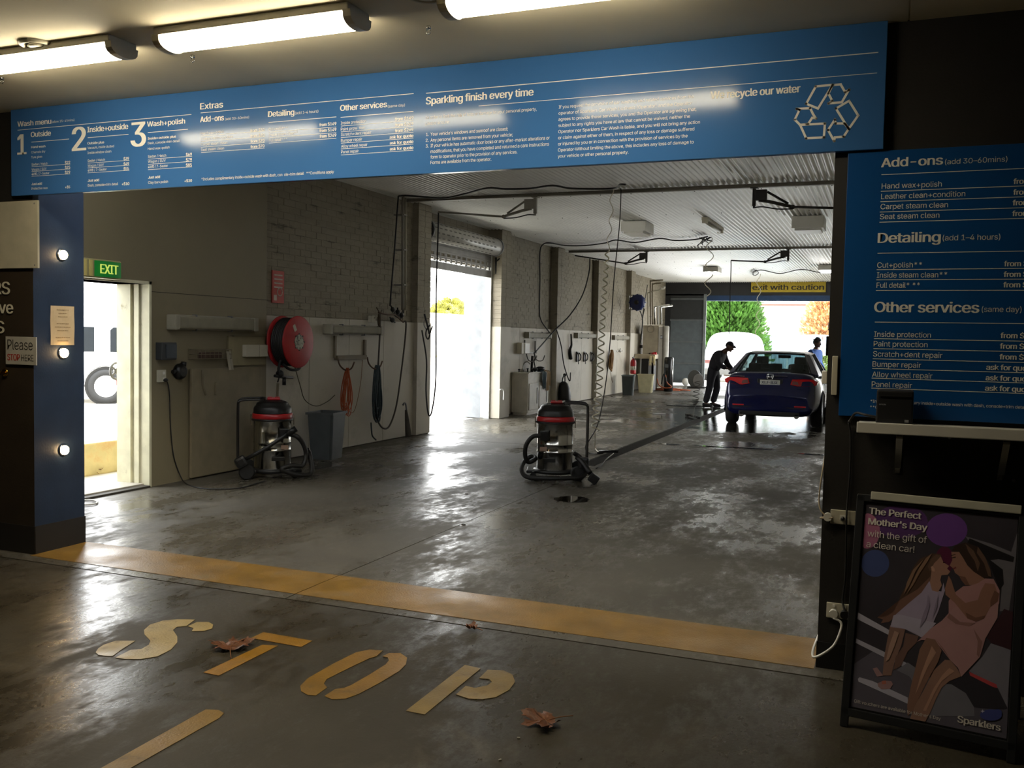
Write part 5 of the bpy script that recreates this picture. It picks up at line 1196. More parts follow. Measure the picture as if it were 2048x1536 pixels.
# bench with red and cream gloves, black case
t = thing('work_bench', (-7.2, 28.9, 0), 'small pale bench shelf against the far left wall', 'bench')
bq = lambda x, y: PY(x, y, 28.9)
a_, c_ = bq(1281, 708), bq(1313, 716)
b = bm_(); box(b, WXF(28.9, -.13), c_.x, 28.7, 29.15, a_.z-.14, a_.z); new('top', b, mat('bench_pale', '#b7ab92', .5), t)
b = bm_(); box(b, c_.x-.12, c_.x-.05, 28.75, 28.8, 0, a_.z-.14); box(b, c_.x-.22, c_.x-.05, 28.75, 29.1, .02, .95, bev=.005); new('leg', b, mat('bench_side', '#8f9195', .5), t)
b = bm_(); box(b, bq(1284, 730).x, bq(1299, 730).x, 28.8, 29.1, 0.02, a_.z-.15, bev=.01); new('black_case', b, mat('case_black', '#1a1b1d', .4), label='black case under the far wall bench', cat='case')
p = bq(1309, 708); b = bm_(); ball(b, (p.x, 28.8, p.z), .08, .1, .06); ball(b, (p.x+.06, 28.78, p.z+.02), .05, .05, .05); tube(b, [(p.x-.1, 28.8, p.z+.03), (p.x-.02, 28.75, p.z)], .02, 6, smooth=0); new('red_glove', b, M_red, label='crumpled red glove on the end of the far bench', cat='glove')
t = thing('cream_gloves', (p.x, 28.62, p.z-.3), 'pair of cream rubber gloves hanging from the far bench', 'glove'); t.name = 'rubber_gloves'
for s in (-1, 1):
    b = bm_(); tube(b, [(p.x+s*.05, 28.64, p.z-.06), (p.x+s*.06, 28.62, p.z-.22), (p.x+s*.07, 28.62, p.z-.28)], .04, 8, radii=(.045, .035))
    for k in range(4): tube(b, [(p.x+s*.06+(k-1.5)*.018, 28.62, p.z-.27), (p.x+s*.07+(k-1.5)*.022, 28.62, p.z-.36)], .009, 5, smooth=0)
    tube(b, [(p.x+s*.06-s*.03, 28.62, p.z-.20), (p.x+s*.03-s*.04, 28.62, p.z-.28)], .010, 5, smooth=0)
    new('glove', b, mat('glove_cream', '#cdbf92', .6), t)
# pipes at the far corner
t = thing('pipework', (-7.2, 29.6, 2.1), 'bundle of pale pipes rising over the cream cabinet into the ceiling corner', 'pipes')
for (xp, yt, xe, ye, mt) in ((1296, 585, 1330, 577, M_offw), (1301, 562, 1326, 560, MATS['dull_wire']), (1305, 568, 1322, 566, MATS['dull_wire'])):
    q0 = PY(xp, 649, 29.4); q1 = PY(xp, yt, 29.4); q2 = PY(xe, ye, 29.4)
    b = bm_(); tube(b, [q0, q1-Vector((0, 0, .12)), q1+Vector((.04, 0, 0)), q2], .022, 8, smooth=5); new('pipe', b, mt, t)
for xp, yt in ((1309, 614), (1316, 613), (1322, 614)):
    q0 = PY(xp, 649, 29.6); q1 = PY(xp, yt, 29.6); b = bm_(); tube(b, [q0, q1, q1+Vector((.3, .3, .06))], .035, 8, smooth=0); new('pipe', b, M_chrome if xp != 1316 else M_white, t)
hq2 = PY(1327, 577, 29.4); b = bm_(); tube(b, [hq2+Vector((-.1, 0, 0)), hq2, hq2+Vector((.03, 0, .07))], .035, 10); new('elbow', b, M_white, t)
q = PW(1285, 693, -.1); b = bm_(); box(b, q.x-.1, q.x+.1, q.y-.15, q.y+.2, q.z-.05, q.z+.05, bev=.01); tube(b, [(q.x, q.y+.2, q.z), (q.x+.2, q.y+.3, q.z)], .03, 6, smooth=0); new('pump_valve', b, M_grey, label='small grey valve on the wall under the blue reel', cat='valve')
# reel drum near the door leaf
q = PZ(1400, 779); t = thing('floor_cable_reel', (q.x-.15, 31.8, 0), 'dark hose reel drum on the floor at the folding door', 'hose reel')
xr = PY(1396, 765, 31.8).x
b = bm_(); lathe(b, [(.30, 0), (.31, .02), (.30, .04)], (xr-.15, 31.9, .31), (.6, 1, 0), 28); lathe(b, [(.14, .04), (.14, .30)], (xr-.15, 31.9, .31), (.6, 1, 0), 20); new('drum', b, M_dkgrey, t)
b = bm_(); lathe(b, [(.20, 0), (.24, .02), (.20, .05)], (xr+.05, 31.6, .26), (.5, 1, 0), 24); new('side_disc', b, M_grey, t)
b = bm_(); box(b, xr-.35, xr+.25, 31.7, 31.76, 0, .04); box(b, xr-.35, xr+.25, 32.1, 32.16, 0, .04); new('foot', b, M_black, t)
b = bm_(); q = PY(1370, 763, 33.0); ball(b, (q.x, 33.1, .14), .13, .1, .14); new('white_bucket', b, M_white, label='small pale lump of plastic at the foot of the folding door', cat='plastic')

# ================================================================== THE BLUE CAR
def baked(o):
    """turn an object's modifiers into plain mesh"""
    bpy.context.view_layer.update()
    dg = bpy.context.evaluated_depsgraph_get(); me = bpy.data.meshes.new_from_object(o.evaluated_get(dg)); old = o.data
    o.modifiers.clear(); o.data = me; me.name = o.name; bpy.data.meshes.remove(old)
    for p in me.polygons: p.use_smooth = True
M_paint = mat('dark_blue_car_paint', '#070f3c', .2, metal=.2, var=.03, coat=.6)
M_glass = glass('tinted_glass', (.55, .62, .62))
M_dark = mat('car_black_trim', '#0d0d0e', .4)
M_lens = mat('red_lens', '#b3161a', .15, coat=.6)
M_lensw = mat('clear_lens', '#6e4a48', .12, coat=.6)
M_tyre = mat('tyre_rubber', '#161616', .7)
M_rim = mat('alloy_rim', '#9a9a9c', .25, metal=.9)
def wheel(parent, x, y, r, wd, s, M_r=M_rim, spokes=5, nm='wheel'):
    b = bm_(); c = Vector((x, y, r)); ax = Vector((s, 0, 0))
    lathe(b, [(r*.62, -wd), (r*.92, -wd), (r, -wd*.85), (r, -wd*.12), (r*.95, 0), (r*.66, 0), (r*.62, -.02)], c, ax, 36)
    o = new(nm, b, M_tyre, parent, world=False)
    b = bm_(); lathe(b, [(r*.66, -.012), (r*.60, -.02), (r*.58, -.07)] if M_r is not M_white else [(r*.66, -.012), (r*.58, -.025), (0, -.03)], c, ax, 36); lathe(b, [(0, -.03), (r*.15, -.025), (r*.15, -.05)], c, ax, 16)
    for k in range(spokes):
        a = 2*PI*k/spokes; R_ = Matrix.Rotation(a, 3, 'X'); rbox(b, c+R_ @ Vector((-.035*s, 0, r*.36)), (.02, r*.16, r*.52), 0, .004, R_)
    new('rim', b, M_r, o, world=False); 
    b = bm_(); lathe(b, [(0, -.10), (r*.6, -.10), (r*.6, -.09)], c, ax, 24); new('brake_disc', b, M_dkgrey, o, world=False)
    return o
co = PY(1538, 790, 17.75); car = thing('car', (co.x, 17.75, 0), 'dark blue sedan seen from behind, wet, under the caution sign', 'car')
st = [(0, .70, .60, .36), (.02, .76, .64, .27), (.06, .785, .70, .23), (.10, .80, .90, .22), (.14, .815, 1.00, .22), (.22, .83, 1.035, .22), (.55, .885, 1.03, .20), (.95, .915, 1.0, .19), (1.6, .92, .985, .18), (2.4, .92, .97, .18), (3.2, .915, .96, .18), (3.6, .905, .93, .19), (4.1, .88, .86, .20), (4.5, .80, .76, .22), (4.66, .68, .66, .28), (4.70, .55, .58, .36)]
b = bm_(); rows = []
for (y, w_, zt_, zb) in st:
    h = zt_-zb
    half = [(0, zb), (.60*w_, zb), (.93*w_, zb+.03), (w_, zb+h*.28), (w_*1.0, zb+h*.5), (w_*.985, zb+h*.72), (w_*.95, zb+h*.88), (w_*.86, zt_), (w_*.5, zt_+.018), (0, zt_+.025)]
    ring = [(x, z) for x, z in half]+[(-x, z) for x, z in half[-2:0:-1]]
    rows.append([b.verts.new((x, y, z)) for x, z in ring])
n = len(rows[0])
for A, B in zip(rows, rows[1:]):
    for i in range(n): b.faces.new((A[i], A[(i+1) % n], B[(i+1) % n], B[i]))
for ring in (rows[0], rows[-1][::-1]):
    for i in range(n//2-1+0):
        j = n-1-i
        a, c, d, e_ = ring[i], ring[i+1], ring[(n-i-1) % n], ring[(n-i) % n]
        vs = []
        for v in (a, c, d, e_):
            if v not in vs: vs.append(v)
        if len(vs) > 2:
            try: b.faces.new(vs)
            except ValueError: pass
body = new('body', b, M_paint, car, world=False)
md = body.modifiers.new('s', 'SUBSURF'); md.levels = md.render_levels = 2
cb_ = bm_()
for y in (.97, 3.72):
    cyl(cb_, (-1.2, y, .32), (-.62, y, .32), .375, 32); cyl(cb_, (.62, y, .32), (1.2, y, .32), .375, 32)
cut = new('cutter', cb_, M_dark, car, world=False)
mb = body.modifiers.new('b', 'BOOLEAN'); mb.operation = 'DIFFERENCE'; mb.object = cut; mb.solver = 'EXACT'
baked(body); bpy.data.objects.remove(cut)
for y in (.97, 3.72):
    for s in (-1, 1):
        wheel(car, s*.905, y, .325, .21, s)
        b = bm_(); tube(b, [(s*.897, y+.385*math.cos(a), .32+.385*math.sin(a)) for a in [-.15+i*(PI+.3)/16 for i in range(17)]], .016, 6, smooth=0); new('arch_lip', b, M_paint, car, world=False)
def quad(b, pts, t=.012, mi=0):
    P = [Vector(p) for p in pts]; nrm = (P[1]-P[0]).cross(P[2]-P[0]).normalized()
    return prism(b, [p-nrm*t/2 for p in P], nrm*t, mi)
for s in (-1, 1): pass
def mir(P): return [Vector((-p[0], p[1], p[2])) for p in P]
RB, RTp, T1, C1, S1, S1t, S2, S2t = (.70, .42, 1.03), (.535, 1.10, 1.385), (.60, 1.16, 1.365), (.83, .50, .985), (.865, .98, .98), (.625, 1.40, 1.375), (.875, 2.02, .965), (.635, 2.05, 1.39)
S3, S3t, A1, A1t, WB, WT = (.875, 2.10, .965), (.635, 2.13, 1.39), (.865, 3.25, .95), (.60, 2.66, 1.37), (.74, 3.42, .985), (.54, 2.62, 1.40)
M_pill = mat('dark_blue_pillar_paint', '#070e34', .38, var=.03, coat=.15)
for m in (lambda p: Vector(p), lambda p: Vector((-p[0], p[1], p[2]))):
    b = bm_(); quad(b, [m(RB), m(RTp), m(T1), m(C1)], .03); quad(b, [m(C1), m(T1), m(S1t), m(S1)], .03); new('rear_pillar', b, M_pill, car, world=False)
    b = bm_(); quad(b, [m(S2), m(S2t), m(S3t), m(S3)], .03); new('middle_pillar', b, M_pill, car, world=False)
    b = bm_(); quad(b, [m(A1), m(A1t), m(WT), m(WB)], .03); new('front_pillar', b, M_pill, car, world=False)
b = bm_()
ys = [(1.08, .53, .60, 1.372, 1.405), (1.30, .55, .62, 1.385, 1.432), (1.8, .56, .635, 1.395, 1.447), (2.3, .56, .63, 1.392, 1.440), (2.66, .54, .60, 1.375, 1.405)]
rows = []
for (y, a, c, z0, z1_) in ys:
    rows.append([b.verts.new(v) for v in ((-c, y, z0), (-a, y, z1_-.012), (-a*.5, y, z1_), (0, y, z1_+.004), (a*.5, y, z1_), (a, y, z1_-.012), (c, y, z0))])
for A, B in zip(rows, rows[1:]):
    for i in range(6): b.faces.new((A[i], A[i+1], B[i+1], B[i]))
ro = new('roof', b, M_pill, car, world=False); md = ro.modifiers.new('s', 'SUBSURF'); md.levels = md.render_levels = 2; md = ro.modifiers.new('t', 'SOLIDIFY'); md.thickness = .03; md.offset = -1; baked(ro)
b = bm_(); quad(b, [RB, RTp, mir([RTp])[0], mir([RB])[0]], .006); new('rear_window', b, M_glass, car, world=False)
b = bm_()
for p0_, p1_ in ((RB, RTp), (RTp, mir([RTp])[0]), (mir([RTp])[0], mir([RB])[0]), (mir([RB])[0], RB)): tube(b, [Vector(p0_)+Vector((0, -.01, .004)), Vector(p1_)+Vector((0, -.01, .004))], .016, 6, smooth=0)
new('window_seal', b, M_dark, car, world=False)
b = bm_(); quad(b, [WB, WT, mir([WT])[0], mir([WB])[0]], .006); new('windscreen', b, M_glass, car, world=False)
for m in (lambda p: Vector(p), lambda p: Vector((-p[0], p[1], p[2]))):
    for q_ in ((S1, S1t, S2t, S2), (S3, S3t, A1t, A1)):
        b = bm_(); quad(b, [m(p) for p in q_], .006); new('side_window', b, M_glass, car, world=False)
    b = bm_(); tube(b, [m((.885, .95, .985)), m((.895, 2.05, .972)), m((.885, 3.28, .955))], .011, 6); new('chrome_strip', b, M_chrome, car, world=False)
    b = bm_(); s = 1 if m((1, 0, 0)).x > 0 else -1
    rbox(b, (s*1.00, 3.02, 1.02), (.22, .12, .15), 0, .035); tube(b, [(s*.86, 3.08, .97), (s*.95, 3.04, .99)], .03, 8, smooth=0); mo = new('wing_mirror', b, M_paint, car, world=False)
    b = bm_(); box(b, s*1.0-.09, s*1.0+.09, 2.953, 2.96, .96, 1.08, bev=.002); new('mirror_glass', b, M_chrome, mo, world=False)
# tail lights: wrap round the corner
for s in (-1, 1):
    b = bm_()
    o_ = [(.37, .03), (.40, .13), (.60, .145), (.78, .135), (.85, .09), (.83, .03), (.70, .01), (.5, .005)]
    def yx(x): return .078+max(0, (x-.62))**2*1.9
    F_ = [Vector((s*x, yx(x)-.012, .80+z)) for x, z in o_]; B_ = [Vector((s*x, yx(x)+.10, .80+z)) for x, z in o_]
    fv = [b.verts.new(v) for v in F_]; bv = [b.verts.new(v) for v in B_]; b.faces.new(fv); b.faces.new(bv[::-1])
    for i in range(len(fv)): b.faces.new((fv[i], bv[i], bv[(i+1) % len(fv)], fv[(i+1) % len(fv)]))
    tl = new('tail_light', b, M_lens, car, world=False)
    b = bm_(); prism(b, [(s*.39, yx(.42)-.016, .835), (s*.41, yx(.42)-.016, .90), (s*.50, yx(.5)-.016, .885), (s*.52, yx(.5)-.016, .825)], (0, .01, 0))
    new('clear_section', b, M_lensw, tl, world=False)
    b = bm_(); rbox(b, (s*.56, .004, .43), (.21, .03, .022), 0, .006); new('reflector', b, mat('reflector_red', '#c0201c', .3), car, world=False)
b = bm_(); rbox(b, (0, .088, .86), (.36, .02, .09), 0, .004); pt_ = new('number_plate', b, mat('plate_white', '#b7b7b0', .4), car, world=False)
b = bm_(); text_into(b, 'XLF·83E', (-.155, .0765, .834), XV, ZV, .052, .31, True, 0, .0006); new('plate_lettering', b, mat('plate_ink', '#20233a', .5), pt_, world=False)
b = bm_(); rbox(b, (0, .10, .86), (.46, .03, .13), 0, .01); new('plate_recess', b, M_dark, car, world=False)
b = bm_()   # badge: H in a rounded frame
tube(b, [(-.055, .083, 1.01), (.055, .083, 1.01), (.045, .083, .93), (.028, .083, .915), (-.028, .083, .915), (-.045, .083, .93), (-.055, .083, 1.01)], .007, 6, smooth=2)
tube(b, [(-.034, .082, .995), (-.024, .082, .93)], .009, 6, smooth=0); tube(b, [(.034, .082, .995), (.024, .082, .93)], .009, 6, smooth=0); tube(b, [(-.028, .082, .962), (.028, .082, .962)], .008, 6, smooth=0)
new('badge', b, M_chrome, car, world=False)
b = bm_(); rbox(b, (.19, .09, .985), (.24, .01, .012), 0, .002); new('chrome_script', b, M_chrome, car, world=False)
b = bm_(); rbox(b, (-.60, .11, .965), (.26, .01, .012), 0, .002, Matrix.Rotation(.05, 3, 'Y')); new('chrome_script', b, M_chrome, car, world=False)
b = bm_(); rbox(b, (.0, .012, .40), (1.30, .02, .02), 0, .004); rbox(b, (0, .03, .28), (1.1, .06, .09), 0, .02); new('bumper_trim', b, M_dark, car, world=False)
b = bm_(); cyl(b, (-.5, .0, .24), (-.5, .25, .24), .04, 14); cyl(b, (.5, .0, .24), (.5, .25, .24), .04, 14); new('exhaust', b, M_chrome, car, world=False)
b = bm_(); tube(b, [(-.62, .105, .66), (-.64, .115, .80)], .004, 4); tube(b, [(.62, .105, .66), (.64, .115, .80)], .004, 4); tube(b, [(-.80, .10, .655), (0, .055, .65), (.80, .10, .655)], .004, 4); new('panel_gap', b, M_dark, car, world=False)
b = bm_()
rbox(b, (0, 1.05, 1.02), (1.15, .14, .16), 0, .04)
for x in (-.40, 0, .40): rbox(b, (x, 1.02, 1.13), (.24, .10, .14), 0, .04)
new('rear_seat', b, M_dark, car, world=False)
for x in (-.38, .38):
    b = bm_(); rbox(b, (x, 2.05, 1.02), (.48, .14, .30), 0, .05); rbox(b, (x, 2.03, 1.24), (.25, .09, .16), 0, .04); new('front_seat', b, M_dark, car, world=False)
b = bm_(); rbox(b, (0, 2.62, 1.315), (.26, .03, .07), 0, .012); tube(b, [(0, 2.63, 1.34), (0, 2.64, 1.39)], .01, 6, smooth=0); new('interior_mirror', b, M_dark, car, world=False)
b = bm_(); box(b, -.78, .78, .45, 3.3, .96, 1.012); new('parcel_shelf', b, M_dark, car, world=False)
for s in (-1, 1):
    for y in (1.30, 2.25): b = bm_(); tube(b, [(s*.918, y, .83), (s*.945, y+.03, .835), (s*.945, y+.15, .835), (s*.918, y+.18, .83)], .012, 6); new('door_handle', b, M_paint, car, world=False)
    b = bm_(); 
    for y in (1.15, 2.08, 3.22): tube(b, [(s*.921, y, .35), (s*.924, y, .70), (s*.90, y, .92)], .004, 4)
    new('door_gap', b, M_dark, car, world=False)

# ================================================================== VEHICLES IN THE YARD
M_wp = mat('white_car_paint', '#e4e4e6', .3, coat=.4, var=.02)
M_pglass = mat('parked_car_glass', '#171c20', .5, spec=.2)
def boxcar(name, loc, rz, label, prof, wid, wheels, panes, group=None, wr=.36, trims=()):
    t = thing(name, loc, label, 'car', group, rz); b = bm_()
    fs = prism(b, [(-wid/2, y, z) for y, z in prof], (wid, 0, 0))
    es = [e for e in b.edges]
    bmesh.ops.bevel(b, geom=es, offset=.05, segments=3, affect='EDGES', profile=.6); new('body', b, M_wp, t, world=False)
    for y in wheels:
        for s in (-1, 1):
            wo = wheel(t, s*(wid/2+.085), y, wr, .22, s, M_white, 7)
            b = bm_()
            for k in range(8): a = 2*PI*k/8; cyl(b, (s*(wid/2+.03), y+wr*.46*math.cos(a), wr+wr*.46*math.sin(a)), (s*(wid/2+.083), y+wr*.46*math.cos(a), wr+wr*.46*math.sin(a)), wr*.07, 10)
            cyl(b, (s*(wid/2+.03), y, wr), (s*(wid/2+.078), y, wr), wr*.13, 14); new('rim_slots', b, M_grey, wo, world=False)
            b = bm_(); cyl(b, (s*(wid/2-.08), y, wr), (s*(wid/2+.006), y, wr), wr*1.16, 32); new('wheel_well', b, M_dark, t, world=False)
            b = bm_(); tube(b, [(s*(wid/2+.01), y+wr*1.26*math.cos(a), wr+wr*1.26*math.sin(a)) for a in [-.1+i*(PI+.2)/16 for i in range(17)]], .03, 6, smooth=0); new('arch_trim', b, mat('arch_grey', '#8a8c92', .5), t, world=False)
    for pn in panes:
        for s in (-1, 1):
            b = bm_(); fs = prism(b, [(s*(wid/2+.002), y, z) for y, z in pn], (s*.008, 0, 0)); new('side_window', b, M_pglass, t, world=False)
    for nm_, mt, fn in trims: b = bm_(); fn(b); new(nm_, b, mt, t, world=False)
    return t
# SUV beyond the side doorway: travels along its local y; seen side on
sv = PZ(212, 806); d_ = Vector((sv.x, sv.y, 0)).normalized()
rz_ = math.atan2(-d_.x, d_.y)+PI/2          # local +x points back to the viewer
prof = [(0.0, .45), (0.0, .95), (-.12, 1.05), (-.38, 1.78), (-2.9, 1.80), (-3.6, 1.12), (-4.5, 1.0), (-4.6, .5), (-4.4, .36), (-.1, .36)]
def suv_handle(b):
    for s in (-1, 1): rbox(b, (s*.915, -1.75, .98), (.03, .20, .035), 0, .008); 
def suv_rub(b):
    for s in (-1, 1): box(b, s*.905-.01*s, s*.93, -.28, 0.01, .40, .62)
rzs = rz_+PI
side = Vector((math.cos(rzs), math.sin(rzs), 0)); fwd = Vector((-math.sin(rzs), math.cos(rzs), 0))
# wheel at local y=-.95 must stand at sv, near side
near = -1 if (side*-1).dot(Vector((-sv.x, -sv.y, 0))) > 0 else 1
loc = Vector((sv.x, sv.y, 0))-side*near*.9+fwd*(.95)
# the rear (local y=0) should point to picture right
if fwd.dot(RT) < 0:
    rzs += PI; side = -side; fwd = -fwd; near = -near; loc = Vector((sv.x, sv.y, 0))-side*near*.9+fwd*(.95)
boxcar('parked_car', loc, rzs, 'white four wheel drive parked outside, seen through the side doorway', prof, 1.8, (-.95, -3.6), 
       [[(-.22, 1.12), (-.44, 1.66), (-.80, 1.66), (-.86, 1.60), (-.86, 1.12)], [(-1.18, 1.12), (-1.18, 1.66), (-1.85, 1.66), (-1.85, 1.12)], [(-1.95, 1.12), (-1.95, 1.66), (-2.75, 1.66), (-3.2, 1.12)]],
       wr=.37, trims=(('door_handle', mat('handle_lilac', '#77789a', .4), suv_handle), ('mudflap', M_grey, suv_rub)))
# people mover outside the far exit, nose to the viewer
vx = PY(1450, 740, 37.5)
t = thing('parked_van', (vx.x, 37.5, 0), 'white people mover parked facing the far exit behind the worker', 'car')
b = bm_(); W2 = 1.02
st2 = [(0, .80, .62, .30), (.05, .92, .95, .28), (.5, 1.0, 1.08, .28), (1.15, W2, 1.95, .28), (1.5, W2, 2.02, .28), (3.0, W2, 2.04, .28), (4.6, W2, 1.98, .28), (4.75, .95, 1.7, .35)]
rows = []
for (y, w_, zt_, zb) in st2:
    h = zt_-zb; half = [(0, zb), (.9*w_, zb), (w_, zb+h*.2), (w_, zb+h*.5), (w_*.93, zb+h*.8), (w_*.78, zb+h*.96), (w_*.4, zt_), (0, zt_+.01)]
    ring = half+[(-x, z) for x, z in half[-2:0:-1]]; rows.append([b.verts.new((x, y, z)) for x, z in ring])
n = len(rows[0])
for A, B in zip(rows, rows[1:]):
    for i in range(n): b.faces.new((A[i], A[(i+1) % n], B[(i+1) % n], B[i]))
b.faces.new(rows[0]); b.faces.new(rows[-1][::-1])
vb = new('body', b, M_wp, t, world=False); md = vb.modifiers.new('s', 'SUBSURF'); md.levels = md.render_levels = 2; baked(vb)
b = bm_(); rbox(b, (0, -.02, .42), (1.75, .12, .26), 0, .05); new('front_bumper', b, mat('van_bumper', '#5a5a58', .5), t, world=False)
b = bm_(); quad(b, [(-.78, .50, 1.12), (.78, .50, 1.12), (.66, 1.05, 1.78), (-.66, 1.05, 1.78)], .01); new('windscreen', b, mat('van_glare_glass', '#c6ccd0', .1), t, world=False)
for s in (-1, 1):
    b = bm_(); rbox(b, (s*1.12, .75, 1.18), (.16, .12, .24), 0, .04); new('wing_mirror', b, M_wp, t, world=False)
    wheel(t, s*.98, .95, .34, .22, s); wheel(t, s*.98, 3.8, .34, .22, s)
    b = bm_(); rbox(b, (s*.72, .02, .80), (.30, .10, .16), 0, .04); new('headlight', b, M_lensw, t, world=False)

# ================================================================== YARD BACKDROP
def leafy(name, loc, rx, ry, h, n, mtl, mtw, label, seed, cone=True, size=.16, trunk=.10):
    t = thing(name, loc, label, 'tree' if h > 2.2 else 'shrub'); r = random.Random(seed)
    b = bm_(); tube(b, [(0, 0, 0), (.03, 0, h*.3), (0, .03, h*.72)], trunk, 8, radii=(trunk, trunk*.35))
    new('trunk', b, mtw, t, world=False)
    b = bm_()
    for i in range(n):
        u = r.random(); z = h*(.08+.92*u); f = (1-u)**.75 if cone else math.sqrt(max(0, 1-(2*u-1)**2*.9))
        f *= .85+.25*math.sin(z*5+i % 7); a = r.uniform(0, 2*PI); rr = math.sqrt(r.uniform(.35, 1))*f
        c = Vector((rx*rr*math.cos(a), ry*rr*math.sin(a), z)); s = size*r.uniform(.6, 1.3)
        d = Vector((math.cos(a), math.sin(a), r.uniform(.3, 1.3))).normalized(); e1 = d.cross(Vector((0, 0, 1)))
        if e1.length < .01: e1 = Vector((1, 0, 0))
        e1 = (e1.normalized()+Vector((r.uniform(-.5, .5), r.uniform(-.5, .5), r.uniform(-.5, .5)))*.6).normalized()*s*.35
        p = [c-d*s*.5, c+e1, c+d*s, c-e1]
        b.faces.new([b.verts.new(v) for v in p])
        e2 = d.cross(e1); 
        p = [c-d*s*.4, c+e2, c+d*s*.8, c-e2]
        b.faces.new([b.verts.new(v) for v in p])
    new('foliage', b, mtl, t, world=False); return t
M_bark = mat('bark', '#4b3b2c', .9)
def foliage(name, a, c):
    m_ = mat(name, a, .55, var=.5, nscale=2.5); return m_
cf_ = PY(1452, 740, 42.5)
leafy('conifer_tree', (cf_.x-.25, 44.4, 0), 1.95, 1.7, 8.5, 26000, foliage('conifer_green', '#48702a', 0), M_bark, 'bushy bright green conifer outside the far exit above the parked van', 5, True, .17, .16)
t = thing('yard_fence', (-4, 46, 0), 'pale blue vertical sheet fence behind the van and the blue car', 'fence')
fx0 = PY(1508, 700, 46).x; x = fx0; k = 0
pan = None
while x < 3:
    if pan is None:
        b = bm_(); box(b, 0, .76, 0, .02, -.015, 1.95); 
        for q_ in range(4): box(b, .05+q_*.19, .12+q_*.19, -.03, 0, .05, 1.95)
        bmesh.ops.translate(b, verts=b.verts, vec=Vector((x+4, 0, 0))); pan = new('fence_panel', b, mat('fence_pale_blue', '#a9bccb', .5), t, world=False); px0 = x
    else:
        o = pan.copy(); C.objects.link(o); o.parent = t; o.location = (x-px0, 0, 0)
    x += .79
b = bm_(); box(b, fx0+4, 7, -.04, .05, 1.95, 2.02); new('top_rail', b, M_white, t, world=False)
t = thing('neighbour_building', (-1, 62, 0), 'long pale building with a red gutter line beyond the fence', 'building')
b = bm_(); box(b, -12, 16, 0, 8, 0, 4.1); new('wall', b, mat('pale_render', '#d6d0c4', .8), t, world=False)
zr = PY(1560, 608, 61.8).z
b = bm_(); box(b, PY(1500, 605, 61.7).x+1, PY(1636, 605, 61.7).x+1, -.3, -.1, zr-.10, zr+.12); new('red_gutter', b, mat('gutter_red', '#a8402f', .6), t, world=False)
b = bm_(); box(b, -12.3, 16.3, -.35, 8.3, 4.1, 4.25); new('roof', b, mat('roof_pale', '#cfc9c2', .7), t, world=False)
zw = PY(1600, 643, 61.8).z
for k in range(5): b = bm_(); xw = PY(1510+k*26, 650, 61.8).x+1; box(b, xw, xw+.5, -.06, .02, zw-.1, zw+.1); new('window', b, mat('far_window', '#8f8780', .4), t, world=False)
q = PY(1655, 700, 50); leafy('autumn_tree', (q.x, 50, 0), 1.3, 1.2, 4.2, 3500, foliage('autumn_leaves', '#d3a878', 0), M_bark, 'pale orange autumn tree at the right of the far exit', 8, False, .2, .09)
q = PY(1645, 740, 40); leafy('garden_shrub', (q.x, 40, 0), .5, .45, 1.1, 1200, foliage('shrub_green', '#6b8048', 0), M_bark, 'small pale green shrub at the right edge of the far exit', 9, False, .10, .03)
q = PY(1633, 735, 25.6); leafy('potted_shrub', (q.x, 25.9, 0), .20, .20, 1.05, 900, foliage('rust_leaves', '#8a4a1c', 0), M_bark, 'rust coloured shrub beside the front of the blue car', 10, False, .07, .02)
# left yard: white boundary wall, hedge above it, yellow kerb
t = thing('boundary_wall', (-24, 22, 0), 'tall white boundary wall across the yard outside the roller doorway', 'wall')
zw = PX(900, 630, -24).z
b = bm_(); box(b, -24.3, -24, -10, 70, 0, zw); new('wall', b, mat('white_render', '#d8d4c8', .8, bump=.2), t)
b = bm_(); box(b, -24.36, -23.94, -10, 70, zw, zw+.06); new('coping', b, mat('coping', '#cfc8b4', .8), t)
zk = PX(900, 711, -24).z
b = bm_(); box(b, -24, -23.9, -10, 70, zk-.04, zk+.03); new('ledge', b, mat('ledge_ochre', '#b3a26a', .8), t)
for i in range(6):
    p = PX(872+i*15, 620, -26.0); leafy('hedge_shrub', (-26.0, p.y, 1.2), 1.2, 1.3, 2.0+.4*(i % 3), 1100, foliage('yellow_green_leaves', '#b2b064', 0), M_bark, ('yellow green bush showing over the white boundary wall, %s' % ('nearest the shutter edge', 'second from the left', 'third from the left', 'third from the right', 'second from the right', 'beside the pale reveal')[i]), 20+i, False, .3, .05)
t = thing('yard_kerb', (-8.2, 9, 0), 'low yellow painted kerb outside the side doorway', 'kerb')
zk = PX(200, 884, -8.1).z
b = bm_(); box(b, -8.35, -8.1, 5.4, 13.0, -.02, zk, bev=.02); new('block', b, mat('kerb_yellow', '#d6c58a', .7, dirt='#c9955c', dscale=3), t)
# outdoor valve with handwheel
q = PX(233, 742, -7.42); t = thing('handwheel_valve', q, 'grey spoked handwheel valve with red tag just outside the side doorway', 'valve')
b = bm_(); r_ = .085
tube(b, [q+Vector((.0, r_*math.cos(a), r_*math.sin(a))) for a in [i*PI/12 for i in range(25)]], .012, 8, smooth=0)
for k in range(5): a = 2*PI*k/5; tube(b, [q, q+Vector((0, r_*math.cos(a), r_*math.sin(a)))], .009, 6, smooth=0)
new('handwheel', b, mat('valve_grey', '#7b7a78', .5), t)
b = bm_(); cyl(b, q+Vector((-.02, 0, 0)), q+Vector((.02, 0, 0)), .03, 14); tube(b, [q, q+Vector((0.0, .10, 0)), Vector((q.x, 7.40, q.z))], .03, 10, smooth=0); new('valve_body', b, MATS['valve_grey'], t)
b = bm_(); rbox(b, q+Vector((0, .05, -.12)), (.02, .09, .06), 0, .004); new('red_tag', b, M_red, t)

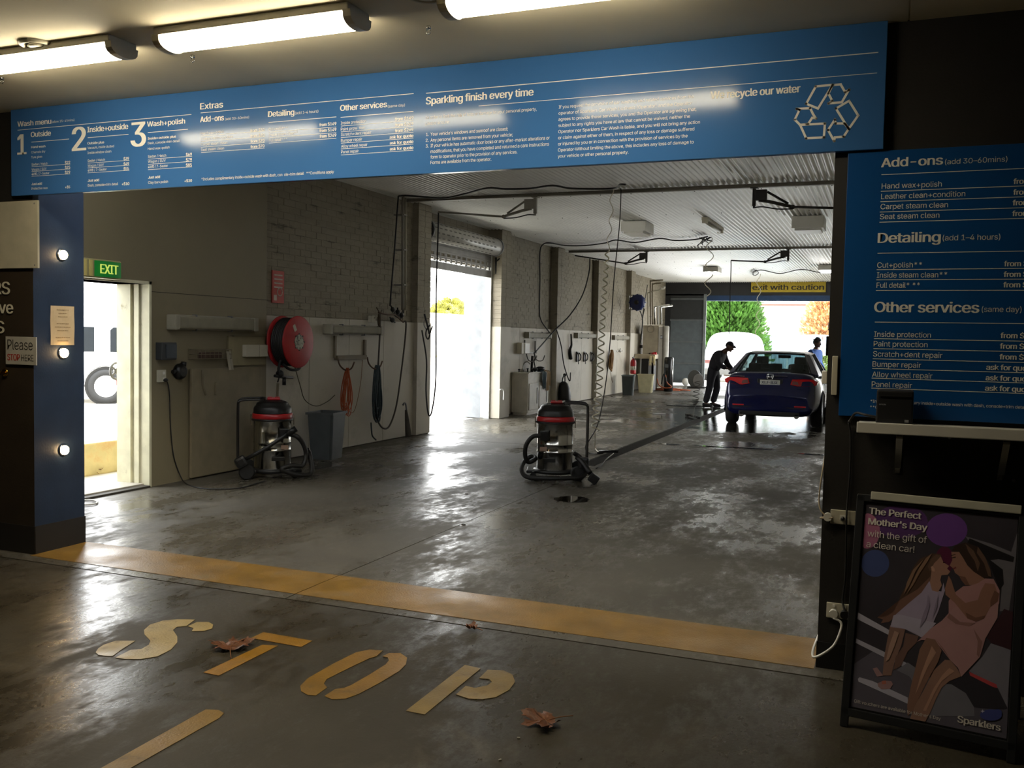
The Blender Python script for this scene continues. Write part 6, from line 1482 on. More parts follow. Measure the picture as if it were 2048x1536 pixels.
# ================================================================== PEOPLE
def skinned(name, joints, edges, radii, mt, parent, sub=2, root=0):
    me = bpy.data.meshes.new(name); me.from_pydata([tuple(j) for j in joints], edges, []); me.materials.append(mt)
    o = bpy.data.objects.new(name, me); C.objects.link(o); o.parent = parent; FR[o] = FR[parent]
    o.modifiers.new('k', 'SKIN'); sk = me.skin_vertices[0].data
    for i, r in enumerate(radii): sk[i].radius = r if isinstance(r, tuple) else (r, r)
    sk[root].use_root = True
    m = o.modifiers.new('s', 'SUBSURF'); m.levels = m.render_levels = sub; baked(o); return o
def head(t, c, yaw, tilt, mt_skin, mt_hair, cap=False, pre=''):
    R = Matrix.Rotation(yaw, 3, 'Z') @ Matrix.Rotation(tilt, 3, 'X')   # faces local -y
    b = bm_(); ball(b, (0, 0, 0), .078, .10, .118, n=20)
    for v in b.verts:
        if v.co.z < -.02: v.co.x *= 1-.35*(-v.co.z-.02)/.1; v.co.y = v.co.y*(1-.15*(-v.co.z-.02)/.1)-.012
    tube(b, [(0, -.085, .02), (0, -.112, -.02), (0, -.09, -.03)], .014, 8)                  # nose
    tube(b, [(-.024, -.090, -.055), (0, -.098, -.055), (.024, -.090, -.055)], .007, 6)      # lips
    for s in (-1, 1):
        ball(b, (s*.078, .01, -.005), .012, .022, .032, n=8); ball(b, (s*.03, -.083, .012), .013, .01, .008, n=8); tube(b, [(s*.015, -.092, .03), (s*.045, -.084, .032)], .006, 5, smooth=0)
    ball(b, (0, -.075, -.085), .03, .025, .022, n=8)
    for v in b.verts: v.co = R @ v.co+Vector(c)
    new('head', b, mt_skin, t, world=False)
    b = bm_()
    for s in (-1, 1):
        ball(b, (s*.03, -.090, .012), .008, .006, .006, n=8)
    for v in b.verts: v.co = R @ v.co+Vector(c)
    new('eyes', b, mat('eye_dark', '#1c1512', .3), t, world=False)
    b = bm_(); ball(b, (0, .012, .025), .086, .104, .105, n=20)
    bmesh.ops.delete(b, geom=[v for v in b.verts if v.co.z < (.0 if not cap else .035) and v.co.y < .02 or v.co.z < -.05], context='VERTS')
    if cap: tube(b, [(0, -.09, .05), (0, -.15, .04)], .045, 8, smooth=0); 
    else:
        r = random.Random(2)
        for i in range(60):
            a = r.uniform(0, 2*PI); e_ = r.uniform(.3, 1.4); p = Vector((.085*math.cos(a)*math.cos(e_), .1*math.sin(a)*math.cos(e_)+.012, .105*math.sin(e_)+.03)); tube(b, [p, p*1.12+Vector((0, -.01, .01))], .010, 4, smooth=0)
    if cap:
        for v in b.verts:
            if v.co.y < -.1: v.co.z = .045+(v.co.z-.045)*.2
    for v in b.verts: v.co = R @ v.co+Vector(c)
    new('cap' if cap else 'hair', b, mt_hair, t, world=False)
def hand(t, wrist, d, palm_n, curl, mt, s=1.0):
    d = Vector(d).normalized(); nrm = Vector(palm_n).normalized(); sd = d.cross(nrm).normalized(); w_ = Vector(wrist)
    b = bm_(); tube(b, [w_, w_+d*.04*s, w_+d*.085*s], .03*s, 8, smooth=2)
    for v in b.verts:
        q = v.co-w_; v.co = w_+d*q.dot(d)+sd*q.dot(sd)*1.25+nrm*q.dot(nrm)*.55
    for k, ln in enumerate((.070, .080, .074, .058)):
        p = w_+d*.08*s+sd*(k-1.5)*.021*s; q = p+(d*math.cos(curl*.5)+nrm*math.sin(curl*.5))*ln*.45*s; e_ = q+(d*math.cos(curl*1.3)+nrm*math.sin(curl*1.3))*ln*.35*s; f_ = e_+(d*math.cos(curl*1.9)+nrm*math.sin(curl*1.9))*ln*.28*s
        tube(b, [p, q, e_, f_], .0095*s, 6, smooth=2)
    p = w_+d*.025*s-sd*.03*s; tube(b, [p, p+(d*.6-sd*.7+nrm*.2)*.035*s, p+(d*1.0-sd*.8+nrm*.6)*.055*s], .011*s, 6, smooth=2)
    new('hand', b, mt, t, world=False)
def person(loc, rz, label, J, top, trouser, skin_m, hair_m, cap, tilt, looks=0):
    """faces local -y; J = joints dict"""
    t = thing('person', loc, label, 'person', None, rz); g = lambda k: Vector(J[k])
    # one continuous body under the clothes
    names = ['pelvis', 'waist', 'chest', 'neck', 'skull', 'hipL', 'kneeL', 'ankL', 'toeL', 'hipR', 'kneeR', 'ankR', 'toeR', 'shL', 'elL', 'wrL', 'shR', 'elR', 'wrR']
    rad = [(.13, .10), (.125, .095), (.15, .105), .068, .055, .085, .058, .042, .035, .085, .058, .042, .035, .06, .042, .03, .06, .042, .03]
    E_ = [(0, 1), (1, 2), (2, 3), (3, 4), (0, 5), (5, 6), (6, 7), (7, 8), (0, 9), (9, 10), (10, 11), (11, 12), (2, 13), (13, 14), (14, 15), (2, 16), (16, 17), (17, 18)]
    skinned('body', [g(k) for k in names], E_, rad, skin_m, t)
    # shirt with sleeves
    nm2 = ['hem', 'waist', 'chest', 'nk', 'shL', 'elL', 'cuL', 'shR', 'elR', 'cuR']
    J2 = dict(J); J2['hem'] = tuple(g('pelvis')-Vector((0, 0, .03))); J2['nk'] = tuple(g('chest').lerp(g('neck'), .75)); J2['cuL'] = tuple(g('elL').lerp(g('wrL'), .86)); J2['cuR'] = tuple(g('elR').lerp(g('wrR'), .86))
    skinned('shirt', [Vector(J2[k]) for k in nm2], [(0, 1), (1, 2), (2, 3), (2, 4), (4, 5), (5, 6), (2, 7), (7, 8), (8, 9)], [(.19, .155), (.185, .15), (.20, .155), .095, .092, .075, .055, .092, .075, .055], top, t, root=0)
    nm3 = ['wt', 'pelvis', 'hipL', 'kneeL', 'clL', 'hipR', 'kneeR', 'clR']
    J2['wt'] = tuple(g('pelvis').lerp(g('waist'), 1.0)); J2['clL'] = tuple(g('kneeL').lerp(g('ankL'), .97)); J2['clR'] = tuple(g('kneeR').lerp(g('ankR'), .97))
    skinned('trousers', [Vector(J2[k]) for k in nm3], [(0, 1), (1, 2), (2, 3), (3, 4), (1, 5), (5, 6), (6, 7)], [(.155, .125), (.175, .15), .122, .088, .078, .122, .088, .078], trouser, t, root=1)
    for s in 'LR':
        a = g('ank'+s); q = g('toe'+s); b = bm_(); d = (q-a); d.z = 0
        tube(b, [Vector((a.x, a.y, .055))-d*.30, Vector((a.x, a.y, .06)), Vector((a.x, a.y, .05))+d*.6, Vector((a.x, a.y, .035))+d*1.25], .05, 10, smooth=3, radii=(.055, .038)); box(b, 0, 0.0001, 0, .0001, 0, .0001)
        for v in b.verts: v.co.z = max(v.co.z, .0)
        new('shoe', b, M_rubber, t, world=False)
    head(t, g('skull')+Vector(J['ho']), looks, tilt, skin_m, hair_m, cap)
    for s in 'LR':
        d = g('wr'+s)-g('el'+s); hand(t, g('wr'+s)-d.normalized()*.01, d, Vector((0, -.4, -1)) if s == 'R' else Vector((0, -.3, -1)), .75, skin_m)
    return t
q = PZ(1426, 815); 
rzp = math.radians(78)                      # faces picture right
J = dict(pelvis=(0, .02, .90), waist=(0, -.02, 1.04), chest=(0, -.13, 1.23), neck=(0, -.26, 1.39), skull=(0, -.33, 1.44), ho=(0, -.045, .05),
         hipL=(.10, .02, .86), kneeL=(.11, -.05, .48), ankL=(.11, .06, .09), toeL=(.12, -.10, .04), hipR=(-.10, .02, .86), kneeR=(-.11, .06, .47), ankR=(-.11, .16, .09), toeR=(-.13, .0, .04),
         shL=(.19, -.15, 1.31), elL=(.23, -.24, 1.06), wrL=(.16, -.42, .92), shR=(-.19, -.15, 1.31), elR=(-.23, -.20, 1.05), wrR=(-.14, -.40, .96))
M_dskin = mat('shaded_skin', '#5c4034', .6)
per = person((q.x, q.y, 0), rzp, 'worker in dark jumper and flat cap bending towards the blue car', J, mat('dark_jumper', '#2b2a30', .9), mat('dark_jeans', '#2c2c33', .9), M_dskin, mat('dark_cap', '#252329', .9), True, math.radians(28))
Rz = Matrix.Rotation(rzp, 4, 'Z'); P0 = Matrix.Translation((q.x, q.y, 0)) @ Rz
t = thing('spray_gun', P0 @ Vector((.15, -.46, .88)), 'spray gun held out by the worker beside the blue car', 'spray gun')
b = bm_(); tube(b, [P0 @ Vector((.15, -.44, .84)), P0 @ Vector((.15, -.48, .90)), P0 @ Vector((.15, -.60, .91))], .018, 8, smooth=2); new('gun', b, M_black, t)
hose([P0 @ Vector((.15, -.44, .84)), P0 @ Vector((.15, -.42, .65)), P0 @ Vector((.18, -.38, .4)), P0 @ Vector((.2, -.30, .15)), P0 @ Vector((.1, -.15, .02)), P0 @ Vector((-.3, .2, .02)), P0 @ Vector((-.5, 1.0, .02))], .012, dk, 'thin dark hose hanging from the gun of the worker to the floor')
q = PY(1628, 745, 25.3)
J = dict(pelvis=(0, 0, .92), waist=(0, 0, 1.06), chest=(0, -.02, 1.28), neck=(0, -.03, 1.46), skull=(0, -.05, 1.54), ho=(0, -.01, .075),
         hipL=(.10, 0, .88), kneeL=(.11, -.03, .48), ankL=(.11, .02, .09), toeL=(.12, -.14, .04), hipR=(-.10, 0, .88), kneeR=(-.11, -.02, .48), ankR=(-.11, .04, .09), toeR=(-.13, -.12, .04),
         shL=(.19, -.01, 1.38), elL=(.24, .0, 1.10), wrL=(.22, -.16, .92), shR=(-.19, -.01, 1.38), elR=(-.25, .02, 1.10), wrR=(-.22, -.14, .92))
person((q.x, 25.3, 0), math.radians(62), 'man in a blue shirt standing outside beyond the front of the blue car', J, mat('blue_shirt', '#3f5f9e', .9), MATS['dark_jeans'], M_dskin, mat('dark_hair', '#17120f', .8), False, math.radians(6))

# ================================================================== RIGHT PIER: shelf, printer, sockets, cables
wy = Y0
t = thing('wall_shelf', (.5, wy, 1.2), 'long white wall shelf under the price sign on the right', 'shelf')
b = bm_(); box(b, -.105, 1.5, wy-.22, wy-.03, 1.205, 1.235, bev=.004); new('board', b, M_white, t)
b = bm_(); box(b, -.11, 1.5, wy-.235, wy-.215, 1.195, 1.245, bev=.004); new('front_edge', b, M_white, t)
for xq, yq in ((1799, 858), (2009, 880)):
    x = PY(xq, yq, wy-.12).x
    b = bm_(); box(b, x-.011, x+.011, wy-.004, wy, .99, 1.20); box(b, x-.012, x+.012, wy-.20, wy-.004, 1.185, 1.203); 
    prism(b, [(x-.014, wy-.03, 1.19), (x-.014, wy-.20, 1.19), (x-.014, wy-.20, 1.175), (x-.014, wy-.045, 1.02), (x-.014, wy-.03, 1.02)], (.028, 0, 0)); new('bracket', b, M_chrome, t)
pq = PY(1786, 835, wy-.12)
t = thing('receipt_printer', (pq.x, wy-.12, 1.235), 'black receipt printer on the left end of the white shelf', 'printer')
px0, px1 = PY(1752, 830, wy-.18).x, PY(1826, 830, wy-.18).x; pz1 = PY(1790, 781, wy-.2).z
b = bm_(); box(b, px0, px1, wy-.20, wy-.06, 1.236, pz1, bev=.008); new('case', b, mat('printer_black', '#202024', .45), t)
b = bm_(); box(b, px0+.012, px1-.012, wy-.205, wy-.12, pz1-.03, pz1-.024, bev=.001); box(b, px0+.01, px1-.01, wy-.12, wy-.10, pz1-.002, pz1+.002); new('paper_slot', b, M_black, t)
b = bm_(); text_into(b, 'EPSON', (px0+.012, wy-.2013, 1.325), XV, ZV, .0065, .028, True, 0, .0005); box(b, px1-.035, px1-.018, wy-.2025, wy-.2005, 1.25, 1.262); new('front_marks', b, mat('printer_mark', '#8e9096', .5), t)
hose([(px0+.01, wy-.10, 1.26), (px0-.05, wy-.10, 1.27), PY(1712, 826, wy-.05), PY(1702, 838, wy-.03), PY(1697, 845, wy-.03)], .006, dk, 'black printer cable curving off the left end of the shelf', 'cable', 'cable')
hose([PY(1697, 845, wy-.02), PY(1701, 870, wy-.012), PY(1700, 940, wy-.012), PY(1695, 1000, wy-.012), PY(1693, 1035, wy-.03), PY(1692, 1100, wy-.012), PY(1690, 1160, wy-.012), PY(1685, 1200, wy-.015), PY(1690, 1225, wy-.04)], .0045, dk, 'black power cable running down the dark wall to the lower socket', 'cable', 'cable')
hose([PY(1657, 800, wy+.1), PY(1653, 860, wy+.1), PY(1650, 910, wy+.02), PY(1642, 960, wy-.01), PY(1638, 1000, wy-.01), PY(1641, 1020, wy-.02), PY(1650, 1032, wy-.02), PY(1640, 1036, wy-.02), PY(1666, 1036, wy-.03)], .0035, mat('cream_wire', '#a8987c', .6), 'thin cream wire hanging down the corner of the right pier to the upper socket', 'cable', 'cable')
p = PY(1685, 1035, wy)
t = thing('wall_socket', (p.x, wy, p.z), 'upper wide cream wall socket left of the poster board', 'socket', 'sockets on the right pier')
b = bm_(); x0_, x1_ = PY(1661, 1035, wy).x, PY(1711, 1035, wy).x; z0_, z1_ = PY(1685, 1048, wy).z, PY(1685, 1020, wy).z
box(b, x0_, x1_, wy-.014, wy, z0_, z1_, bev=.003); new('plate', b, M_offw, t)
b = bm_(); xm = (x0_+x1_)/2; box(b, xm-.014, xm+.014, wy-.017, wy-.013, (z0_+z1_)/2-.012, (z0_+z1_)/2+.012, bev=.001); cyl(b, (x0_-.012, wy-.03, p.z), (x0_-.012, wy-.005, p.z), .020, 14); new('plug', b, M_white, t)
b = bm_(); ball(b, (xm-.0, wy-.022, p.z-.002), .010, .012, .010); new('black_plug', b, M_black, t)
p = PY(1677, 1222, wy); z0_, z1_ = PY(1677, 1236, wy).z, PY(1677, 1206, wy).z; x0_, x1_ = PY(1653, 1222, wy).x, PY(1701, 1222, wy).x
t = thing('wall_socket', (p.x, wy, p.z), 'lower cream wall socket with a white and a black plug, near the floor', 'socket', 'sockets on the right pier')
b = bm_(); box(b, x0_, x1_, wy-.014, wy, z0_, z1_, bev=.003); new('plate', b, M_offw, t)
b = bm_(); q1 = PY(1667, 1227, wy-.03); cyl(b, (q1.x, wy-.045, q1.z), (q1.x, wy-.014, q1.z), .020, 16); new('white_plug', b, M_white, t)
b = bm_(); q2 = PY(1689, 1229, wy-.03); cyl(b, (q2.x, wy-.045, q2.z), (q2.x, wy-.014, q2.z), .020, 16); new('black_plug', b, M_black, t)
b = bm_(); 
for q_ in (q1, q2): box(b, q_.x-.006, q_.x+.006, wy-.018, wy-.013, z1_-.018, z1_-.006)
new('switch', b, M_white, t)
hose([(q1.x, wy-.04, q1.z-.018), PY(1682, 1245, wy-.04), PY(1681, 1262, wy-.05), PY(1668, 1290, wy-.06), PY(1645, 1308, wy-.06), PY(1627, 1314, wy-.05), PY(1626, 1300, wy+.0), PY(1634, 1278, wy+.05), PY(1641, 1262, wy+.1)], .006, M_white, 'white cord looping from the lower socket round the pier corner', 'cord', 'cord')
p = PY(1669, 750, wy); t = thing('cover_box', (p.x, wy, p.z), 'tall cream cover box on the pier corner left of the price sign', 'box')
b = bm_(); box(b, PY(1663.5, 750, wy-.03).x, PY(1675, 750, wy-.03).x, wy-.035, wy, PY(1669, 790, wy-.03).z, PY(1669, 712, wy-.03).z, bev=.003); new('cover', b, M_offw, t)
b = bm_(); box(b, XR-.025, XR+.0, wy+.0, wy+.05, PY(1662, 768, wy).z, PY(1662, 742, wy).z, bev=.004); new('side_switch', b, M_white, t)
p = PY(1664, 690, wy); b = bm_(); box(b, XR-.012, XR+.0, wy+.01, wy+.07, PY(1664, 712, wy).z, PY(1664, 672, wy).z, bev=.006); new('corner_catch', b, M_black, label='black catch on the edge of the right pier above the cream box', cat='catch')
for (x, y) in ((1899, 875), (2027, 961)):
    p = PY(x, y, wy); b = bm_(); cyl(b, (p.x, wy-.008, p.z), (p.x, wy, p.z), .008, 12); new('wall_screw', b, M_grey, label='small grey screw in the dark wall %s' % ('between the shelf brackets' if x < 1950 else 'above the top right of the poster board'), cat='screw')

# ================================================================== SANDWICH BOARD WITH POSTER
Ab = PZ(1686, 1452); Bb = PZ(2023, 1526); Ab.z = Bb.z = 0
ang = math.atan2(Bb.y-Ab.y, Bb.x-Ab.x); lean = math.radians(12)
board_ = thing('sandwich_board', Ab, 'black metal A-frame with a Mother and child gift poster by the right pier', 'sandwich board', None, ang)
Lr = Matrix.Rotation(-lean, 3, 'X')
def LB(x, z, y=0): return Lr @ Vector((x, y, z))
BW = .625
def bar(b, x0, x1, z0, z1, y0=-.012, y1=.012, bev=.003):
    k = set(b.verts); box(b, x0, x1, y0, y1, z0, z1, 0, bev)
    for v in b.verts:
        if v not in k: v.co = Lr @ v.co
M_frame = mat('board_frame_black', '#24262a', .4, var=.08)
b = bm_(); bar(b, -.012, .02, 0, .97); bar(b, BW-.02, BW+.012, 0, .97); bar(b, -.01, BW+.01, .045, .078); bar(b, -.01, BW+.01, .945, .975); new('front_frame', b, M_frame, board_, world=False)
b = bm_(); bar(b, .02, BW-.02, .078, .95, -.002, .006, 0); new('backing', b, M_black, board_, world=False)
b = bm_(); bar(b, .045, BW-.012, .955, .990, -.018, .014, .004); new('clip_rail', b, mat('rail_pale', '#b3b2a6', .5), board_, world=False)
Lb = Matrix.Rotation(lean*1.3, 3, 'X'); top_ = LB(0, .95)
b = bm_()
for x0, x1, z0, z1 in ((-.012, .02, 0, 1), (BW-.02, BW+.012, 0, 1), (-.01, BW+.01, .1, .13)):
    k = set(b.verts); box(b, x0, x1, -.01, .01, z0, z1)
    for v in b.verts:
        if v not in k:
            u = v.co.z; base_y = top_.y+.30; v.co = Vector((v.co.x, base_y+(top_.y+.03-base_y)*u+v.co.y, top_.z*u))
new('rear_frame', b, M_frame, board_, world=False)
# poster: flat print, traced shapes placed on the leaning face
nB = Vector((-math.sin(ang), math.cos(ang), 0)); uB = Vector((math.cos(ang), math.sin(ang), 0)); upB = Vector((0, 0, 1))*math.cos(lean)+nB*math.sin(lean); NB = uB.cross(upB)
def onb(x, y):
    d = ray(x, y); t_ = (Ab-EYE).dot(NB)/d.dot(NB); P = EYE+d*t_-Ab; return P.dot(uB), P.dot(upB)
PX0, PX1, PZ0, PZ1 = .026, .602, .086, .947
lay = [0]
def shape(parent, pts, zf, col, name='print', rough=.5):
    lay[0] += 1; d = -.003-.00004*lay[0]
    P = []
    for p in pts:
        x, z = onb(*zf(*p)); x = min(max(x, PX0), PX1); z = min(max(z, PZ0), PZ1); P.append(LB(x, z, d))
    b = bm_(); f = b.faces.new([b.verts.new(v) for v in P])
    bmesh.ops.triangulate(b, faces=[f])
    return b, mat('print_'+col[1:], col, .32, var=.05, nscale=14)
poster = thing('poster', Ab, 'Mother\'s Day gift poster of a woman and girl on a car sill', 'poster', None, ang)
def U(x, y): return (1710+x/4.8, 960+y/4.8)
def V_(x, y): return (1680+x/4.57, 1200+y/4.57)
prints = []
def add(name, zf, col, *polys):
    rgb = [int(col[i:i+2], 16) for i in (1, 3, 5)]; g_ = sum(rgb)/3
    col = '#'+''.join('%02x' % min(255, int((c_*.76+g_*.24)*(1.26, 1.28, 1.38)[k_])) for k_, c_ in enumerate(rgb))
    for pts in polys:
        b1, mt = shape(None, pts, zf, col)
        new(name, b1, mt, poster, world=False)
def circ(x, y, rx, ry, n=24): return [(x+rx*math.cos(2*PI*i/n), y+ry*math.sin(2*PI*i/n)) for i in range(n)]
b = bm_(); bar(b, PX0, PX1, PZ0, PZ1, -.003, -.0015, 0); new('sheet', b, mat('poster_ground', '#3f3c46', .32, var=.12, nscale=5), poster, world=False)
add('background_tone', V_, '#4e4a52', [(0, 560), (300, 470), (900, 760), (1600, 900), (1600, 1400), (60, 1000)])
add('balloon_purple', U, '#5a2f74', circ(880, 480, 200, 160))
add('balloon_violet', U, '#482758', circ(440, 400, 260, 160))
add('balloon_pink', U, '#93506a', circ(120, 490, 120, 170))
add('balloon_blue', U, '#34406c', circ(195, 800, 135, 130))
add('balloon_plum', U, '#531733', circ(860, 770, 90, 130))
add('car_door', U, '#5e5a5c', [(1060, 540), (1300, 610), (1500, 690), (1560, 500), (1580, 760), (1480, 1250), (1390, 1260), (1420, 900), (1330, 790), (1200, 740)])
add('car_pillar', U, '#1d1b1e', [(1100, 560), (1530, 740), (1520, 790), (1380, 760), (1300, 770), (1420, 860), (1430, 1000), (1390, 1060), (1280, 780), (1080, 600)])
add('car_sill', U, '#97929a', [(20, 1270), (330, 1440), (330, 1490), (20, 1335)])
add('car_sill_lower', V_, '#8d8991', [(145, 350), (420, 480), (660, 600), (640, 640), (400, 520), (140, 390)])
add('car_body', V_, '#69666c', [(1380, 395), (1560, 455), (1530, 980), (1440, 800), (1180, 650), (1300, 520)])
add('car_seat', V_, '#3a2126', [(1340, 340), (1500, 80), (1580, 110), (1570, 460), (1380, 390)])
add('car_arch', V_, '#2e2b30', [(1150, 650), (1440, 800), (1530, 990), (1500, 1000), (1230, 980), (1100, 820), (900, 770)])
add('car_wheel', V_, '#626066', [(620, 570), (900, 760), (1020, 770), (1150, 850), (1225, 980), (1230, 1060), (1100, 1060), (820, 1060), (640, 700), (520, 640)])
add('red_light', V_, '#b23436', [(1180, 655), (1430, 770), (1440, 805), (1400, 795), (1190, 690)])
add('step_bar', V_, '#96919a', [(165, 720), (180, 705), (300, 740), (620, 890), (625, 950), (360, 830), (170, 745)])
# girl
add('girl_hair', U, '#4a3427', [(820, 710), (740, 705), (620, 760), (540, 870), (500, 1000), (430, 1130), (420, 1200), (520, 1180), (640, 1080), (720, 960), (780, 860), (830, 740)])
add('girl_arm', U, '#6d4a3a', [(720, 930), (600, 1050), (430, 1150), (370, 1270), (300, 1310), (215, 1320), (270, 1340), (250, 1375), (330, 1360), (400, 1300), (500, 1200), (640, 1110), (720, 1030)])
add('girl_legs', V_, '#7c5a49', [(460, 230), (600, 260), (560, 420), (500, 560), (470, 690), (390, 690), (405, 520), (430, 380)])
add('girl_far_leg', V_, '#694a3e', [(600, 300), (720, 330), (700, 390), (620, 470), (560, 600), (490, 640), (510, 520), (580, 420)])
add('girl_dress', U, '#8a7c8e', [(715, 970), (760, 1060), (830, 1070), (850, 985), (865, 1060), (800, 1260), (740, 1400), (700, 1500), (640, 1510), (480, 1430), (340, 1410), (370, 1310), (450, 1240), (520, 1180), (640, 1080)])
add('girl_skirt', V_, '#948a98', [(490, 140), (540, 130), (880, 210), (800, 300), (740, 340), (690, 300), (600, 265), (465, 235)])
add('girl_head', U, '#8f6450', [(825, 735), (850, 790), (905, 825), (885, 850), (915, 880), (890, 910), (830, 915), (820, 960), (835, 1010), (800, 1075), (740, 1060), (720, 980), (735, 880), (725, 830), (760, 770)])
add('girl_fringe', U, '#5c4030', [(830, 725), (800, 760), (760, 800), (735, 850), (720, 880), (700, 830), (730, 760), (780, 715)])
add('girl_sandals', V_, '#8b6663', [(345, 760), (400, 735), (470, 740), (485, 770), (460, 810), (380, 815), (350, 790)], [(300, 625), (340, 615), (395, 690), (340, 700)])
add('girl_foot', V_, '#a0543f', [(385, 740), (420, 735), (425, 765), (385, 770)])
# woman
add('woman_hair', U, '#33241d', [(930, 680), (960, 630), (1060, 600), (1180, 640), (1250, 740), (1300, 860), (1310, 930), (1240, 950), (1150, 900), (1090, 830), (1020, 720)])
add('woman_face', U, '#8a5d48', [(925, 690), (1000, 690), (1040, 750), (1080, 820), (1140, 880), (1250, 950), (1180, 1000), (1100, 1010), (1060, 930), (1000, 920), (960, 890), (945, 850), (910, 820), (935, 770)])
add('woman_dress', U, '#9a6a64', [(1180, 990), (1250, 945), (1330, 950), (1390, 1060), (1385, 1180), (1340, 1280), (1300, 1400), (1240, 1536), (640, 1536), (700, 1480), (900, 1340), (900, 1160), (960, 1080), (1040, 1020), (1100, 1015)])
add('woman_skirt', V_, '#9b6e69', [(1040, 70), (1450, 20), (1440, 160), (1330, 350), (1280, 520), (1110, 700), (1080, 620), (1000, 540), (940, 460), (860, 360), (790, 345), (700, 385), (760, 330), (830, 260), (930, 190)])
add('woman_arm', U, '#875a45', [(1250, 990), (1340, 1000), (1370, 1090), (1370, 1160), (1300, 1220), (1240, 1330), (1160, 1360), (1080, 1330), (960, 1180), (870, 1100), (865, 1040), (900, 920), (925, 960), (940, 1010), (970, 1100), (1060, 1180), (1180, 1150), (1210, 1060)])
add('woman_front_leg', V_, '#7d5643', [(790, 345), (870, 360), (930, 460), (900, 560), (820, 700), (740, 860), (680, 1000), (620, 1060), (615, 960), (650, 780), (690, 620), (730, 450)])
add('woman_near_leg', V_, '#86604c', [(960, 545), (1010, 550), (1070, 620), (1110, 695), (1000, 740), (930, 800), (880, 900), (820, 1040), (780, 1110), (640, 1090), (690, 960), (780, 800), (860, 640)])
add('woman_hair_light', U, '#5b4030', [(1180, 640), (1250, 740), (1300, 860), (1310, 930), (1280, 920), (1240, 800), (1170, 700)], [(1060, 610), (1140, 680), (1200, 800), (1180, 880), (1150, 780), (1090, 690)])
add('woman_eye', U, '#2c1a14', [(925, 745), (965, 735), (970, 745), (930, 753)], [(920, 722), (965, 712), (968, 718), (922, 729)])
add('woman_mouth', U, '#6b2a2a', [(935, 850), (968, 832), (975, 845), (945, 860)])
add('woman_neck_shade', U, '#6d4635', [(1000, 920), (1060, 930), (1100, 1010), (1060, 1010), (1020, 960)])
add('woman_arm_shade', U, '#6a4333', [(1340, 1060), (1385, 1090), (1370, 1165), (1300, 1220), (1300, 1160)], [(1080, 1330), (1160, 1360), (1240, 1330), (1250, 1300), (1160, 1320), (1060, 1270)])
add('woman_dress_fold', V_, '#83584f', [(1000, 120), (1100, 200), (1240, 210), (1180, 240), (1060, 220), (980, 160)], [(1220, 260), (1300, 380), (1270, 520), (1250, 500), (1260, 380)], [(870, 350), (960, 460), (1010, 545), (960, 480)])
add('woman_leg_light', V_, '#a0745a', [(840, 420), (880, 480), (800, 620), (720, 800), (690, 860), (740, 680), (800, 520)], [(1000, 620), (1050, 650), (930, 740), (860, 860), (790, 1010), (760, 1010), (860, 800), (940, 680)])
add('girl_eye', U, '#2c1a14', [(845, 788), (868, 790), (866, 797), (846, 796)])
add('girl_ear', U, '#a5765c', [(728, 835), (745, 825), (765, 850), (768, 880), (745, 875)])
add('girl_hair_light', U, '#7b5a3f', [(740, 705), (700, 780), (620, 900), (560, 1010), (500, 1090), (560, 960), (620, 840), (680, 750)], [(660, 760), (580, 880), (530, 1000), (470, 1100), (500, 980), (560, 860)])
add('girl_dress_fold', U, '#776a7c', [(700, 1100), (720, 1200), (680, 1340), (620, 1420), (650, 1300), (690, 1200)], [(800, 1100), (790, 1220), (740, 1340), (770, 1200)])
add('girl_leg_light', V_, '#9c7660', [(500, 280), (540, 300), (500, 420), (450, 540), (420, 560), (450, 420)])
add('logo_cloud', V_, '#323c78', circ(1380, 1050, 100, 52), circ(1440, 1030, 40, 35))
add('logo_spark', V_, '#a5a3a8', [(1285, 1015), (1300, 1010), (1303, 995), (1308, 1010), (1325, 1016), (1308, 1020), (1303, 1032), (1299, 1020)])
b = bm_(); dl_ = -.003-.00004*(lay[0]+3)
def ptxt(s, zf, xl, yb, xr, cap, bold):
    a = onb(*zf(xl, yb)); e_ = onb(*zf(*xr)); t_ = onb(*zf(xl, yb-cap)); text_into(b, s, LB(a[0], a[1], dl_), XV, Lr @ ZV, abs(t_[1]-a[1]), e_[0]-a[0], bold, 0, 0)
ptxt('The Perfect', U, 138, 325, (634, 385), 62, True); ptxt("Mother's Day", U, 130, 425, (692, 490), 62, True); ptxt('with the gift of', U, 120, 540, (690, 600), 62, False); ptxt('a clean car!', U, 110, 642, (570, 695), 62, False)
ptxt("Gift vouchers are available for Mother's Day", V_, 130, 935, (920, 1105), 30, False); ptxt('Sparklers', V_, 1075, 1115, (1465, 1190), 62, True)
new('lettering', b, mat('poster_lettering', '#e0dcd8', .4), poster, world=False)

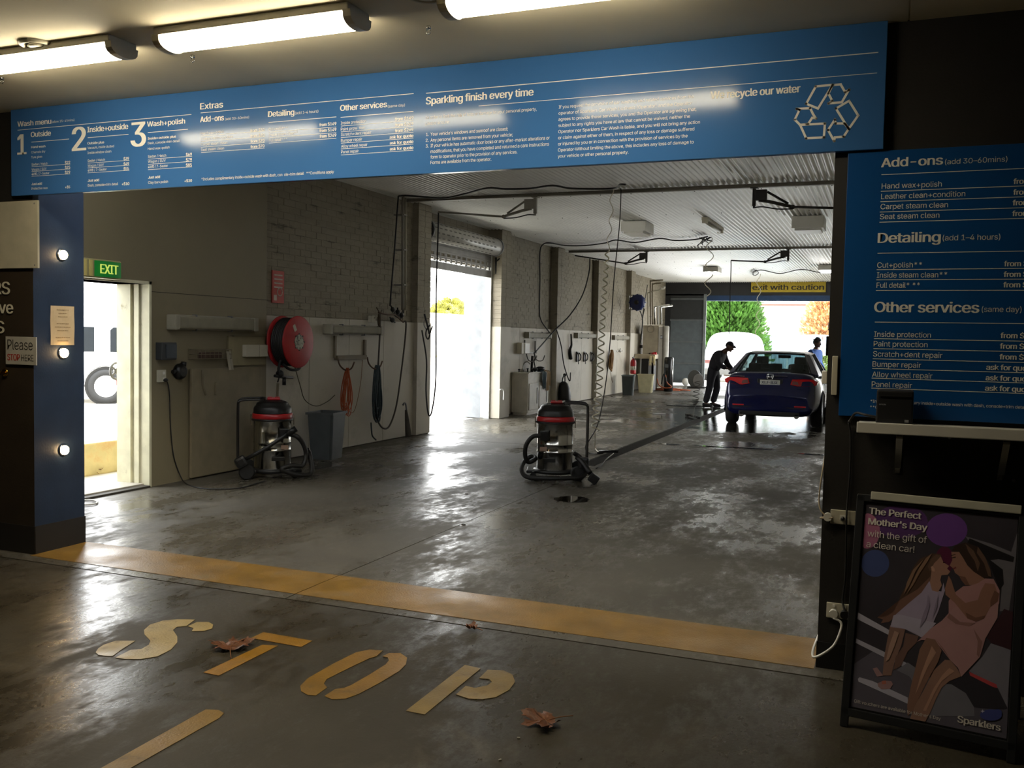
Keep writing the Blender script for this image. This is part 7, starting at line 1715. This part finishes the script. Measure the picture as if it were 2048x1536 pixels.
# ================================================================== DRY LEAVES
def leaf(px, py, size, rz, curl, label, seed):
    p = PZ(px, py); t = thing('dry_leaf', (p.x, p.y, 0), label, 'leaf', 'dry maple leaves', rz); r = random.Random(seed); b = bm_()
    N_ = 60; out = []
    half = [(.0, 1.05), (.10, .80), (.20, .86), (.17, .58), (.26, .42), (.40, .60), (.46, .54), (.62, .72), (.64, .58), (.86, .60), (.78, .44), (.98, .36), (.74, .22), (.82, .10), (.52, .06), (.66, -.10), (.60, -.22), (.74, -.34), (.44, -.34), (.30, -.46), (.12, -.36), (.03, -.42)]
    full = half+[(-x, y) for x, y in half[:0:-1]]; N_ = len(full)
    out = [((x+r.uniform(-.03, .03))*size, (y+r.uniform(-.03, .03))*size) for x, y in full]
    def hgt(x, y): return .004+curl*((x*x)/size+.8*abs(y)*math.sin(2.2*x/size+seed)**2)+.012*math.sin(7*x/size+seed)*math.sin(6*y/size)+.010
    c = b.verts.new((0, 0, hgt(0, 0))); rings = []
    for f_ in (.33, .66, 1): rings.append([b.verts.new((x*f_, y*f_, max(.002, hgt(x*f_, y*f_)))) for x, y in out])
    for i in range(N_):
        j = (i+1) % N_; b.faces.new((c, rings[0][i], rings[0][j]))
        for A, B in zip(rings, rings[1:]): b.faces.new((A[i], B[i], B[j], A[j]))
    for f in b.faces: f.smooth = True
    o = new('blade', b, M_leaf, t, world=False)
    b = bm_(); tube(b, [(0, 0, .01), (0, -size*.6, .014), (size*.08, -size*1.25, .006)], .0022, 5)
    for k in range(5):
        a = PI/2+(k-2)*.75; tube(b, [(0, 0, hgt(0, 0)+.001), (size*.4*math.cos(a), size*.4*math.sin(a), hgt(size*.4*math.cos(a), size*.4*math.sin(a))+.002), (size*.8*math.cos(a), size*.8*math.sin(a), hgt(size*.8*math.cos(a), size*.8*math.sin(a))+.002)], .0013, 4)
    new('stem', b, mat('leaf_stem', '#8a5a34', .7), t, world=False)
leaf(463, 1298, .125, .6, .14, 'large curled brown leaf between the S and the T', 1)
leaf(946, 1260, .045, 1.5, .5, 'small folded brown leaf near the yellow band', 2)
leaf(1090, 1446, .11, 2.4, .15, 'curled brown leaf lying right of the letter P', 3)
leaf(192, 946, .10, 1.0, .8, 'crumpled red brown leaf outside on the step by the yellow kerb', 4)
for (x, y, s) in ((1037, 1478, .012), (1000, 1522, .012)):
    q = PZ(x, y); b = bm_(); rbox(b, (q.x, q.y, .004), (s, s*.6, .006), 0, .001, Matrix.Rotation(x, 3, 'Z')); new('paper_crumb', b, M_white, label='tiny white crumb on the floor %s' % ('below the right leaf' if x > 1020 else 'at the bottom edge, right of middle'), cat='crumb')
